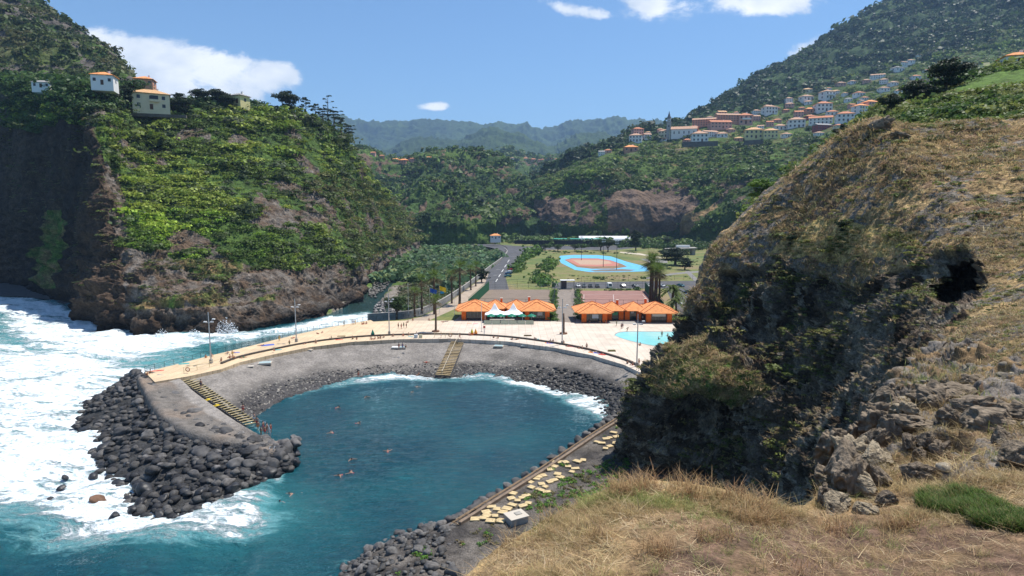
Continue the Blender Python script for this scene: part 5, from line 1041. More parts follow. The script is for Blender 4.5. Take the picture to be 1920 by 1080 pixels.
vil = [(3, 1320, 236, 42, 'salmon', 'faded', 'long salmon pink apartment block, left one of two in the upper village'), (3, 1364, 229, 46, 'salmon', 'faded', 'long salmon apartment block with balconies, right one of two in the upper village'), (5, 1349, 241, 40, 'pink', 'red', 'long low pink row house below the two salmon blocks'), (1, 1395, 233, 26, 'pink', 'red', 'pink square house at the right end of the salmon blocks'),
 (0, 1192, 266, 24, 'white', 'faded', 'white two storey house at the left brow of the village'), (0, 1195, 252, 20, 'pink', 'red', 'pink house just above the white brow house'), (4, 1213, 260, 14, 'white', 'faded', 'narrow white gabled house right of the brow house'), (2, 1182, 284, 26, 'salmon', 'orange', 'low house with a bright orange roof under the brow of the village'), (4, 1128, 291, 12, 'white', 'grey', 'small white gabled cottage lowest at the left'), (2, 1140, 286, 14, 'pink', 'red', 'small pink cottage next to the lowest white one'),
 (0, 1247, 257, 22, 'cream', 'faded', 'cream house just left of the church nave'), (0, 1311, 266, 30, 'white', 'faded', 'white house with veranda below the church nave'), (2, 1288, 267, 15, 'pink', 'red', 'low pink house below the church'), (2, 1300, 245, 20, 'salmon', 'red', 'low red roofed house right of the church nave'), (2, 1370, 247, 14, 'pink', 'faded', 'small pink house below the pink row house'), (0, 1412, 260, 32, 'yellow', 'ochre', 'pale yellow square house, left and larger of a pair'), (0, 1444, 258, 26, 'yellow', 'ochre', 'pale yellow house, right and smaller of a pair'), (2, 1385, 264, 16, 'salmon', 'ochre', 'tiny orange walled house left of the yellow pair'), (2, 1474, 257, 18, 'white', 'faded', 'low white house right of the yellow pair'),
 (0, 1442, 213, 24, 'white', 'faded', 'white house at the forest edge above the salmon blocks'), (2, 1438, 203, 14, 'white', 'faded', 'small white house highest above the salmon blocks'), (4, 1417, 226, 14, 'pink', 'faded', 'small pink gabled house right of the pink square house'), (2, 1457, 230, 16, 'pink', 'red', 'low pink house in the middle slope'), (4, 1443, 236, 13, 'pink', 'red', 'narrow pink house below the low pink one'), (2, 1462, 243, 22, 'white', 'faded', 'wide gabled white house above the yellow pair'), (2, 1380, 214, 10, 'white', 'red', 'tiny house behind the salmon blocks by the trees'), (5, 1330, 256, 30, 'white', 'faded', 'white row houses on the street right of the church'), (2, 1353, 257, 20, 'white', 'faded', 'low white house right of the row houses'),
 (2, 1480, 200, 16, 'pink', 'faded', 'pink house on the upper middle slope'), (2, 1511, 188, 22, 'white', 'faded', 'white low house on the upper slope near the forest'), (2, 1515, 195, 14, 'white', 'faded', 'small white house just below the low one near the forest'), (1, 1550, 186, 22, 'white', 'faded', 'white two storey house high right of the village centre'), (0, 1542, 209, 28, 'white', 'red', 'white house with many windows and red roof in the middle right village'), (2, 1518, 211, 20, 'salmon', 'orange', 'orange roofed house left of the many windowed one'), (4, 1497, 219, 16, 'pink', 'red', 'pink gabled house on the middle right slope'), (2, 1518, 224, 19, 'red', 'red', 'red walled house in the middle right village'), (2, 1559, 216, 20, 'white', 'red', 'low white house with red roof right of centre'), (5, 1538, 233, 40, 'white', 'red', 'long white terrace with a red roof in the right village'),
 (5, 1541, 244, 32, 'red', 'grey', 'dark red rendered building under the long white terrace'), (0, 1492, 240, 30, 'white', 'faded', 'white house with pale roof left of the dark red building'), (2, 1535, 254, 16, 'white', 'faded', 'small white house lowest below the dark red building'), (0, 1583, 229, 30, 'white', 'red', 'white house half behind the crest at the right of the village'), (0, 1613, 212, 26, 'white', 'orange', 'white house with orange roof, left of two at the right end'), (0, 1631, 205, 26, 'pink', 'orange', 'pink house with orange roof at the right end of the village'), (4, 1597, 203, 12, 'pink', 'red', 'narrow pink house left of the two at the right end'), (2, 1610, 180, 18, 'white', 'red', 'white house alone in the green terraces above the right end'), (2, 1656, 171, 18, 'white', 'faded', 'white house on the high terraces above the pink one'), (2, 1674, 160, 16, 'white', 'faded', 'pale roofed house higher on the terraces'), (5, 1645, 148, 24, 'white', 'faded', 'long white house on the high terraces'), (2, 1623, 155, 14, 'pink', 'faded', 'small pink house on the high terraces'), (2, 1598, 157, 14, 'white', 'faded', 'small white house leftmost on the high terraces'), (2, 1590, 190, 14, 'white', 'grey', 'flat grey roofed house in the terraces'),
 (2, 1682, 134, 20, 'white', 'grey', 'pale blue white house near the forest edge'), (4, 1693, 124, 12, 'white', 'faded', 'small gabled house just above the pale one'), (2, 1706, 118, 14, 'white', 'faded', 'small house right under the forest'), (2, 1716, 148, 16, 'white', 'red', 'white house just left of the big dark trees'), (2, 1722, 106, 9, 'white', 'faded', 'tiny white house highest on the mountain'), (2, 1737, 135, 11, 'white', 'faded', 'tiny white house behind the big dark trees'), (2, 1457, 205, 10, 'pink', 'red', 'tiny pink house above the low pink one'), (2, 1473, 210, 12, 'salmon', 'red', 'small red roofed house in the upper middle slope'), (4, 1426, 243, 12, 'white', 'faded', 'white gabled house between the pink houses and the yellow pair'), (2, 1503, 206, 12, 'pink', 'red', 'small pink house left of the orange roofed house'), (2, 1572, 240, 16, 'cream', 'red', 'cream house below the crest house')]
rv = random.Random(77)
for q in range(60):
    x = rv.uniform(1215, 1700); up_ = rv.random(); y = 268-(x-1215)*.15-up_**.7*(16+(x-1215)*.11)+rv.uniform(-4, 4)
    if any(abs(x-a[1]) < (a[3]*.5+8) and abs(y-a[2]) < 7 for a in vil): continue
    wc2 = rv.choice(['white', 'white', 'cream', 'pink', 'white'])
    vil.append((rv.choice([2, 4, 2, 0]), x, y, rv.uniform(9, 17), wc2, rv.choice(['faded', 'red', 'faded', 'ochre']), 'small '+wc2+' tiled house packed among the others on the village terraces'))
# ================================================================ VEGETATION
LEAF = leaf_mat('foliage', .38); GRASSM = leaf_mat('dry_grass', .35, .7); LEAFP = leaf_mat('pine_foliage', .15)
def leafclump(n, size, seed, flat_=.75, shell=.55, lobes=5, up=.25):
    r = np.random.default_rng(seed); L_ = r.normal(size=(lobes, 3))*np.array([.42, .42, .2]); L_[:, 2] = np.abs(L_[:, 2])*.9; Lr = r.uniform(.4, .65, lobes)
    k = r.integers(0, lobes, n); d = r.normal(size=(n, 3)); d /= np.linalg.norm(d, axis=1, keepdims=True); d[:, 2] = np.where(d[:, 2] < -.3, -d[:, 2], d[:, 2])
    rad = Lr[k]*(shell+(1-shell)*r.random(n)**.5); c = L_[k]+d*rad[:, None]; c[:, 2] *= flat_; c[:, 2] += .12
    nn = d+r.normal(size=(n, 3))*.55+np.array([0, 0, up]); nn /= np.linalg.norm(nn, axis=1, keepdims=True)
    a = np.cross(nn, r.normal(size=(n, 3))); a /= np.linalg.norm(a, axis=1, keepdims=True); b = np.cross(nn, a)
    s_ = size*r.uniform(.55, 1.35, (n, 1)); a = a*s_; b = b*s_*.7
    V = np.stack([c-a-b*.6, c+a*.3-b, c+a+b*.5, c-a*.3+b], 1).reshape(-1, 3)
    sh = r.uniform(.62, 1.38, n)
    return V, np.repeat(sh, 4)
def tuft(n, seed, spread=.35, lean=.35, w_=.022, h=1.0):
    r = np.random.default_rng(seed); a = r.uniform(0, 6.283, n); rr_ = spread*np.sqrt(r.random(n)); bx, by = rr_*np.cos(a), rr_*np.sin(a)
    t = r.uniform(0, 6.283, n); ln = lean*r.uniform(.3, 1.6, n); hh_ = h*r.uniform(.5, 1.1, n)
    base = np.stack([bx, by, bx*0-.03], 1); tip = base+np.stack([np.cos(t)*ln, np.sin(t)*ln, hh_], 1); mid = base*.5+tip*.5+np.stack([-np.cos(t)*ln*.2, -np.sin(t)*ln*.2, hh_*.12], 1)
    s_ = np.stack([-np.sin(t), np.cos(t), t*0], 1)*w_
    V = np.stack([base-s_, base+s_, mid+s_*.7, mid-s_*.7, mid-s_*.7, mid+s_*.7, tip+s_*.1, tip-s_*.1], 1).reshape(-1, 3)
    return V, np.repeat(r.uniform(.7, 1.3, n), 8)
BUSH = [leafclump(110, .125, s_) for s_ in range(5)]; BUSHS = [leafclump(48, .19, 20+s_) for s_ in range(5)]; TREEC = [leafclump(34, .25, 40+s_, 1.0) for s_ in range(5)]; BUSHH = [leafclump(130, .11, 60+s_) for s_ in range(5)]
TUFT = [tuft(16, s_) for s_ in range(5)]; TUFTF = [tuft(14, 9+s_, .5, .75, .016, .8) for s_ in range(6)]; REED = [tuft(22, 30+s_, .7, .35, .09, 1) for s_ in range(4)]
def scatter(name, P, sc, temps, colr, m, sink=.1, tilt=None, parent=None):
    P = np.asarray(P); n = len(P); sc = np.asarray(sc, float)
    if sc.ndim == 1: sc = np.stack([sc, sc, sc], -1)
    tsel = RNG.integers(0, len(temps), n); VV = []; CC = []
    for t, (TV, TS) in enumerate(temps):
        k = np.where(tsel == t)[0]
        if not len(k): continue
        an = RNG.uniform(0, 6.283, len(k)); ca, sa = np.cos(an)[:, None], np.sin(an)[:, None]
        v = TV[None]; x = v[..., 0]*ca-v[..., 1]*sa; y = v[..., 0]*sa+v[..., 1]*ca; z = v[..., 2]+0*x
        W = np.stack([x, y, z], -1)*sc[k][:, None, :]
        if tilt is not None: W[..., 0] += tilt[k][:, None, 0]*W[..., 2]; W[..., 1] += tilt[k][:, None, 1]*W[..., 2]
        W += P[k][:, None, :]; W[..., 2] -= (sink*sc[k][:, 2])[:, None]
        c = colr[k][:, None, :]*TS[None, :, None]
        VV.append(W.reshape(-1, 3)); CC.append(c.reshape(-1, 3))
    V = np.concatenate(VV); c = np.clip(np.concatenate(CC), 0, 1); q = np.arange(len(V)).reshape(-1, 4)
    me = mesh_np(name, V, q, m, c, smooth=False); return link(name, me, parent)
def palette(n, cs, wts=None, j=.18, field=None):
    cs = np.array(cs); cs = np.where(cs[:, 1:2] > cs[:, :1], cs*1.35, cs); k = RNG.choice(len(cs), n, p=wts) if field is None else np.clip((field*len(cs)).astype(int), 0, len(cs)-1)
    return cs[k]*RNG.uniform(1-j, 1+j, (n, 1))*RNG.uniform(.94, 1.06, (n, 3))
def pxy(p): return proj(p)
LG = [(.05, .075, .016), (.10, .145, .022), (.15, .205, .03), (.21, .26, .042), (.055, .075, .03), (.15, .19, .035)]
# --- headland shrub cover
P = HEAD.P; D2 = 1/np.maximum(P[..., 1], 100)**2
ok = (~HEAD.dark)*(~HEAD.rockp)*(HEAD.low < .6)*(HEAD.tvv < 8.2)*(HEAD.tvv > 2)
p, nn, i, j = HEAD.sample(8200, ok*D2*1e4*np.where(HEAD.tvv > 7, .3, 1)*(~inpoly(HEAD.px, HEAD.py, [(238, 165), (345, 165), (350, 202), (238, 204)])*(~inpoly(HEAD.px, HEAD.py, [(170, 130), (228, 130), (228, 162), (170, 162)])))*np.clip(.8+1.2*fbm(P*.05, 3, 61), .25, 1.6)); D = p[:, 1]; fx, fy = pxy(p)
s_ = D/260*RNG.gamma(2.4, .68, len(p))*np.where(fy < 215, 1.3, 1); fld = np.clip(.5+.75*fbm(p*.035, 3, 77)+RNG.normal(0, .2, len(p)), 0, .99)
cl = palette(len(p), [LG[0], LG[1], LG[4], LG[2], LG[3]], field=fld); k = inpoly(fx, fy, [(240, 400), (390, 400), (510, 430), (500, 500), (240, 500)], 10); cl[k] *= np.array([1.15, 1.3, .9])
k = inpoly(fx, fy, [(620, 330), (680, 340), (790, 420), (790, 470), (700, 520), (650, 480), (590, 420), (560, 320)], 10); cl[k] = palette(k.sum(), [(.09, .12, .025), (.06, .09, .02), (.14, .15, .04), (.10, .10, .045)]); s_[k] *= .72
k = fy < 205; cl[k] = palette(k.sum(), [(.03, .06, .018), (.045, .085, .022), (.06, .10, .025)])
tag(scatter('headland_shrubs', p, np.stack([s_*1.15, s_*1.15, s_*.95], -1), BUSH, cl, LEAF), 'dense green shrub cover on the headland slope', 'shrubs', kind='stuff')
ok = (HEAD.low > .3)*(~HEAD.dark)*(P[..., 2] > 9)*(fbm(P*.05, 3, 5) > -.15)+((HEAD.rockp)*(fbm(P*.08, 3, 6) > .0))*(P[..., 2] > 9)*.8+HEAD.dark*(P[..., 2] > 9)*(fbm(P*.05, 3, 9) > .25)*.25
p, nn, i, j = HEAD.sample(3000, ok*D2*1e4); D = p[:, 1]; s_ = D/260*RNG.gamma(3, .26, len(p))
tag(scatter('headland_scrub', p, np.stack([s_*1.2, s_*1.2, s_*.7], -1), BUSHS, palette(len(p), [(.07, .085, .025), (.13, .12, .05), (.10, .13, .03), (.17, .14, .07), (.05, .07, .03)]), LEAF), 'dry scrub dotted over the rocky ledges of the headland', 'scrub', kind='stuff')
# --- mountain on the left
ok = (LM.tv[:, None] > .8)*np.ones_like(LM.px)*(LM.P[..., 1] > 300); p, nn, i, j = LM.sample(4200, ok/LM.P[..., 1]**2*1e5); s_ = p[:, 1]/600*RNG.gamma(4, .95, len(p))
fld = np.clip(.45+.8*fbm(p*.012, 3, 7)+RNG.normal(0, .18, len(p)), 0, .99)
tag(scatter('mountain_forest', p, s_, TREEC, palette(len(p), [(.035, .05, .018), (.05, .075, .022), (.075, .10, .028), (.13, .13, .05)], field=fld), LEAF), 'dark scrubby forest on the mountain at the upper left', 'forest', kind='stuff')
# --- village hill and right mountain
P = VIL.P; vok = np.ones(VIL.px.shape)
for a in vil: vok *= ~((np.abs(VIL.px-a[1]) < a[3]*.62+2) & (VIL.py > a[2]-7) & (VIL.py < a[2]+9))
ok = vok*(~VIL.brock)*(VIL.tvv > .9)*(VIL.tvv < 7.2)*np.where(VIL.up > .5, 1.3, 1)*np.where((VIL.tvv > 3.4) & (VIL.tvv < 5.2), .85, 1)*np.clip(.6+1.2*fbm(P*.02, 3, 50), .15, 2)
p, nn, i, j = VIL.sample(20000, ok/P[..., 1]**2*1e5); D = p[:, 1]; tvs = VIL.tvv[i, j]; s_ = np.sqrt(D/800)*(D/800)**.35*RNG.gamma(4, 1.05, len(p))*np.where((tvs > 3.4) & (tvs < 5.2), .7, 1)
fld = np.clip(.5+.7*fbm(p*.015, 3, 70)+RNG.normal(0, .2, len(p)), 0, .99); cl = palette(len(p), [(.035, .062, .017), (.06, .10, .022), (.095, .15, .03), (.13, .185, .036)], field=fld)
k = tvs > 5.3; cl[k] = palette(k.sum(), [(.028, .048, .022), (.038, .062, .024), (.05, .08, .028)])
tag(scatter('hillside_forest', p, s_, TREEC, cl, LEAF), 'forest and terraced greenery covering the village hill and mountain', 'forest', kind='stuff')
ok = vok*(VIL.tvv > 2.5)*(VIL.tvv < 5.6)
p, nn, i, j = VIL.sample(12000, ok/P[..., 1]**2*1e5); s_ = (p[:, 1]/800)*RNG.gamma(3, .7, len(p))
tag(scatter('terrace_greenery', p, s_, TREEC, palette(len(p), [(.05, .085, .02), (.085, .13, .028), (.13, .175, .036), (.17, .16, .055)], field=np.clip(.5+.8*fbm(p*.03, 3, 71)+RNG.normal(0, .2, len(p)), 0, .99)), LEAF), 'bushes, vines and small fields on the village terraces', 'greenery', kind='stuff')
for s_name, sf, n_s in (('valley_woods', CH, 2600), ('knoll_woods', KN, 1500), ('slope_woods', CH2, 1500)):
    ok = (sf.tv[:, None] > .9)*np.ones_like(sf.px)*np.clip(.6+1.2*fbm(sf.P*.02, 3, 51), .1, 2); p, nn, i, j = sf.sample(n_s, ok); s_ = (p[:, 1]/900)*RNG.gamma(4, 1.2, len(p))
    tag(scatter(s_name, p, s_, TREEC, palette(len(p), [(.035, .062, .018), (.06, .10, .024), (.10, .15, .034)]), LEAF), {'valley_woods': 'woods covering the hill in the middle of the valley', 'knoll_woods': 'dark woods on the low knoll above the river road', 'slope_woods': 'hazy woods on the farther valley slope'}[s_name], 'forest', kind='stuff')
def region(n, poly, z, jit=4):
    a = np.array(poly, float); out = []
    W = atZ(a[:, 0], a[:, 1], z)[:, :2]; lo, hi = W.min(0), W.max(0)
    while len(out) < n:
        q = RNG.uniform(lo, hi, (n*4, 2)); P_ = np.column_stack([q, np.full(len(q), float(z))]); x, y = proj(P_); k = inpoly(x, y, poly, jit)
        wgt = RNG.random(len(q)) < np.minimum(1, (260/P_[:, 1])**1.0)
        out += list(P_[k & wgt])
    return np.array(out[:n])
# reeds in the river bed
p = region(2600, [(700, 530), (740, 505), (705, 480), (760, 472), (800, 455), (870, 464), (925, 473), (940, 480), (915, 505), (880, 528), (850, 545), (800, 530), (760, 528)], 1.1); s_ = RNG.gamma(3, 1.1, len(p))
tag(scatter('giant_reeds', p, np.stack([s_, s_, s_*1.15], -1), BUSHS, palette(len(p), [(.08, .14, .055), (.12, .19, .08), (.05, .085, .03), (.16, .19, .075), (.07, .12, .06)], field=np.clip(.5+fbm(p*.03, 3, 4)+RNG.normal(0, .2, len(p)), 0, .99)), LEAF), 'giant reeds and willows filling the river bed below the road wall', 'reeds', kind='stuff')
p = region(500, [(745, 575), (760, 530), (820, 540), (850, 545), (820, 572), (790, 590)], 1.1); s_ = RNG.gamma(3, .45, len(p))
tag(scatter('riverbank_plants', p, s_, BUSHS, palette(len(p), [(.12, .12, .06), (.17, .15, .08), (.07, .10, .04)]), LEAF), 'low dry plants among the river stones', 'plants', kind='stuff')
# plantation and trees at the foot of the village hill
p = region(3200, [(790, 442), (800, 432), (860, 422), (980, 424), (1060, 427), (1200, 436), (1330, 436), (1560, 450), (1560, 470), (1300, 461), (1190, 456), (1000, 458), (930, 456), (860, 447)], 6.0); s_ = RNG.gamma(5, .95, len(p))*np.clip(p[:, 1]/650, .7, 1.5)
tag(scatter('plantation_trees', p, s_, BUSHS, palette(len(p), [(.035, .065, .018), (.06, .10, .025), (.09, .14, .035), (.12, .16, .05)]), LEAF), 'banana plantation and trees massed at the foot of the village hill', 'trees', kind='stuff')
p = region(420, [(1000, 457), (1190, 456), (1300, 460), (1340, 468), (1300, 472), (1190, 462), (1000, 462)], 5.5); s_ = RNG.gamma(6, .55, len(p))
tag(scatter('roadside_trees', p, np.stack([s_, s_, s_*1.5], -1), BUSHS, palette(len(p), [(.03, .06, .015), (.05, .09, .02)]), LEAF), 'line of bushy trees beyond the lawn and the blue track', 'trees', kind='stuff')
def hedge(name, poly, n, sz, cols_, label, z=ZP, cat='hedge', kind='stuff', hs=1.): 
    p = region(n, poly, z, .6); s_ = RNG.gamma(6, sz/6, n); return tag(scatter(name, p, np.stack([s_, s_, s_*hs], -1), BUSHS, palette(n, cols_), LEAF), label, cat, kind=kind)
HG = [(.03, .06, .015), (.05, .10, .02), (.08, .14, .025)]
hedge('hedge', [(978, 492), (998, 482), (1016, 468), (990, 470), (975, 488), (962, 508), (970, 514)], 200, 2.6, HG, 'dense green hedge between the road and the lawn', hs=1.2)
hedge('hedge', [(1012, 512), (1035, 508), (1048, 490), (1030, 484), (1008, 500), (1000, 532), (1026, 538), (1034, 520)], 90, 2.4, HG, 'group of dark bushes left of the blue track', hs=1.2)
HB = HG+[(.12, .12, .05)]
hedge('lawn_bushes', [(1000, 514), (1060, 515), (1210, 517), (1330, 512), (1330, 522), (1210, 526), (1000, 526)], 46, 1.0, HB, 'small bushes on the lawn strip between the track and the parked cars', cat='bushes')
hedge('lawn_bushes', [(1215, 488), (1200, 478), (1300, 480), (1335, 490), (1330, 505), (1240, 505)], 40, 1.3, HB, 'small bushes on the lawn right of the track', cat='bushes')
hedge('lawn_bushes', [(985, 466), (1060, 472), (1180, 472), (1200, 476), (1180, 477), (1045, 476), (1005, 480)], 60, 1.6, HB, 'small bushes on the lawn between the road and the track', cat='bushes')
hedge('hedge', [(1035, 545), (1042, 545), (1039, 600), (1033, 600)], 110, 1.0, HG, 'narrow green hedge along the left side of the central path')
hedge('hedge', [(1081, 545), (1086, 545), (1091, 602), (1084, 602)], 110, 1.0, HG, 'narrow green hedge along the right side of the central path')
hedge('hedge', [(1034, 590), (1044, 590), (1044, 602), (1036, 602)], 26, .9, HG, 'round bushes at the right end of the left pavilion'); hedge('hedge', [(1262, 596), (1282, 596), (1286, 604), (1264, 605)], 34, .9, HG, 'flowering bushes at the right end of the right pavilion')
hedge('lawn_bushes', [(1000, 512), (1060, 512), (1210, 514), (1330, 512), (1330, 498), (1230, 492), (1200, 478), (1080, 472), (1020, 470), (1035, 490)], 150, 1.2, HG+[(.12, .12, .05)], 'scattered small bushes on the lawn round the track', cat='bushes') if 0 else None
hedge('hedge', [(1130, 543), (1200, 543), (1200, 545.5), (1130, 545.5)], 26, .9, HG, 'row of small round bushes before the parked cars')
# --- near hill vegetation
P = NH.P; b = (NH.tvv > 1.6)*(NH.px < 2150)*(NH.py < 1150)
veg1 = (NH.ledge*.42+NH.uv_*np.clip(.1+1.8*fbm(P*.12, 3, 5), 0, 1.2)+NH.rocky*(~NH.ledge)*.02*(NH.N[..., 2] > .3)+(~NH.rocky)*.05+(NH.rocky)*(NH.N[..., 2] > .3)*(fbm(P*.12, 3, 15) > .34)*.22)*b*(NH.cave < .02)
p, nn, i, j = NH.sample(7000, veg1/P[..., 1]**2*1e4); s_ = p[:, 1]/75*RNG.gamma(2.2, .13, len(p))*np.where(NH.ledge[i, j], .65, 1)
cl = palette(len(p), [(.09, .115, .03), (.14, .16, .035), (.20, .20, .05), (.24, .20, .08), (.06, .075, .022)])
tag(scatter('hill_shrubs', p, np.stack([s_*1.25, s_*1.25, s_*.8], -1), BUSH, cl, LEAF), 'low green and olive shrubs dotted over the near rocky hill', 'shrubs', kind='stuff')
dry = ((~NH.rocky)*1.0+NH.ledge*1.1+NH.rocky*(NH.N[..., 2] > .45)*.22)*b*(NH.cave < .02)*np.clip(.7+1.2*fbm(P*.15, 3, 88), .08, 2)
p, nn, i, j = NH.sample(30000, dry/P[..., 1]**2*1e4); s_ = p[:, 1]/60*RNG.gamma(5, .05, len(p))
tag(scatter('hill_dry_grass', p, np.stack([s_*1.9, s_*1.9, s_*.8], -1), [(V[:len(V)//2], S_[:len(S_)//2]) for V, S_ in [tuft(16, 70+q, .5, .6, .05, 1) for q in range(5)]], palette(len(p), [(.36, .26, .14), (.48, .37, .20), (.26, .19, .11), (.22, .21, .09)]), GRASSM), 'dry golden grass over the near rocky hill', 'dry grass', kind='stuff')
# dark loose bushes on near hill edge etc.
P = GS.P; p, nn, i, j = GS.sample(4200, (GS.tv[:, None] > .3)*(GS.px < 2200)/P[..., 1]**2*1e4*np.clip(.6+1.8*fbm(P*.05, 3, 52), .05, 2)); s_ = p[:, 1]/150*RNG.gamma(4, .3, len(p))
tag(scatter('slope_bushes', p, np.stack([s_*1.3, s_*1.3, s_], -1), BUSH, palette(len(p), [(.05, .09, .02), (.08, .13, .025), (.12, .16, .035), (.15, .17, .05)], field=np.clip(.5+fbm(p*.05, 3, 4)+RNG.normal(0, .2, len(p)), 0, .99)), LEAF), 'bright green bramble and reed cover on the slope at the upper right', 'bushes', kind='stuff')
# --- foreground grass
P = FG.P; px, py = FG.px, FG.py; vis = (FG.tv[:, None] > 1.6)*(P[..., 1] > 4.5)*(px > 700)*(px < 2300)*(py < 1300)
gm_ = vis*np.clip(1.1-FG.soil*1.08-FG.rt*.7, .05, 1)*np.clip(.6+2.0*fbm(P*.7, 4, 60), .03, 2)
p, nn, i, j = FG.sample(22000, gm_/np.maximum(P[..., 1], 5)**1.3); s_ = RNG.gamma(4, .025, len(p))*np.clip(p[:, 1]/10, .8, 2.0)
cl = palette(len(p), [(.42, .30, .15), (.52, .39, .21), (.34, .24, .12), (.26, .22, .09), (.47, .36, .17)])
k = fbm(p*.8, 3, 44) > .35; cl[k] = palette(k.sum(), [(.20, .22, .07), (.28, .27, .09)])
tag(scatter('foreground_dry_grass', p, np.stack([s_*1.2, s_*1.2, s_], -1), TUFTF, cl, GRASSM, .02), 'dry straw coloured grass covering the foreground slope', 'dry grass', kind='stuff')
p, nn, i, j = FG.sample(15000, vis*(P[..., 1] < 16)*(FG.tv[:, None] > 2.15)*(1-.9*np.clip(FG.soil, 0, 1))*np.clip(.5+1.2*fbm(P*1.2, 3, 66), .05, 2)/np.maximum(P[..., 1], 5)**1.3); s_ = RNG.gamma(5, .024, len(p))
LIT = [tuft(9, 300+q, .9, 1.3, .026, .18) for q in range(6)]
tag(scatter('straw_litter', p, s_, LIT, palette(len(p), [(.50, .38, .21), (.40, .28, .15), (.24, .16, .09), (.60, .48, .30)]), GRASSM, .02), 'flattened straw and twigs lying on the dry foreground soil', 'straw', kind='stuff')
pp_ = []
for (x, y, r_, n_s) in [(1165, 925, 26, 60), (1205, 915, 22, 40), (1420, 975, 45, 90), (1240, 1040, 30, 40), (1560, 995, 28, 25), (1690, 990, 35, 45), (1030, 985, 20, 24), (1060, 950, 18, 20), (960, 1020, 18, 16), (1330, 1010, 40, 30), (1120, 1010, 40, 20), (1500, 1060, 60, 20), (1300, 925, 60, 60), (1400, 945, 40, 50)]:
    for q in range(int(n_s*.45)):
        h = FG.hit(x+random.gauss(0, r_*.55), y+random.gauss(0, r_*.25))
        if h: pp_.append(h)
p = np.array(pp_); s_ = RNG.uniform(.3, .55, len(p))*np.clip(p[:, 1]/11, .8, 1.3)
tag(scatter('tall_dry_tussocks', p, np.stack([s_*.7, s_*.7, s_*.9], -1), TUFTF, palette(len(p), [(.42, .28, .14), (.50, .35, .18), (.36, .22, .11)]), GRASSM, .02), 'taller rusty tussocks standing out of the foreground grass', 'dry grass', kind='stuff')
gp = inpoly(px, py, [(1715, 940), (1740, 920), (1800, 925), (1860, 945), (1990, 990), (1990, 1010), (1880, 990), (1790, 968), (1730, 960)], 12, .03)*vis*np.clip(.9+1.6*fbm(P*1.1, 3, 17), .08, 2)
p, nn, i, j = FG.sample(3200, gp*1.0); s_ = RNG.uniform(.08, .19, len(p))
tag(scatter('green_grass_patch', p, np.stack([s_*1.8, s_*1.8, s_], -1), TUFT, palette(len(p), [(.06, .115, .02), (.10, .16, .03), (.045, .08, .018), (.22, .20, .08)]), GRASSM, .02), 'patch of fresh green grass at the lower right', 'grass', kind='stuff')
P = TR.P; ok = inpoly(TR.px, TR.py, [(1060, 900), (1150, 860), (1180, 820), (1180, 930), (1060, 960), (990, 950), (980, 930), (1040, 925)], 10)*1.0+(fbm(P*.3, 3, 8) > .42)*(TR.tv[:, None] > 1.2)*.4
p, nn, i, j = TR.sample(420, ok); s_ = RNG.uniform(.25, .6, len(p))
tag(scatter('terrace_weeds', p, s_, BUSHS, palette(len(p), [(.08, .17, .03), (.10, .20, .03), (.17, .15, .06)]), LEAF), 'bright green weeds between the slabs on the gravel terrace', 'weeds', kind='stuff')
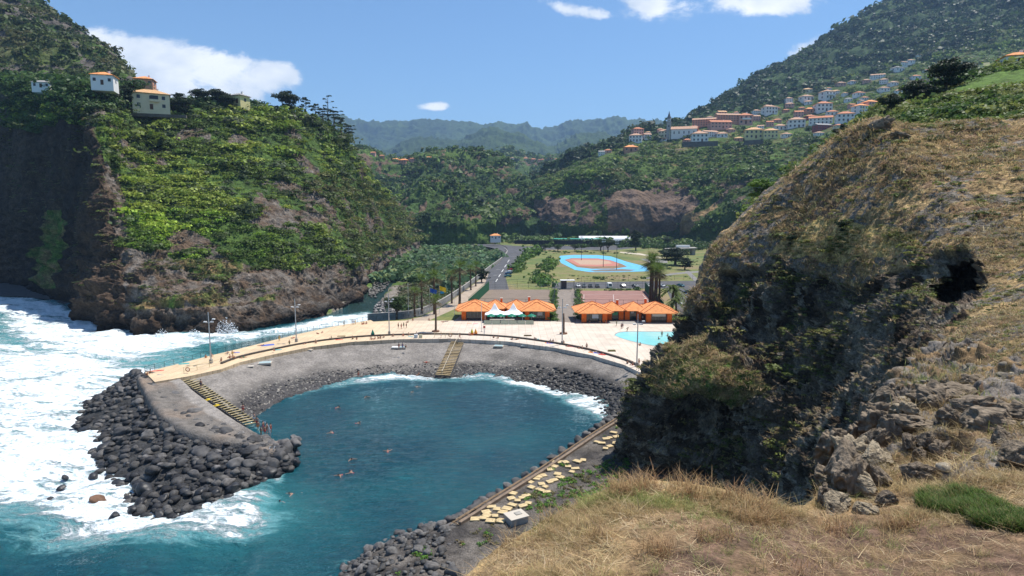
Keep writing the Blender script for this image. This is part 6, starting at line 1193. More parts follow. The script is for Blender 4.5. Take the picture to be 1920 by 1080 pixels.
# ================================================================ INDIVIDUAL TREES
def crown_obj(name, lobes, n, size, cs, parent, m=LEAF, seed=1, flat_=1):
    r = np.random.default_rng(seed); VV = []; CC = []
    for (x, y, z, rad) in lobes:
        V, S_ = leafclump(int(n*rad**1.6), size/rad, seed+int(x*7+z*3), flat_, .5, 6); VV.append(V*rad+np.array([x, y, z])); c = np.array(cs[r.integers(len(cs))])*r.uniform(.8, 1.2); CC.append(c[None]*S_[:, None])
    V = np.concatenate(VV); me = mesh_np(name, V, np.arange(len(V)).reshape(-1, 4), m, np.clip(np.concatenate(CC), 0, 1), smooth=False); return link(name, me, parent)
def tree_proto(name, kind, seed=1):
    r = empty(name, (0, 0, 0)); tag(r, name, 'tree'); rn = random.Random(seed)
    if kind == 'pine':      # unit height 10
        mb = MB(); mb.path([(0, 0, -1), (.1, 0, 3), (-.1, .1, 6.5), (0, 0, 9)], [.32, .25, .17, .07]); ends = []
        for k in range(9):
            z = 4+k*.6; a = k*2.4; L_ = (2.6-k*.13); e_ = (L_*math.cos(a), L_*math.sin(a), z+.9); mb.tube((0, 0, z), e_, .09, .03, 5); ends.append(e_)
        mb.build('trunk', mat('tree_bark', (.10, .075, .055), .95), r, True)
        crown_obj('crown', [(x*.85, y*.85, z, 1.15+rn.random()*.5) for x, y, z in ends]+[(0, 0, 9, 1.2)], 60, .26, [(.025, .045, .016), (.04, .065, .02)], r, LEAFP, seed, .7)
    elif kind == 'sparse':
        mb = MB(); mb.path([(0, 0, -1), (.2, 0, 4), (.1, .1, 9.5)], [.22, .16, .06]); ends = []
        for k in range(7): z = 4.5+k*.75; a = k*2.2; L_ = 1.9-k*.12; e_ = (L_*math.cos(a), L_*math.sin(a), z+.6); mb.tube((0.1, 0, z), e_, .06, .02, 5); ends.append(e_)
        mb.build('trunk', mat('tree_bark', (.1, .075, .055)), r, True); crown_obj('crown', [(x, y, z, .6+rn.random()*.35) for x, y, z in ends], 60, .2, [(.03, .05, .02)], r, LEAFP, seed, .7)
    else:
        mb = MB(); mb.path([(0, 0, -1), (0, 0, 1.8), (.2, 0, 3.6)], [.5, .4, .3]); ends = []
        for k in range(7): a = k*.9; e_ = (2.3*math.cos(a), 2.3*math.sin(a), 5+rn.random()); mb.tube((0, 0, 1.8+k*.2), e_, .2, .07, 6); ends.append(e_)
        mb.build('trunk', mat('tree_bark', (.1, .075, .055)), r, True)
        cs = {'round': [(.035, .06, .016), (.05, .085, .02)], 'bright': [(.09, .17, .02), (.12, .20, .025)], 'dark': [(.02, .035, .014), (.028, .048, .016)]}[kind]
        crown_obj('crown', [(x*1.0, y*1.0, z+.3, 2.1+rn.random()*.6) for x, y, z in ends]+[(0, 0, 7.2, 2.5), (1, .5, 6, 2.4), (-1.2, -.8, 4.2, 2.2), (1.4, -1.2, 4.0, 2.2)]+([(1.6, .8, 2.2, 2.3), (-1.5, -.3, 2.0, 2.3), (0, -1.6, 2.2, 2.3)] if kind != 'round' else []), 120, .22, cs, r, LEAF, seed, .85)
    return r
TP = {k: tree_proto({'pine': 'pine_tree', 'sparse': 'pine_tree', 'round': 'leafy_tree', 'bright': 'leafy_tree', 'dark': 'leafy_tree'}[k], k, i+3) for i, k in enumerate(('pine', 'sparse', 'round', 'bright', 'dark'))}
def tree(kind, px, py, hpx, label, surf=None, z=None, group=None, sx_=1.0, D=None):
    if surf is not None:
        h = None
        for dy in (0, 3, 6, 10, 16, 24, 34):
            h = surf.hit(px, py+dy)
            if h: break
        if h is None: return
        p = Vector(h)
    elif z is not None: p = Vector(atZ(px, py, z))
    else: p = Vector(atD(px, py, D))
    s_ = hpx/F*p.y/(10 if kind in ('pine', 'sparse') else 9.3); return place(TP[kind], p, random.uniform(0, 6), (s_*sx_, s_*sx_, s_), label, group)
TH = 'trees on the headland ridge'
for a in [('dark', 537, 214, 32, 'dark rounded pine standing alone on the headland ridge, the broadest there', 1.1), ('pine', 574, 220, 25, 'small dark pine on the ridge right of the broad one', 1), ('pine', 592, 224, 20, 'short pine below the gap between two ridge pines', 1.2), ('sparse', 616, 232, 36, 'thin wind bent pine with sparse branches on the ridge skyline', 1.2),
          ('pine', 640, 250, 24, 'pine at the start of the steep right descent of the ridge', 1.1), ('pine', 655, 268, 26, 'lowest pine leaning out over the right descent of the ridge', 1), ('pine', 606, 232, 20, 'dark pine at the foot of the thin bent one', 1.5), ('pine', 627, 244, 26, 'bushy pine just right of the thin bent one', 1.5),
          ('dark', 322, 218, 34, 'dark umbrella shaped tree at the right corner of the cream villa', 1.1), ('dark', 344, 219, 38, 'tallest dark tree beside the right end of the cream villa', 1.1), ('dark', 306, 216, 26, 'dark tree partly covering the right windows of the cream villa', .9),
          ('dark', 210, 190, 30, 'dark bushy tree below the white house on the left rim', 1.3), ('dark', 235, 195, 34, 'broad dark tree left of the cream villa', 1.3), ('dark', 375, 195, 28, 'dark leafy tree behind and right of the cream villa', 1.4), ('dark', 405, 195, 28, 'dark leafy tree left of the yellow ruined house', 1.4), ('dark', 336, 180, 16, 'small tree crown on the skyline above the cream villa', 1.4), ('dark', 425, 205, 28, 'dark tree touching the yellow ruined house', 1.2), ('dark', 250, 168, 14, 'small tree between the white house and the red roofed house', 1.3)]:
    tree(a[0], a[1], a[2], a[3]*(1.35 if a[1] > 500 else 1.0), a[4], HEAD, sx_=a[5], group=TH)
for a in [('dark', 1772, 176, 64, 'largest dark tree on the green slope at the upper right', 1.15, 150), ('dark', 1712, 200, 48, 'second dark tree left of and below the largest one', 1.1, 165), ('dark', 1668, 226, 50, 'dark tree at the crest left of the two bigger ones', .9, 150), ('dark', 1745, 195, 34, 'dark bush between the two biggest trees on the slope', 1.2, 148), ('dark', 1585, 275, 42, 'dark bush at the crest where the green hillside meets the dry grass', 1.1, 170), ('dark', 1555, 300, 36, 'low dark bush below the crest bush beside the dry grass', 1.1, 160)]:
    tree(a[0], a[1], a[2], a[3], a[4], D=a[6], sx_=a[5], group='trees on the upper right slope')
tree('bright', 1425, 380, 46, 'bright yellow green rounded tree above the dry edge of the near hill', D=135, sx_=1.25)
tree('dark', 1372, 492, 40, 'dark shrub clinging to the left edge of the near hill', D=99, sx_=1); tree('dark', 1350, 520, 40, 'tall dark shrub lower on the left edge of the near hill', D=98, sx_=.9)
tree('dark', 1490, 470, 36, 'dark round bush on the dry slope left of the cave', D=84, sx_=1); tree('dark', 1580, 440, 30, 'dark round bush above the cave on the dry slope', D=74, sx_=1)
for a in [('round', 744, 596, 42, 'dark round leafy tree at the river end of the deck', 1.1), ('dark', 903, 530, 28, 'dark leafy tree at the end of the palm promenade', 1), ('dark', 1266, 497, 34, 'largest round dark tree on the lawn before the concrete shelter', 1.7), ('dark', 1250, 487, 22, 'round dark tree behind the largest one on the lawn', 1.6), ('dark', 1284, 506, 24, 'small dark tree at the right of the lawn clump', 1.3),
          ('round', 872, 430, 24, 'rounded bright tree by the bend of the valley road', 2.0), ('dark', 1192, 470, 40, 'tall dark poplar like tree beyond the blue track', .7), ('round', 1126, 470, 22, 'leafy tree beyond the track, left of the tall dark one', 1.2), ('round', 1140, 472, 24, 'leafy tree beyond the track next to the tall dark one', 1.1), ('round', 1250, 462, 18, 'leafy tree left of the concrete shelter', 1.3), ('round', 1022, 470, 12, 'small tree at the road side left of the track', 1.2), ('round', 1046, 472, 12, 'small tree at the roadside above the far left bend of the track', 1.2), ('round', 1078, 472, 14, 'small round tree above the track, right of two smaller ones', 1.2)]:
    tree(a[0], a[1], a[2], a[3], a[4], z=ZP, sx_=a[5], group='trees on the valley floor')
# palms
def palm_proto(fan=True, seed=1):
    r = empty('palm_tree', (0, 0, 0)); tag(r, 'palm', 'palm tree'); rn = random.Random(seed); mb = MB(); pts = [(0, 0, -.3), (.05, 0, 1), (.1, .05, 5), (0, .1, 9.2)] if fan else [(0, 0, -.3), (.1, 0, 2), (.25, 0, 5)]
    mb.path(pts, [.42, .32, .26, .22] if fan else [.4, .32, .26], 10); mb.build('trunk', BARK, r, True); H_ = pts[-1][2]; VV = []; CC = []
    nf = 44 if fan else 26
    for k in range(nf):
        a = k*2.399; el = math.radians(rn.uniform(-50, 75)) if fan else math.radians(rn.uniform(-10, 75)); L_ = (2.0 if fan else 3.6)*rn.uniform(.85, 1.15); d = Vector((math.cos(a)*math.cos(el), math.sin(a)*math.cos(el), math.sin(el))); side = Vector((-math.sin(a), math.cos(a), 0)); c = (.11, .17, .03) if el > -.3 else (.16, .12, .06)
        if not fan: c = (.10, .14, .03)
        o = Vector(pts[-1])+Vector((0, 0, .1)); n = 6; prev = o
        if fan:
            for q in range(9):
                f = (q-4)/4; tip = o+d*L_*(.55+.95*(1-abs(f)*.45))+side*f*L_*.85+Vector((0, 0, -.25*L_*(abs(f)+.6*rn.random()))); mid = o+d*L_*.55; w2 = side*.05+d*.01
                VV += [mid-w2, mid+w2, (mid+tip)/2+w2*1.3, tip]; CC += [c]*4
            VV += [o-side*.03, o+side*.03, o+d*L_*.6+side*.03, o+d*L_*.6-side*.03]; CC += [c]*4
        else:
            for q in range(8):
                t = (q+1)/8; p = o+d*L_*t+Vector((0, 0, -1.5*t*t*L_*.45))
                for sg in (-1, 1):
                    e_ = p+side*sg*.75*(1-.5*t)+Vector((0, 0, -.25)); VV += [prev, p, e_+(p-prev)*.6, e_]; CC += [c]*4
                prev = p
    V = np.array([tuple(v) for v in VV]); me = mesh_np('fronds', V, np.arange(len(V)).reshape(-1, 4), LEAF, np.array(CC)*np.repeat(np.random.default_rng(2).uniform(.6, 1.4, (len(V)//4, 1)), 4, 0), smooth=False); link('fronds', me, r); return r
pf = palm_proto(True, 3); pd = palm_proto(False, 5)
for px, py, top_, t, zz in [(778, 594, 543, 'fan palm left of the flagpoles beside the round dark tree', ZP), (791, 586, 520, 'fan palm with dark trunk just behind the bare flagpole', ZP), (815, 589, 514, 'tall fan palm behind the blue flag', ZP), (817, 622, 558, 'fan palm growing out of the pale deck in a ring planter', ZD), (847, 569, 512, 'fan palm on the dry lawn, middle of the row', ZP), (862, 572, 496, 'tallest fan palm just left of the orange pavilion', ZP), (883, 544, 501, 'fan palm on the promenade beyond the tallest one', ZP), (892, 537, 495, 'farthest fan palm of the promenade row', ZP),
                         (1219, 571, 482, 'first palm of the tight row by the green fence, tallest and farthest left', ZP), (1223, 573, 490, 'second palm of the tight row by the green fence', ZP), (1227, 576, 500, 'third palm of the tight row by the green fence', ZP), (1231, 579, 503, 'fourth palm of the tight row by the green fence', ZP), (1235, 582, 505, 'last palm of the tight row, nearest the right pavilion', ZP)]:
    p = g(px, py, zz); s_ = (py-top_)/F*p.y/9.9; place(pf, p, random.uniform(0, 6), (max(s_, .85 if py > 600 else 1.15), max(s_, .85 if py > 600 else 1.15), s_), t, 'fan palms')
for px, py, top_, t in [(1259, 584, 541, 'feathery date palm behind the right end of the right pavilion'), (1268, 592, 562, 'lower feathery palm nearest the white parked car')]: p = g(px, py); s_ = (py-top_)/F*p.y/5; place(pd, p, random.uniform(0, 6), s_*.95, t, 'feathery palms')
dp = empty('dead_palm_trunk', g(1056.5, 626, ZD)); tag(dp, 'bare dark palm trunk in a ring planter behind the lamp post', 'palm trunk'); mb = MB(); mb.path([(0, 0, 0), (.05, 0, 3), (0, 0, 6)], [.36, .3, .22]); mb.build('trunk', BARK, dp, True)
for px, py, t in [(817, 622, 'low round planter ring at the foot of the deck palm'), (1056.5, 626, 'low round planter ring at the foot of the bare trunk')]:
    mb = MB(); mb.tube((0, 0, 0), (0, 0, .35), 1.1, 1.1, 20); o = mb.build('planter_ring', mat('planter_brick', (.20, .11, .07), .9)); o.location = g(px, py, ZD); tag(o, t, 'planter')
# ================================================================ ROCKS
import bmesh
def rock_mesh(name, seed, sub=3, rough=.16, flat_=.72, m=None, sharp=.0):
    bm = bmesh.new(); bmesh.ops.create_icosphere(bm, subdivisions=sub, radius=1); P_ = np.array([v.co[:] for v in bm.verts]); d = 1+.34*fbm(P_*.9, 3, seed)+rough*fbm(P_*2.2, 3, seed+3)
    P_ = P_*d[:, None]*np.array([1.15, .95, flat_])
    if sharp: P_ = P_+P_/np.linalg.norm(P_, axis=1, keepdims=True)*(sharp*(ridged(P_*2.2, 5, seed+9, .6)-.35))[:, None]*.6
    rn = np.random.default_rng(seed)
    for q in range(13):   # facets
        nn = rn.normal(size=3); nn /= np.linalg.norm(nn); h = .62+.2*rn.random(); e_ = P_@nn-h; P_ = P_-np.maximum(e_, 0)[:, None]*nn*.85
    for v, c in zip(bm.verts, P_): v.co = c
    me = bpy.data.meshes.new(name); bm.to_mesh(me); bm.free(); me.polygons.foreach_set('use_smooth', [True]*len(me.polygons)); me.materials.append(m); return me
def rockmat(name, c, rough, spec, bs=2.5, bump=.5):
    m = mat(name, c, rough, 0, spec, var=.5, vs=1.3, bump=bump, bs=bs); return m
BWET = rockmat('wet_basalt', (.030, .030, .032), .48, .4); BDRY = rockmat('dry_basalt', (.13, .123, .118), .85, .2); BMID = rockmat('dark_basalt_rock', (.070, .067, .066), .7, .3); BBROWN = rockmat('brown_rock', (.16, .09, .055), .75, .2)
RM = [rock_mesh('boulder', 100+q, 3, .30, .72, BWET) for q in range(8)]; RML = [rock_mesh('rubble', 200+q, 2, .16, .72, BWET) for q in range(4)]
def boulder(p, s_, m, label, group, rnd, me=None, sxyz=None):
    o = link('boulder', me or RM[rnd.randrange(len(RM))]); o.location = p; o.rotation_euler = (rnd.uniform(-.5, .5), rnd.uniform(-.5, .5), rnd.uniform(0, 6.28)); o.scale = sxyz or (s_*rnd.uniform(.8, 1.3), s_*rnd.uniform(.8, 1.2), s_*rnd.uniform(.75, 1.1))
    if m is not None: o.material_slots[0].link = 'OBJECT'; o.material_slots[0].material = m
    tag(o, label, 'boulder', group); return o
# left breakwater mound
IN = np.array([(262, 703), (280, 720), (300, 746), (330, 778), (370, 801), (418, 817), (466, 829), (506, 842), (528, 843), (530, 836)], float); iz = np.array([4.6, 4.4, 4.2, 3.9, 3.5, 3.1, 2.8, 2.5, 2.3, 2.2])
OUT = np.array([(232, 718), (185, 742), (140, 778), (180, 860), (225, 935), (300, 968), (390, 962), (478, 915), (545, 885), (552, 845)], float)
A_ = atZ(*IN.T, iz+.15); B_ = atZ(*OUT.T, -.15)
MO = Surf([A_+np.array([1.5, 3, -.3]), A_, A_*.66+B_*.34+np.array([0, 0, .8]), A_*.3+B_*.7+np.array([0, 0, .6]), B_, B_*1.0+(B_-A_)*.15+np.array([0, 0, -2])], 200, 90); MO.outward(); P = MO.P; MO.disp(.4*fbm(P*.4, 3, 3)-.3)
tag(MO.obj('breakwater_core', M_GRAV, np.full(P.shape, .045)), kind='structure')
rnd = random.Random(3)
NU, NV = 23, 9; cand = []
for a in range(NU):
    for b_ in range(NV):
        u = (a+rnd.uniform(-.4, .4))/(NU-1)*199; v = 6+(b_+rnd.uniform(-.4, .4))/(NV-1)*72
        i_, j_ = int(min(max(v, 0), 89)), int(min(max(u, 0), 199)); cand.append((Vector(MO.P[i_, j_]), b_/(NV-1)))
LB = 'dark wet boulders of the left breakwater'
for p, t in cand[:207]:
    s_ = rnd.choice([.65, .8, .9, 1.0, 1.1, 1.3, 1.6]); m = BWET if p.z < .9 else (BMID if rnd.random() < .7 else BDRY)
    if rnd.random() < .008: m = BBROWN
    boulder(p+Vector((0, 0, .25)), s_*.95, m, 'dark rounded basalt boulder in the heap of the left breakwater', LB, rnd)
# outlying boulders in the foam
for px, py, s_, t in [(184, 941, 1.35, 'brown grey boulder lying alone in white foam, largest outlier'), (105, 832, .75, 'small dark boulder washed by foam far left of the heap'), (145, 798, .9, 'dark boulder at the upper left tip of the heap'), (175, 893, .8, 'dark boulder in foam just left of the heap'), (210, 862, 1.0, 'dark boulder in foam halfway along the heap'), (116, 914, .55, 'tiny half drowned boulder in the foam'), (95, 938, .55, 'flat half drowned boulder low in the foam'), (215, 968, .6, 'small boulder at the lower edge of the foam'), (40, 847, .4, 'tiny dark rock far out in the foam'), (170, 823, .7, 'dark boulder off the upper left side of the heap'), (250, 955, .8, 'boulder at the bottom fringe of the heap'), (170, 849, .6, 'small dark boulder between the upper outliers'), (110, 862, .35, 'tiny rock awash left of the heap'), (122, 895, .5, 'half drowned rock just above the low flat one')]:
    boulder(Vector(atZ(px, py, .15)), s_*1.05, BBROWN if 'brown grey' in t else BWET, t, None, rnd)
boulder(Vector(atZ(527, 838, 2.2)), 1.2, mat('red_rock', (.16, .05, .04), .7, var=.3, bump=.4), 'reddish flat boulder at the tip of the jetty', None, rnd); boulder(Vector(atZ(548, 868, .6)), 1.3, BWET, 'dark wet boulder at the very tip of the breakwater by the swimmers', None, rnd)
def rubble(name, n, sampler, srange, colr, label, m, zoff=0.):
    base = [(np.array([v.co[:] for v in me.vertices]), np.array([list(p_.vertices) for p_ in me.polygons])) for me in RML]
    P_ = sampler(n); VV = []; FF = []; CC = []; o_ = 0
    for k in range(len(P_)):
        V, Fc = base[k % 4]; a = RNG.uniform(0, 6.28); s_ = RNG.uniform(*srange); R_ = np.array([[math.cos(a), -math.sin(a), 0], [math.sin(a), math.cos(a), 0], [0, 0, 1]])
        W = (V*np.array([s_*RNG.uniform(.8, 1.3), s_, s_*RNG.uniform(.7, 1)]))@R_.T+P_[k]+np.array([0, 0, zoff]); VV.append(W); FF.append(Fc+o_); CC.append(np.tile(np.array(colr[RNG.integers(len(colr))])*RNG.uniform(.7, 1.3), (len(W), 1))); o_ += len(W)
    me = mesh_np(name, np.concatenate(VV), np.concatenate(FF), m, np.concatenate(CC), smooth=True, n=3); return tag(link(name, me), label, 'rubble', kind='stuff')
RUB = terrain_mat('rubble_stone', [1.2, 6], .35, .05, .6, rough=.6)
def smo(n):
    i = RNG.integers(14, 82, n); j = RNG.integers(0, 199, n); return MO.P[i, j]+RNG.normal(0, .2, (n, 3))
rubble('breakwater_rubble', 1600, smo, (.35, .95), [(.03, .03, .032), (.05, .048, .047), (.09, .085, .08)], 'smaller stones filling the gaps between the breakwater boulders', RUB, .15)
# bottom pile beside the gravel terrace
rnd = random.Random(8); okp = inpoly(TR.px, TR.py, [(560, 1130), (600, 1078), (690, 1018), (760, 985), (830, 985), (850, 1000), (830, 1040), (870, 1080), (880, 1140)], 2)*1.0
p, nn, i, j = TR.sample(1400, okp)
# individual boulders by poisson thinning
keep = []
for q in p:
    if all((q[0]-k[0])**2+(q[1]-k[1])**2 > 1.3**2*.55 for k in keep): keep.append(q)
for q in keep[:52]:
    boulder(Vector(q)+Vector((0, 0, .2)), rnd.uniform(.5, .85), rnd.choice([BDRY, BDRY, BMID, rockmat('grey_basalt', (.12, .115, .11), .8, .2)]), 'rounded grey boulder in the pile at the bottom edge beside the lagoon', 'grey boulders of the lower pile', rnd)
rubble('pile_rubble', 520, lambda n: p[RNG.integers(0, len(p), n)]+RNG.normal(0, .1, (n, 3)), (.18, .42), [(.07, .068, .066), (.11, .105, .10), (.05, .05, .05)], 'smaller grey stones of the lower pile', RUB, .1)
# groyne boulders
gl = dens(GL, 6)
for q, (x, y) in enumerate(gl):
    boulder(Vector(atZ(x-13, y-7, .9)), rnd.uniform(.75, 1.05), BMID if q % 3 else BDRY, 'dark squarish boulder in the row on the lagoon side of the groyne', 'boulders along the groyne', rnd)
for x, y, s_, t in [(843, 975, 1.0, 'dark boulder at the near end of the groyne'), (826, 985, .9, 'grey boulder left of the near end of the groyne'), (840, 995, 1.1, 'pale flat boulder below the near end of the groyne')]: boulder(Vector(atZ(x, y, 2)), s_, BDRY if 'dark' not in t else BMID, t, None, rnd)
# pebbles on the beach
zb = BE.P[..., 2]; okb = ((zb > -.3) & (zb < 1.6))*(.25+1.2*sstep(900, 1150, BE.px)); pb = BE.sample(2600, okb)[0]
rubble('beach_cobbles', 2200, lambda n: pb[:n], (.12, .34), [(.04, .04, .042), (.07, .066, .064), (.20, .19, .17)], 'rounded dark cobbles along the waterline of the beach', RUB)
pr = BE.sample(700, ((zb > -.4) & (zb < 2.6))*sstep(960, 1200, BE.px))[0]
rubble('beach_cobbles', 600, lambda n: pr[:n], (.3, .75), [(.03, .03, .032), (.055, .053, .05)], 'larger dark boulders and cobbles at the right end of the beach', RUB)
# river stones
ps = region(700, [(700, 596), (780, 592), (850, 580), (855, 565), (800, 560), (770, 548), (735, 548), (700, 575)], .8)
rubble('river_stones', 700, lambda n: ps[:n], (.3, .9), [(.18, .17, .16), (.28, .26, .24), (.12, .11, .11)], 'grey stones and pebbles along the river mouth', RUB)
ps = region(160, [(690, 545), (735, 510), (745, 520), (700, 560)], .6); rubble('river_stones', 160, lambda n: ps[:n], (.4, 1.0), [(.10, .09, .08), (.16, .15, .13)], 'dark stones on the cliff side of the river', RUB)
# big rocks on the near slope
LR = mat('pale_rock', (.19, .150, .108), .95, 0, .15, var=.55, vs=2.6, bump=1, bs=5); LR2 = mat('lichen_rock', (.30, .245, .17), .95, 0, .15, var=.45, vs=3, bump=1, bs=6)
BR = [rock_mesh('rock', 300+q, 5, .5, .8, LR, .35) for q in range(6)]; rnd = random.Random(12)
for px, py, wpx, hpx, D, m, t in [(1742, 757, 36, 26, 22.5, LR, 'large rounded pale boulder, highest of the near rocks'), (1712, 798, 36, 16, 21, LR, 'long flat boulder just below the large rounded one'), (1672, 815, 30, 26, 20, LR, 'grey boulder left of the long flat one'), (1640, 835, 28, 30, 19, LR, 'tall boulder at the edge of the drop, above the gully'), (1650, 862, 26, 14, 17.5, LR2, 'flat topped pale boulder at the drop'), (1702, 838, 16, 16, 19, LR, 'small round stone in the middle of the near rocks'), (1722, 862, 16, 16, 17.5, LR, 'small stone right of the round one'), (1714, 895, 26, 24, 15.5, LR, 'rounded grey boulder above the green grass patch'), (1612, 918, 34, 30, 14, LR2, 'slanting pale slab boulder with bright top near the gully'), (1640, 905, 24, 26, 15, LR, 'dark sided boulder leaning on the slanting slab'), (1562, 952, 30, 17, 12.3, LR2, 'flat pale rock at the very edge of the foreground'), (1550, 905, 30, 22, 14.5, LR, 'rough boulder above the flat pale edge rock'), (1622, 958, 28, 13, 12.2, LR2, 'flat pale rock right of the edge rock'), (1740, 834, 18, 14, 19.5, LR, 'brown stone right of the small round stones'), (1640, 788, 26, 20, 22, LR, 'boulder at the top of the drop left of the large rounded one'), (1880, 830, 24, 18, 19, LR, 'rock half buried in the dry slope at the right'), (1830, 770, 44, 20, 24, LR, 'long rock outcrop on the dry slope at the right'), (1790, 740, 40, 16, 26, LR, 'low rock outcrop right of the large rounded boulder'), (1900, 780, 36, 18, 23, LR, 'rock outcrop near the right edge of the slope'), (1680, 768, 22, 14, 23.5, LR, 'small pale boulder left of the large rounded one'), (1590, 880, 24, 18, 16, LR, 'grey rock on the brink above the slanting slab'), (1660, 940, 20, 12, 13, LR, 'low stone between the slab and the green grass'), (1777, 905, 14, 8, 15, LR, 'small stone near the green grass patch'),
                                 (1572, 905, 26, 26, 13.5, LR, 'dark rock wedged on the gully side of the drop'), (1592, 858, 30, 30, 15.6, LR2, 'pale topped rock on the gully side, second from below'), (1612, 822, 28, 32, 17.6, LR, 'upright rock on the gully side of the drop'), (1630, 790, 26, 26, 19.2, LR, 'grey rock on the gully side, next to the blocky one'), (1657, 757, 24, 20, 22, LR, 'rock at the upper end of the gully side'), (1552, 940, 24, 20, 12.4, LR, 'lowest rock on the gully side'), (1602, 892, 30, 34, 14.4, LR, 'big rock on the gully side under the slanting slab'), (1676, 738, 20, 16, 24, LR, 'small rock at the top of the gully side'), (1640, 872, 34, 28, 16.2, LR2, 'broad pale rock behind the slanting slab'), (1900, 860, 30, 20, 18, LR, 'grey rock low on the right slope'), (1760, 850, 24, 18, 18, LR, 'squat rock between the stones and the outcrop'), (1825, 720, 30, 14, 27, LR, 'low rock high on the right slope'),
                                 (1585, 900, 46, 48, 15, LR, 'tall craggy rock standing at the drop into the gully'), (1560, 860, 36, 40, 17.5, LR, 'dark craggy rock below the drop, leftmost of the near rocks'), (1650, 800, 40, 40, 20.5, LR, 'blocky rock forming the upper edge of the drop'), (1700, 780, 30, 22, 22, LR2, 'pale boulder between the large rounded one and the drop'), (1850, 800, 50, 26, 21, LR, 'broad craggy outcrop in the middle of the right slope'), (1780, 790, 30, 22, 22, LR, 'craggy rock right of the large rounded boulder'),
                                 (1652, 234, 19, 12, 90, LR, 'dark jagged summit rock on the near hill'), (1690, 250, 16, 6, 86, LR, 'flat pale rock right of the summit rock'), (1625, 252, 8, 6, 91, LR, 'small rock at the left of the summit')]:
    h_ = (FG.hit(px, py+hpx*.3) if D < 60 else NH.hit(px, py+6)); p = Vector(h_) if h_ else Vector(atD(px, py, D)); s_ = p.y/F; p.z += hpx*s_*(.35 if D > 60 else .62); o = link('rock', BR[rnd.randrange(6)]); o.location = p; o.rotation_euler = (rnd.uniform(-.3, .3), rnd.uniform(-.3, .3), rnd.uniform(0, 6.28)); ww = wpx*s_*1.05; o.scale = (ww, ww*rnd.uniform(.75, 1.0), hpx*s_*1.35)
    if m is not LR: o.material_slots[0].link = 'OBJECT'; o.material_slots[0].material = m
    tag(o, t, 'rock', 'rocks on the near slope')
pr = FG.sample(1500, (FG.rt > .35)*np.clip(.2+2*fbm(FG.P*.5, 3, 9), 0, 2)*(FG.tv[:, None] > 1.8))[0]
rubble('slope_stones', 900, lambda n: pr[:n], (.04, .22), [(.20, .17, .13), (.28, .24, .18), (.14, .11, .085)], 'small loose stones scattered over the near dry slope', terrain_mat('slope_stone', [3, 12], .35, .03, .8))
# ================================================================ HOUSES
CREAM = mat('cream_wall', (.68, .60, .40), .9, var=.06, vs=.5); PINK = mat('pink_wall', (.62, .36, .28), .9); SALM = mat('salmon_wall', (.58, .28, .18), .9); YELL = mat('yellow_wall', (.72, .62, .30), .9); REDW = mat('red_wall', (.30, .07, .06), .9); GREYW = mat('grey_wall', (.3, .28, .26), .9, var=.2, vs=.5); WALLW = mat('white_wall', (.78, .76, .72), .9)
WIN = mat('window_dark', (.035, .04, .05), .3); DOORM = mat('door_brown', (.10, .05, .03), .6)
def house_proto(w_, d_, h, nst, nw, hipr=True, wall_=WALLW, roof_=TILE2, balc=False, base=4):
    r = empty('house', (0, 0, 0)); tag(r, 'house', 'house'); mb = MB(); mb.box((0, 0, h/2-base/2), (w_, d_, h+base)); mb.build('wall', wall_, r)
    mb = MB()
    if hipr: mb.hip(0, 0, w_+1.1, d_+1.1, h+.15, min(w_, d_)*.24, max(w_-d_, 0) if w_ > d_ else max(d_-w_, 0), .2, 0 if w_ >= d_ else 1)
    else:
        a, b, z, rh = w_/2+.4, d_/2+.5, h+.1, d_*.25; mb.add([(-a, -b, z), (a, -b, z), (a, b, z), (-a, b, z), (-a, 0, z+rh), (a, 0, z+rh), (-a, -b, z-.18), (a, -b, z-.18), (a, b, z-.18), (-a, b, z-.18)], [(0, 1, 5, 4), (2, 3, 4, 5), (0, 4, 3), (1, 2, 5), (9, 8, 7, 6), (6, 7, 1, 0), (8, 9, 3, 2), (7, 8, 2, 1), (9, 6, 0, 3)])
    rf = mb.build('roof', roof_, r); mb = MB(); mb.box((w_*.2, d_*.12, h+min(w_, d_)*.22+.2), (.8, .7, 1.5)); mb.build('chimney', WALLW, rf)
    for s_ in range(nst):
        z = (s_+.52)*h/nst
        for k in range(nw):
            x = -w_/2+(k+.5)*w_/nw; isd = s_ == 0 and k == nw//2
            mb = MB(); mb.box((x, -d_/2-.02, z if not isd else 1.1), (1.2, .1, 1.4 if not isd else 2.2)); wn = mb.build('window' if not isd else 'door', WIN if not isd else DOORM, r)
            if not isd: mb = MB(); mb.box((x, -d_/2-.1, z-.8), (1.4, .2, .12)); mb.build('sill', WHITE, wn)
        for sd_ in (-1, 1): mb = MB(); mb.box((sd_*(w_/2+.02), 0, z), (.1, 1.2, 1.4)); mb.build('window', WIN, r)
    if balc: mb = MB(); mb.box((0, -d_/2-.75, h/2), (w_*.6, 1.5, .2)); mb.box((0, -d_/2-1.45, h/2+.5), (w_*.6, .08, .9)); mb.build('balcony', WHITE, r)
    return r
HP = [house_proto(12, 9, 6, 2, 4), house_proto(9, 8, 5.6, 2, 3, balc=True), house_proto(11, 8, 3.4, 1, 3), house_proto(30, 10, 8, 3, 9, False), house_proto(10, 8, 5.5, 2, 3, False), house_proto(20, 9, 5.6, 2, 6, False)]
HW = [12, 9, 11, 30, 10, 20]
MW = dict(white=WALLW, cream=CREAM, pink=PINK, salmon=SALM, yellow=YELL, red=REDW, grey=GREYW); MR = dict(red=TILE2, faded=TILE3, ochre=TILE4, orange=TILE, grey=mat('grey_roof', (.3, .29, .28), .9))
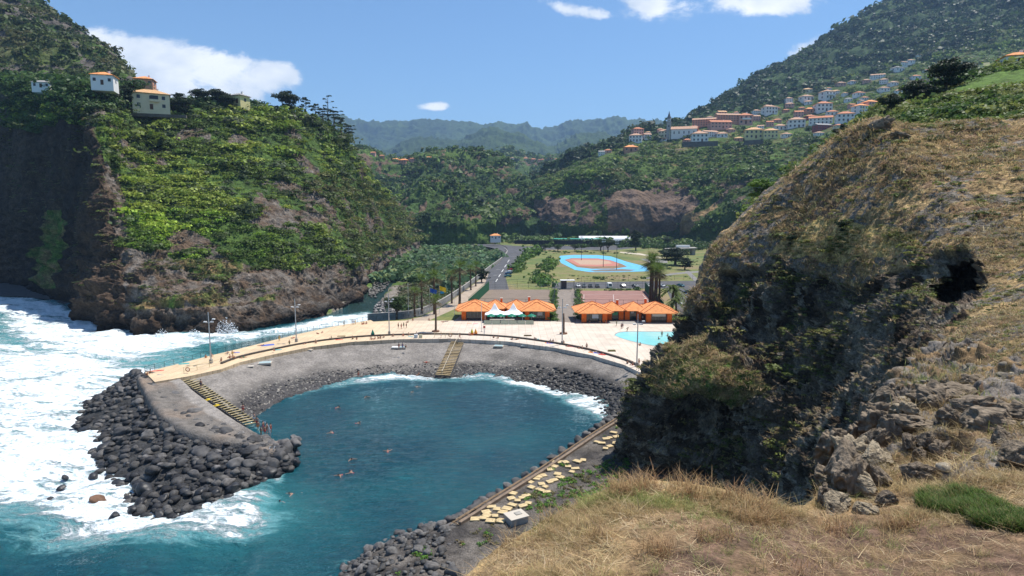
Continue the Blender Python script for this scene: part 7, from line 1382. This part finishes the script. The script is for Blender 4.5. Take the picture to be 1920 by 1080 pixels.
def house(t, px, py, wpx, wall_, roof_, label, surf=VIL, rz=None, D=None, group=None):
    if D is None:
        h = None
        for dy in (0, 2, 4, 7, 11):
            h = surf.hit(px, py+dy)
            if h: break
        if h is None: return
        p = Vector(h)
    else: p = Vector(atD(px, py, D))
    s_ = wpx/F*p.y/(HW[t]+.6); p.z -= .3*s_; rz = random.uniform(-.45, .35) if rz is None else rz
    return place(HP[t], p, rz, s_, label, group, {'wall': MW[wall_], 'roof': MR[roof_]})
VG = 'houses of the hillside village'
random.seed(21)
for a in vil: house(*a[:6], a[6], group=VG)
# distant valley houses
random.seed(4)
for a in [(2, 742, 303, 14, 'pink', 'orange'), (2, 757, 305, 16, 'salmon', 'orange'), (4, 772, 303, 10, 'pink', 'red'), (2, 790, 301, 12, 'white', 'red'), (2, 805, 299, 13, 'salmon', 'orange'), (4, 700, 291, 9, 'pink', 'red'), (2, 716, 295, 10, 'salmon', 'red')]:
    house(*a[:6], 'tiny red roofed house on the far brow of the valley hill', CH, group='far houses on the valley hill')
for a in [(2, 985, 300, 10, 'white', 'red'), (2, 1000, 302, 11, 'pink', 'red'), (2, 1015, 303, 12, 'salmon', 'red'), (2, 1030, 301, 11, 'pink', 'red'), (2, 1045, 302, 11, 'white', 'red'), (2, 960, 299, 9, 'white', 'faded')]:
    house(*a[:6], 'tiny hazy red roofed house on the farther valley slope', CH2, group='far houses on the hazy slope')
house(2, 929, 447, 20, 'white', 'orange', 'low house with a bright orange roof beside the valley road', D=660, rz=.1); house(2, 918, 388, 17, 'cream', 'orange', 'small cream house with orange roof on the far knoll of the valley', D=900, rz=.2); house(4, 877, 397, 10, 'white', 'grey', 'tiny white hut left of the cream house on the valley knoll', D=880, rz=0)
# terrace walls
def wallseg(p0, p1, h, th, m, label, cat='wall'):
    mb = MB(); a, b = Vector(p0), Vector(p1); mb.bar((0, 0, 0), b-a, th, h); o = mb.build('retaining_wall', m); o.location = a; tag(o, label, cat)
SWM = mat('stone_wall', (.13, .115, .10), .95, var=.3, vs=.4, bump=.5, bs=2)
wallseg(atD(1280, 276, 862), atD(1345, 274, 880), 7, 2, SWM, 'tall grey retaining wall below the church street')
wallseg(atD(1395, 272, 855), atD(1430, 270, 860), 6, 2, SWM, 'dark retaining wall under the yellow houses')
wallseg(atD(810, 440, 830), atD(900, 449, 740), 4, 1, mat('dark_road_wall', (.05, .045, .042)), 'dark wall along the far side of the valley road'); wallseg(atD(965, 457.5, 640), atD(1190, 459, 640), 4, 1, mat('dark_road_wall', (.05, .045, .042)), 'long dark wall beyond the road and the blue track')
wallseg(atD(232, 217, 326), atD(350, 222, 328), 1.6, 1, mat('stone_wall', (.13, .115, .1)), 'long stone terrace wall below the cream villa')
br = empty('road_bridge', atD(780, 416, 900)); tag(br, 'low pale road bridge crossing the valley behind the headland', 'bridge'); mb = MB(); mb.bar((-30, 0, -3), (62, 10, -1), 8, 1.2); mb.build('deck', CONC, br); mb = MB(); mb.bar((-30, -4, -1.8), (62, 6, .2), .3, 1.1); mb.build('parapet', CONCL, br)
for x in (-15, 10, 35): mb = MB(); mb.box((x, 2, -10), (2, 5, 14)); mb.build('pier', CONC, br)
# church
p = Vector(VIL.hit(1282, 256) or atD(1282, 256, 960)); ch = empty('church', p, -.25, p.y/F*52/30.); tag(ch, 'white church with long nave, red roof and tall pointed grey tower', 'church')
mb = MB(); mb.box((0, 0, 2), (26, 11, 10)); mb.build('nave', WALLW, ch); mb = MB(); a, b, z, rh = 13.6, 6.3, 7.1, 3.4; mb.add([(-a, -b, z), (a, -b, z), (a, b, z), (-a, b, z), (-a, 0, z+rh), (a, 0, z+rh)], [(0, 1, 5, 4), (2, 3, 4, 5), (0, 4, 3), (1, 2, 5), (3, 2, 1, 0)]); mb.build('nave_roof', TILE3, ch)
mb = MB(); mb.box((16, 2, .5), (8, 9, 7)); mb.build('annex', WALLW, ch); mb = MB(); mb.hip(16, 2, 9, 10, 4.1, 2, 0); mb.build('annex_roof', TILE2, ch)
for k in range(5): mb = MB(); mb.box((-10+k*5, -5.55, 3.6), (1, .12, 2.6)); mb.build('window', WIN, ch)
mb = MB(); mb.box((-15.6, 0, 6), (4.6, 4.6, 18)); tw = mb.build('tower', mat('tower_stone', (.42, .40, .37), .9, var=.1, vs=.5), ch)
mb = MB(); mb.box((-15.6, 0, 15.25), (5.2, 5.2, .5)); mb.build('cornice', GREYW, tw); mb = MB(); mb.box((-15.6, 0, 17), (3.8, 3.8, 3)); mb.build('belfry', WALLW, tw); mb = MB(); mb.box((-15.6, -1.95, 17), (1.1, .15, 2)); mb.box((-15.6, -2.35, 11), (1.1, .15, 2)); mb.build('belfry_opening', WIN, tw)
mb = MB(); mb.tube((-15.6, 0, 18.5), (-15.6, 0, 27), 2.2, .05, 8); mb.build('spire', mat('spire_grey', (.16, .16, .17), .8), ch)
for dx in (-1.9, 1.9): mb = MB(); mb.tube((-15.6+dx, -1.9, 15.5), (-15.6+dx, -1.9, 19.5), .4, .05, 6); mb.build('pinnacle', GREYW, tw)
# houses on the headland
def villa(px, py, D, sc, label, w_, d_, h, wall_, roof_, rz, nst, nw, extra=None):
    q = house_proto(w_, d_, h, nst, nw, True, MW[wall_], MR[roof_], False, 2.6); q.location = atD(px, py, D); q.rotation_euler = (0, 0, rz); q.scale = (q.location.y/265*sc if px < 1000 else sc,)*3; tag(q, label, 'house'); return q
v = villa(284, 208, 336, 1.0, 'large cream two storey villa with ochre roof on the headland rim', 13.5, 9, 6.4, 'cream', 'ochre', .55, 2, 3)
mb = MB(); mb.box((1.2, -4.9, 3.2), (3.4, .9, .16)); mb.box((1.2, -5.3, 3.7), (3.4, .08, .8)); mb.build('balcony', CREAM, v); mb = MB(); mb.box((1.2, -4.55, 4.6), (2.8, .14, 2.2)); mb.build('loggia', WIN, v)
villa(197, 162, 300, .9, 'small white house with orange hip roof at the left on the headland rim', 9, 8, 4.4, 'white', 'orange', .3, 1, 3); villa(273, 164, 385, .8, 'house with a bright orange hip roof behind the cream villa', 8.5, 8, 3.6, 'salmon', 'orange', .3, 1, 3); villa(249, 165, 395, .8, 'low annex with orange roof left of the bright orange house', 6, 5, 2.6, 'salmon', 'orange', .2, 1, 2)
villa(448, 196, 385, .9, 'yellow ruined looking house with a brown roof on the ridge', 7.5, 6, 3.6, 'yellow', 'grey', -.35, 1, 2); villa(82, 166, 325, .75, 'low white house at the far left of the headland rim', 9, 6, 2.8, 'white', 'grey', .2, 1, 3)
v = villa(1903, 126, 200, 1, 'white house with an orange roof at the top right edge', 7.5, 6, 2.9, 'white', 'orange', -.3, 1, 3)
# ================================================================ PEOPLE
def body_mesh(name, J, E_, R_, mt):
    me = bpy.data.meshes.new('tmp'); me.from_pydata(J, E_, []); o = bpy.data.objects.new('tmp', me); COL.objects.link(o)
    md = o.modifiers.new('s', 'SKIN'); sv = me.skin_vertices[0].data
    for i, r_ in enumerate(R_): sv[i].radius = (r_ if isinstance(r_, tuple) else (r_, r_))
    sv[0].use_root = True; md.use_smooth_shade = True; ms = o.modifiers.new('b', 'SUBSURF'); ms.levels = 1; ms.render_levels = 1
    dg = bpy.context.evaluated_depsgraph_get(); em = bpy.data.meshes.new_from_object(o.evaluated_get(dg)); em.name = name; bpy.data.objects.remove(o); em.materials.clear(); em.materials.append(mt)
    em.polygons.foreach_set('use_smooth', [True]*len(em.polygons)); return em
SKIN = mat('skin', (.42, .22, .14), .6); HAIR = mat('dark_hair', (.03, .02, .015), .7)
# joints: 0 pelvis 1 belly 2 chest 3 neck 4 head_low 5 head_top 6/7/8/9 L shoulder elbow wrist hand 10..13 R ; 14..17 L hip knee ankle toe ; 18..21 R
EDG = [(0, 1), (1, 2), (2, 3), (3, 4), (4, 5), (2, 6), (6, 7), (7, 8), (8, 9), (2, 10), (10, 11), (11, 12), (12, 13), (0, 14), (14, 15), (15, 16), (16, 17), (0, 18), (18, 19), (19, 20), (20, 21)]
RAD = [(.14, .10), (.125, .095), (.15, .105), .055, .085, .075, .062, .045, .033, .032, .062, .045, .033, .032, .085, .058, .042, .04, .085, .058, .042, .04]
def pose(k):
    if k == 'stand': return [(0, 0, .93), (0, 0, 1.1), (0, .01, 1.32), (0, 0, 1.46), (0, -.02, 1.56), (0, -.02, 1.68), (-.18, 0, 1.38), (-.25, .02, 1.12), (-.26, -.06, .88), (-.26, -.1, .78), (.18, 0, 1.38), (.26, .02, 1.12), (.25, -.08, .9), (.24, -.12, .8), (-.09, 0, .86), (-.11, -.01, .48), (-.12, .02, .08), (-.13, -.13, .03), (.09, 0, .86), (.12, -.02, .48), (.13, .02, .08), (.14, -.13, .03)]
    if k == 'walk': return [(0, 0, .92), (0, -.02, 1.1), (0, -.04, 1.32), (0, -.06, 1.46), (0, -.08, 1.56), (0, -.08, 1.68), (-.18, -.03, 1.38), (-.24, .12, 1.14), (-.24, .1, .9), (-.24, .05, .82), (.18, -.05, 1.38), (.24, -.16, 1.14), (.22, -.34, .98), (.21, -.4, .92), (-.09, 0, .86), (-.1, -.24, .5), (-.1, -.26, .1), (-.1, -.4, .05), (.09, 0, .86), (.1, .1, .48), (.11, .38, .14), (.11, .3, .04)]
    if k == 'sit': return [(0, 0, .13), (0, .05, .3), (0, .08, .52), (0, .06, .66), (0, .02, .76), (0, .0, .88), (-.18, .08, .58), (-.27, .25, .35), (-.25, .32, .08), (-.25, .28, .03), (.18, .06, .58), (.26, -.08, .38), (.2, -.3, .42), (.18, -.36, .42), (-.1, -.04, .12), (-.13, -.38, .42), (-.12, -.62, .08), (-.12, -.74, .05), (.1, -.04, .12), (.13, -.38, .38), (.12, -.64, .08), (.12, -.76, .05)]
    if k == 'lie': return [(0, 0, .12), (0, .17, .13), (0, .4, .15), (0, .54, .15), (0, .63, .17), (0, .74, .2), (-.18, .46, .13), (-.3, .26, .09), (-.24, .08, .06), (-.22, 0, .05), (.18, .46, .13), (.36, .56, .09), (.26, .76, .07), (.2, .8, .07), (-.09, -.07, .12), (-.11, -.46, .1), (-.12, -.84, .07), (-.14, -.92, .12), (.09, -.07, .12), (.13, -.44, .2), (.12, -.8, .07), (.13, -.92, .1)]
    if k == 'swim': return [(0, 0, -.2), (0, .17, -.14), (0, .38, -.08), (0, .5, .0), (0, .56, .08), (0, .62, .2), (-.18, .44, -.06), (-.42, .62, -.04), (-.62, .8, -.06), (-.68, .86, -.06), (.18, .44, -.06), (.42, .6, -.05), (.6, .82, -.05), (.66, .88, -.06), (-.09, -.07, -.22), (-.18, -.44, -.2), (-.3, -.8, -.12), (-.34, -.9, -.1), (.09, -.07, -.22), (.18, -.44, -.2), (.26, -.82, -.16), (.3, -.92, -.14)]
    if k == 'bend': return [(0, .12, .85), (0, .0, .98), (0, -.2, 1.1), (0, -.32, 1.16), (0, -.4, 1.2), (0, -.5, 1.26), (-.17, -.22, 1.1), (-.22, -.3, .84), (-.18, -.38, .62), (-.17, -.42, .54), (.17, -.22, 1.1), (.22, -.34, .86), (.18, -.42, .64), (.17, -.46, .56), (-.09, .1, .8), (-.11, -.05, .46), (-.11, .06, .08), (-.11, -.08, .03), (.09, .1, .8), (.11, -.02, .46), (.12, .1, .08), (.12, -.05, .03)]
CLC = {k: mat('cloth_'+k, c, .85) for k, c in dict(red=(.55, .05, .04), blue=(.04, .10, .45), black=(.02, .02, .022), white=(.75, .75, .75), yellow=(.75, .55, .03), green=(.03, .25, .12), orange=(.7, .22, .04), pink=(.6, .18, .25), teal=(.03, .3, .32), navy=(.02, .03, .10)).items()}
PR = {}
for k in ('stand', 'walk', 'sit', 'lie', 'swim', 'bend'):
    J = pose(k); r = empty('person', (0, 0, 0)); tag(r, 'person', 'person'); bme = body_mesh('body', J, EDG, RAD, SKIN); link('body', bme, r)
    mb = MB(); hp, ht = Vector(J[4]), Vector(J[5]); c = hp.lerp(ht, .75); mb.ball(tuple(c+Vector((0, .015, .03)) if k in ('stand', 'walk', 'sit', 'bend') else tuple(c+Vector((0, .03, .03)))), .105, 10, 7, (1, 1.05, 1)); mb.build('hair', HAIR, r, True)
    mb = MB(); p0, p1 = Vector(J[0]), Vector(J[1])
    mb.tube(p0.lerp(p1, .55), p0+(p0-p1)*.15, .165, .185, 12, False)
    for a_, b_ in ((14, 15), (18, 19)): mb.tube(Vector(J[a_])+(Vector(J[0])-Vector(J[a_]))*.1, Vector(J[a_]).lerp(Vector(J[b_]), .38), .105, .095, 10, False)
    mb.build('shorts', CLC['blue'], r, True)
    mb = MB(); mb.tube(Vector(J[1]).lerp(Vector(J[2]), .45), Vector(J[2]).lerp(Vector(J[3]), .1), .15, .165, 12, False); mb.build('top', CLC['blue'], r, True)
    PR[k] = r
random.seed(9)
def person(k, px, py, z, label, c='blue', topc=None, rz=None, sc=1.0, group='people at the beach'):
    if not isinstance(z, (int, float)): h = z.hit(px, py); p = Vector(h) if h else Vector(atZ(px, py, 3))
    else: p = Vector(atZ(px, py, z))
    o = place(PR[k], p, random.uniform(0, 6.28) if rz is None else rz, sc*random.uniform(.95, 1.04), label, group, {'shorts': CLC[c], 'top': CLC[topc] if topc else SKIN}); return o
PE = [('stand', 747, 616, 'black', None, 'person standing leftmost in the group of four on the deck near the palm'), ('stand', 752.5, 617, 'red', None, 'person in red shorts second in the standing group of four'), ('stand', 757, 615, 'green', 'green', 'person in green standing third in the group of four'), ('stand', 762, 615, 'black', 'pink', 'person in a pink top standing rightmost in the group of four'),
 ('stand', 524, 640, 'yellow', 'yellow', 'person in a bright yellow outfit standing by the railing'), ('walk', 543, 649, 'green', None, 'person walking along the narrow deck left of the lamp post'), ('stand', 662, 609, 'blue', 'blue', 'person in blue leaning at the railing'), ('stand', 666, 608.5, 'yellow', 'yellow', 'person in yellow beside the one in blue at the railing'), ('stand', 645, 612, 'teal', 'teal', 'person in dark teal at the railing left of the blue one'),
 ('stand', 1100, 656, 'black', None, 'person standing alone on the deck right of the lamp post by the parapet'), ('stand', 1165, 617, 'black', 'pink', 'person in a dark top walking near the left tip of the pool'), ('stand', 1167.5, 616, 'navy', 'navy', 'person in navy beside the one near the pool tip'), ('bend', 1176, 621, 'black', None, 'person bending down at the rim of the pool'), ('stand', 1156, 611, 'green', 'green', 'person in green before the right pavilion'), ('stand', 1205, 600, 'white', 'white', 'person in white in the doorway of the right pavilion'),
 ('stand', 827, 633, 'white', None, 'person standing at the top rail left of the middle stairs'), ('walk', 862, 636, 'red', None, 'person at the head of the middle stairs'), ('sit', 696, 637, 'orange', None, 'person sitting beside the closed green parasol'), ('sit', 703, 636, 'red', 'pink', 'person in pink sitting right of the green parasol'), ('sit', 709, 635, 'black', None, 'person with dark shorts sitting in the parapet row'), ('sit', 713.5, 634.5, 'green', None, 'person in green sitting in the parapet row'), ('sit', 720, 633, 'black', 'black', 'person in black sitting at the right of the parapet row'), ('sit', 737, 631, 'navy', None, 'person sitting just right of the lamp post by the parapet'), ('sit', 756, 630, 'red', 'red', 'person in red sitting at the parapet'), ('sit', 766, 629, 'teal', None, 'person sitting with a blue towel at the parapet'), ('stand', 781, 633, 'white', 'white', 'lifeguard standing behind the white cabinet'),
 ('sit', 669, 637, 'red', None, 'person with red shorts sitting on the parapet at left of centre'), ('sit', 661, 636, 'green', None, 'person in green sitting by a bag at left of centre'), ('sit', 679, 608.5, 'red', None, 'person in red sitting by the far railing, leftmost of three'), ('sit', 682, 608, 'orange', None, 'person in orange sitting by the far railing, middle of three'), ('sit', 687, 607.5, 'pink', None, 'person in pink sitting by the far railing, right of three'),
 ('stand', 748, 655, SKIN and 'red', None, 'person standing on the white platform on the beach'), ('stand', 755, 655, 'blue', 'blue', 'person in blue standing on the right platform'), ('sit', 761, 652, 'black', 'black', 'person in black sitting on the right platform'), ('lie', 799, 680, 'red', None, 'person lying on the pebbles left of the middle stairs'), ('sit', 822, 640, 'red', None, 'person sitting below the rail at the top of the beach'),
 ('sit', 431, 672, 'red', 'red', 'person in red sitting on the parapet, left one of the red pair'), ('sit', 437, 671, 'orange', 'orange', 'person in orange sitting on the parapet beside the red one'), ('sit', 415, 677, 'black', None, 'person in black crouching on the outer deck'), ('sit', 397, 669, 'red', None, 'person in red sitting behind the outer lamp post'), ('sit', 427, 664, 'white', None, 'person in white sitting near the railing by the outer lamp post'), ('sit', 436, 663, 'yellow', None, 'person in yellow sitting near the railing'), ('sit', 386, 671, 'orange', None, 'person sitting left of the outer lamp post'), ('lie', 456, 671, 'green', None, 'person lying near the parapet on the outer deck'), ('sit', 514, 658, 'red', None, 'person sitting alone on the parapet with a blue towel'), ('lie', 489, 648, 'pink', None, 'person lying beside the large blue mat'), ('lie', 550, 634, 'red', None, 'person lying by the railing at the lamp post'), ('lie', 572, 645, 'black', None, 'person lying near the parapet right of the lamp post'), ('sit', 592, 643, 'black', None, 'person sitting near the parapet right of the lamp post'), ('lie', 596, 626, 'red', None, 'person lying in red near the railing'), ('lie', 604, 624, 'pink', None, 'person lying in pink near the railing'), ('sit', 621, 636, 'green', 'green', 'person in green crouching on the deck left of the pallet'),
 ('sit', 276, 704, 'orange', 'orange', 'person in orange sitting at the outer corner of the deck'), ('sit', 282, 700, 'black', None, 'person in dark shorts at the outer corner railing'), ('sit', 880, 629, 'pink', None, 'person sitting right of the middle stairs'), ('sit', 925, 634, 'black', None, 'person sitting on the parapet, left of two dark figures'), ('sit', 934, 635, 'black', 'black', 'person in black sitting on the parapet, right of two dark figures'), ('sit', 960, 638, 'navy', None, 'person sitting on the parapet below the cafe'), ('lie', 968, 637, 'black', None, 'person lying behind the parapet below the cafe'), ('lie', 1004, 635, 'teal', None, 'person lying on a teal towel below the planter bed'), ('sit', 1032, 642, 'orange', None, 'person sitting with a companion left of the lamp post'), ('sit', 1037, 642, 'blue', None, 'person in blue sitting left of the lamp post'), ('sit', 1057, 644, 'yellow', None, 'person sitting right of the lamp post foot'), ('lie', 1066, 650, 'red', None, 'person lying on the deck past the lamp post'), ('lie', 1084, 653, 'black', None, 'person lying near the standing one by the parapet'), ('sit', 1092, 654, 'navy', None, 'person sitting beside the standing one by the parapet'), ('lie', 1108, 660, 'orange', None, 'person on an orange towel by the curved parapet'), ('lie', 1118, 661, 'white', None, 'person on a white towel by the curved parapet'), ('lie', 1128, 664, 'red', None, 'person on a red towel by the curved parapet'), ('sit', 1176, 682, 'black', None, 'person sitting left of the right lamp post'), ('sit', 1186, 685, 'red', None, 'person in red sitting at the foot of the right lamp post'), ('stand', 1198, 685, 'orange', None, 'person standing right of the right lamp post'), ('sit', 1200, 648, 'black', None, 'person sitting on the pool rim'),
 ('sit', 765, 605, 'black', None, 'person sitting at the lawn edge below the tree'), ('sit', 804.5, 601, 'black', 'black', 'person in black sitting at the foot of a palm'), ('sit', 774, 601, 'red', None, 'person sitting on the lawn edge near the palm'), ('lie', 830, 604, 'red', None, 'person lying at the lawn edge, left of two'), ('lie', 836, 603, 'navy', None, 'person lying at the lawn edge, right of two'), ('sit', 1106, 605, 'white', None, 'person sitting before the right pavilion, leftmost'), ('sit', 1125, 606, 'green', None, 'person sitting before the right pavilion, middle'), ('sit', 1136, 606, 'red', None, 'person sitting before the right pavilion, right')]
for k, px, py, c, tc_, t in PE:
    z = ZD
    if 'platform' in t: z = 4.45
    elif 'pebbles' in t or 'below the rail at' in t: z = BE
    elif 'on the parapet' in t: z = ZD+.42
    person(k, px, py, z, t, c, tc_)
for k, px, py, z, c, tc_, t in [('stand', 377, 722+6, 4.25, 'navy', 'black', 'person walking down the left stairs in dark clothes'), ('stand', 456, 775, 1.9, 'red', 'pink', 'person near the bottom of the left stairs'), ('stand', 482, 800, 2.6, 'red', None, 'bather waiting by the jetty rail, rearmost of the group'), ('stand', 477, 792, 2.6, 'white', 'white', 'bather in white beside the jetty rail'), ('stand', 484, 808, 2.8, 'orange', None, 'bather in orange at the left of the jetty group'), ('stand', 490, 818, 2.8, 'green', 'navy', 'bather in green trunks in the middle of the jetty group'), ('stand', 497, 817, 2.8, 'red', None, 'bather in red trunks in the jetty group'), ('stand', 501, 812, 2.8, 'black', None, 'bather in black trunks at the rail of the jetty group'), ('stand', 508, 812, 2.8, 'red', 'red', 'bather in red at the right of the jetty group'), ('stand', 494, 808, 2.8, 'pink', None, 'bather in pink behind the jetty group'), ('stand', 519, 878, .5, 'orange', None, 'bather in orange climbing the swim ladder'), ('lie', 352, 742, 4.4, 'red', 'red', 'person in red lying on the jetty kerb'), ('stand', 672, 708, BE, 'red', None, 'person standing at the waterline of the beach'), ('sit', 785, 704, BE, 'black', None, 'person sitting at the water edge left of the middle stairs')]:
    person(k, px, py, z, t, c, tc_, rz=(2.5 if k == 'lie' else None), sc=1.05)
for px, py, t in [(629, 764, 'swimmer close to the left beach edge'), (684, 743, 'swimmer highest in the lagoon near the beach'), (727, 847, 'swimmer alone in the middle of the lagoon'), (656, 859, 'swimmer left of the middle one'), (641, 889, 'swimmer lying in the water, left of a pair'), (663, 886, 'swimmer lying in the water, right of a pair'), (625, 811, 'swimmer with splashing arms near the left side'), (552, 924, 'swimmer nearest the breakwater tip, right of two'), (526, 937, 'swimmer nearest the breakwater tip, left of two'), (667, 793, 'swimmer between the upper and middle ones'), (768, 735, 'bather in the shallows right of the upper swimmer'), (780, 726, 'bather in the shallows below the middle stairs')]:
    person('swim', px, py, .08, t, 'red' if px % 2 else 'black', None, group='swimmers in the lagoon', sc=1.15)
for px, py, k, t in [(1241, 632, 'stand', 'bather standing in the paddling pool'), (1252, 630, 'sit', 'bather sitting in the paddling pool, farther right'), (1235, 637, 'sit', 'bather sitting in the paddling pool, nearer')]: person(k, px, py, ZD-.1, t, 'black', None, group='bathers in the pool')
SPR = mat('sea_spray', (.85, .88, .9), .6)
for px, py, w_, h_, n_, t in [(425, 622, 5.5, 5.0, 900, 'white spray leaping where a wave hits the dark rock shelf'), (305, 634, 4, 3.2, 450, 'smaller white splash over the low rocks of the cliff foot'), (365, 630, 4, 2.6, 350, 'low white splash between the two bigger ones')]:
    n = n_; a = RNG.uniform(0, 6.28, n); rr2 = RNG.random(n)**.7; zz = h_*(1-rr2)**.8*RNG.random(n)**1.2; c = np.stack([np.cos(a)*rr2*w_*(.4+.6*zz/h_+.3), np.sin(a)*rr2*w_*.35, zz], 1)
    q = RNG.normal(size=(n, 2, 3)); q /= np.linalg.norm(q, axis=2, keepdims=True); s2 = RNG.uniform(.05, .22, (n, 1))
    V = np.stack([c-q[:, 0]*s2, c+q[:, 1]*s2, c+q[:, 0]*s2, c-q[:, 1]*s2], 1).reshape(-1, 3)+np.array(atZ(px, py, .3)); me = mesh_np('wave_spray', V, np.arange(len(V)).reshape(-1, 4), SPR, smooth=False); tag(link('wave_spray', me), t, 'spray', kind='stuff')
# towels
def towel(px, py, c, sx_, sy_, rz, t, z=ZD):
    mb = MB(); V = []; n = 6
    for i in range(n+1):
        for k in (0, 1): V.append((sx_*(i/n-.5), sy_*(k-.5), .02+.02*math.sin(i*2+k)))
    V += [(x, y, z_-.015) for x, y, z_ in V]; m_ = 2*(n+1)
    mb.add(V, [(2*i, 2*i+2, 2*i+3, 2*i+1) for i in range(n)]+[(m_+2*i, m_+2*i+1, m_+2*i+3, m_+2*i+2) for i in range(n)]); o = mb.build('beach_towel', CLC[c]); o.location = atZ(px, py, z); o.rotation_euler = (0, 0, rz); tag(o, t, 'towel')
for a in [(502, 647, 'blue', 3.2, 1.8, .5, 'large violet blue beach mat by the railing'), (345, 682, 'teal', 2.2, 1.2, .4, 'turquoise towel by the railing at the outer deck'), (296, 695, 'red', 2.4, .8, .4, 'red and white towel near the outer corner of the deck'), (443, 661, 'blue', 1.6, .9, .3, 'light blue towel near the railing and the yellow bather'), (521, 656, 'teal', 1.8, 1.0, .3, 'pale blue towel beside the lone sitter'), (636, 637, 'red', 2.0, .9, .2, 'red towel by the parapet near the wooden pallet'), (1004, 636, 'teal', 2.0, 1.1, .2, 'green towel below the planter bed'), (1034, 643.5, 'blue', 2.6, 1.2, -.1, 'blue towel left of the lamp post'), (1027, 643, 'orange', 1.5, .8, -.2, 'orange towel left of the lamp post'), (1070, 650, 'pink', 1.8, .8, -.3, 'pink towel past the lamp post'), (1109, 661, 'orange', 1.6, .9, -.4, 'orange towel by the curved parapet'), (1119, 662, 'blue', 1.8, .9, -.4, 'blue towel by the curved parapet'), (1129, 665, 'red', 1.8, .9, -.4, 'red towel by the curved parapet'), (770, 631, 'teal', 1.4, .7, 0, 'pale blue towel on the parapet left of the cabinets'), (880, 606, 'orange', 1.6, .7, 0, 'orange towel on the deck before the left pavilion'), (892, 607, 'pink', 1.6, .7, 0, 'pink towel on the deck left of the glass screens')]: towel(*a)
# ================================================================ HAZE
hz = bpy.data.materials.new('haze_air'); hz.use_nodes = True; nt = hz.node_tree; nt.nodes.remove(nt.nodes['Principled BSDF']); pv = nt.nodes.new('ShaderNodeVolumePrincipled'); pv.inputs['Density'].default_value = HAZE; pv.inputs['Color'].default_value = (.42, .66, 1, 1); pv.inputs['Anisotropy'].default_value = .0
nt.links.new(pv.outputs[0], nt.nodes['Material Output'].inputs['Volume'])
mb = MB(); mb.box((0, 4300, 640), (22000, 12600, 1310)); o = mb.build('haze', hz); tag(o, kind='stuff')
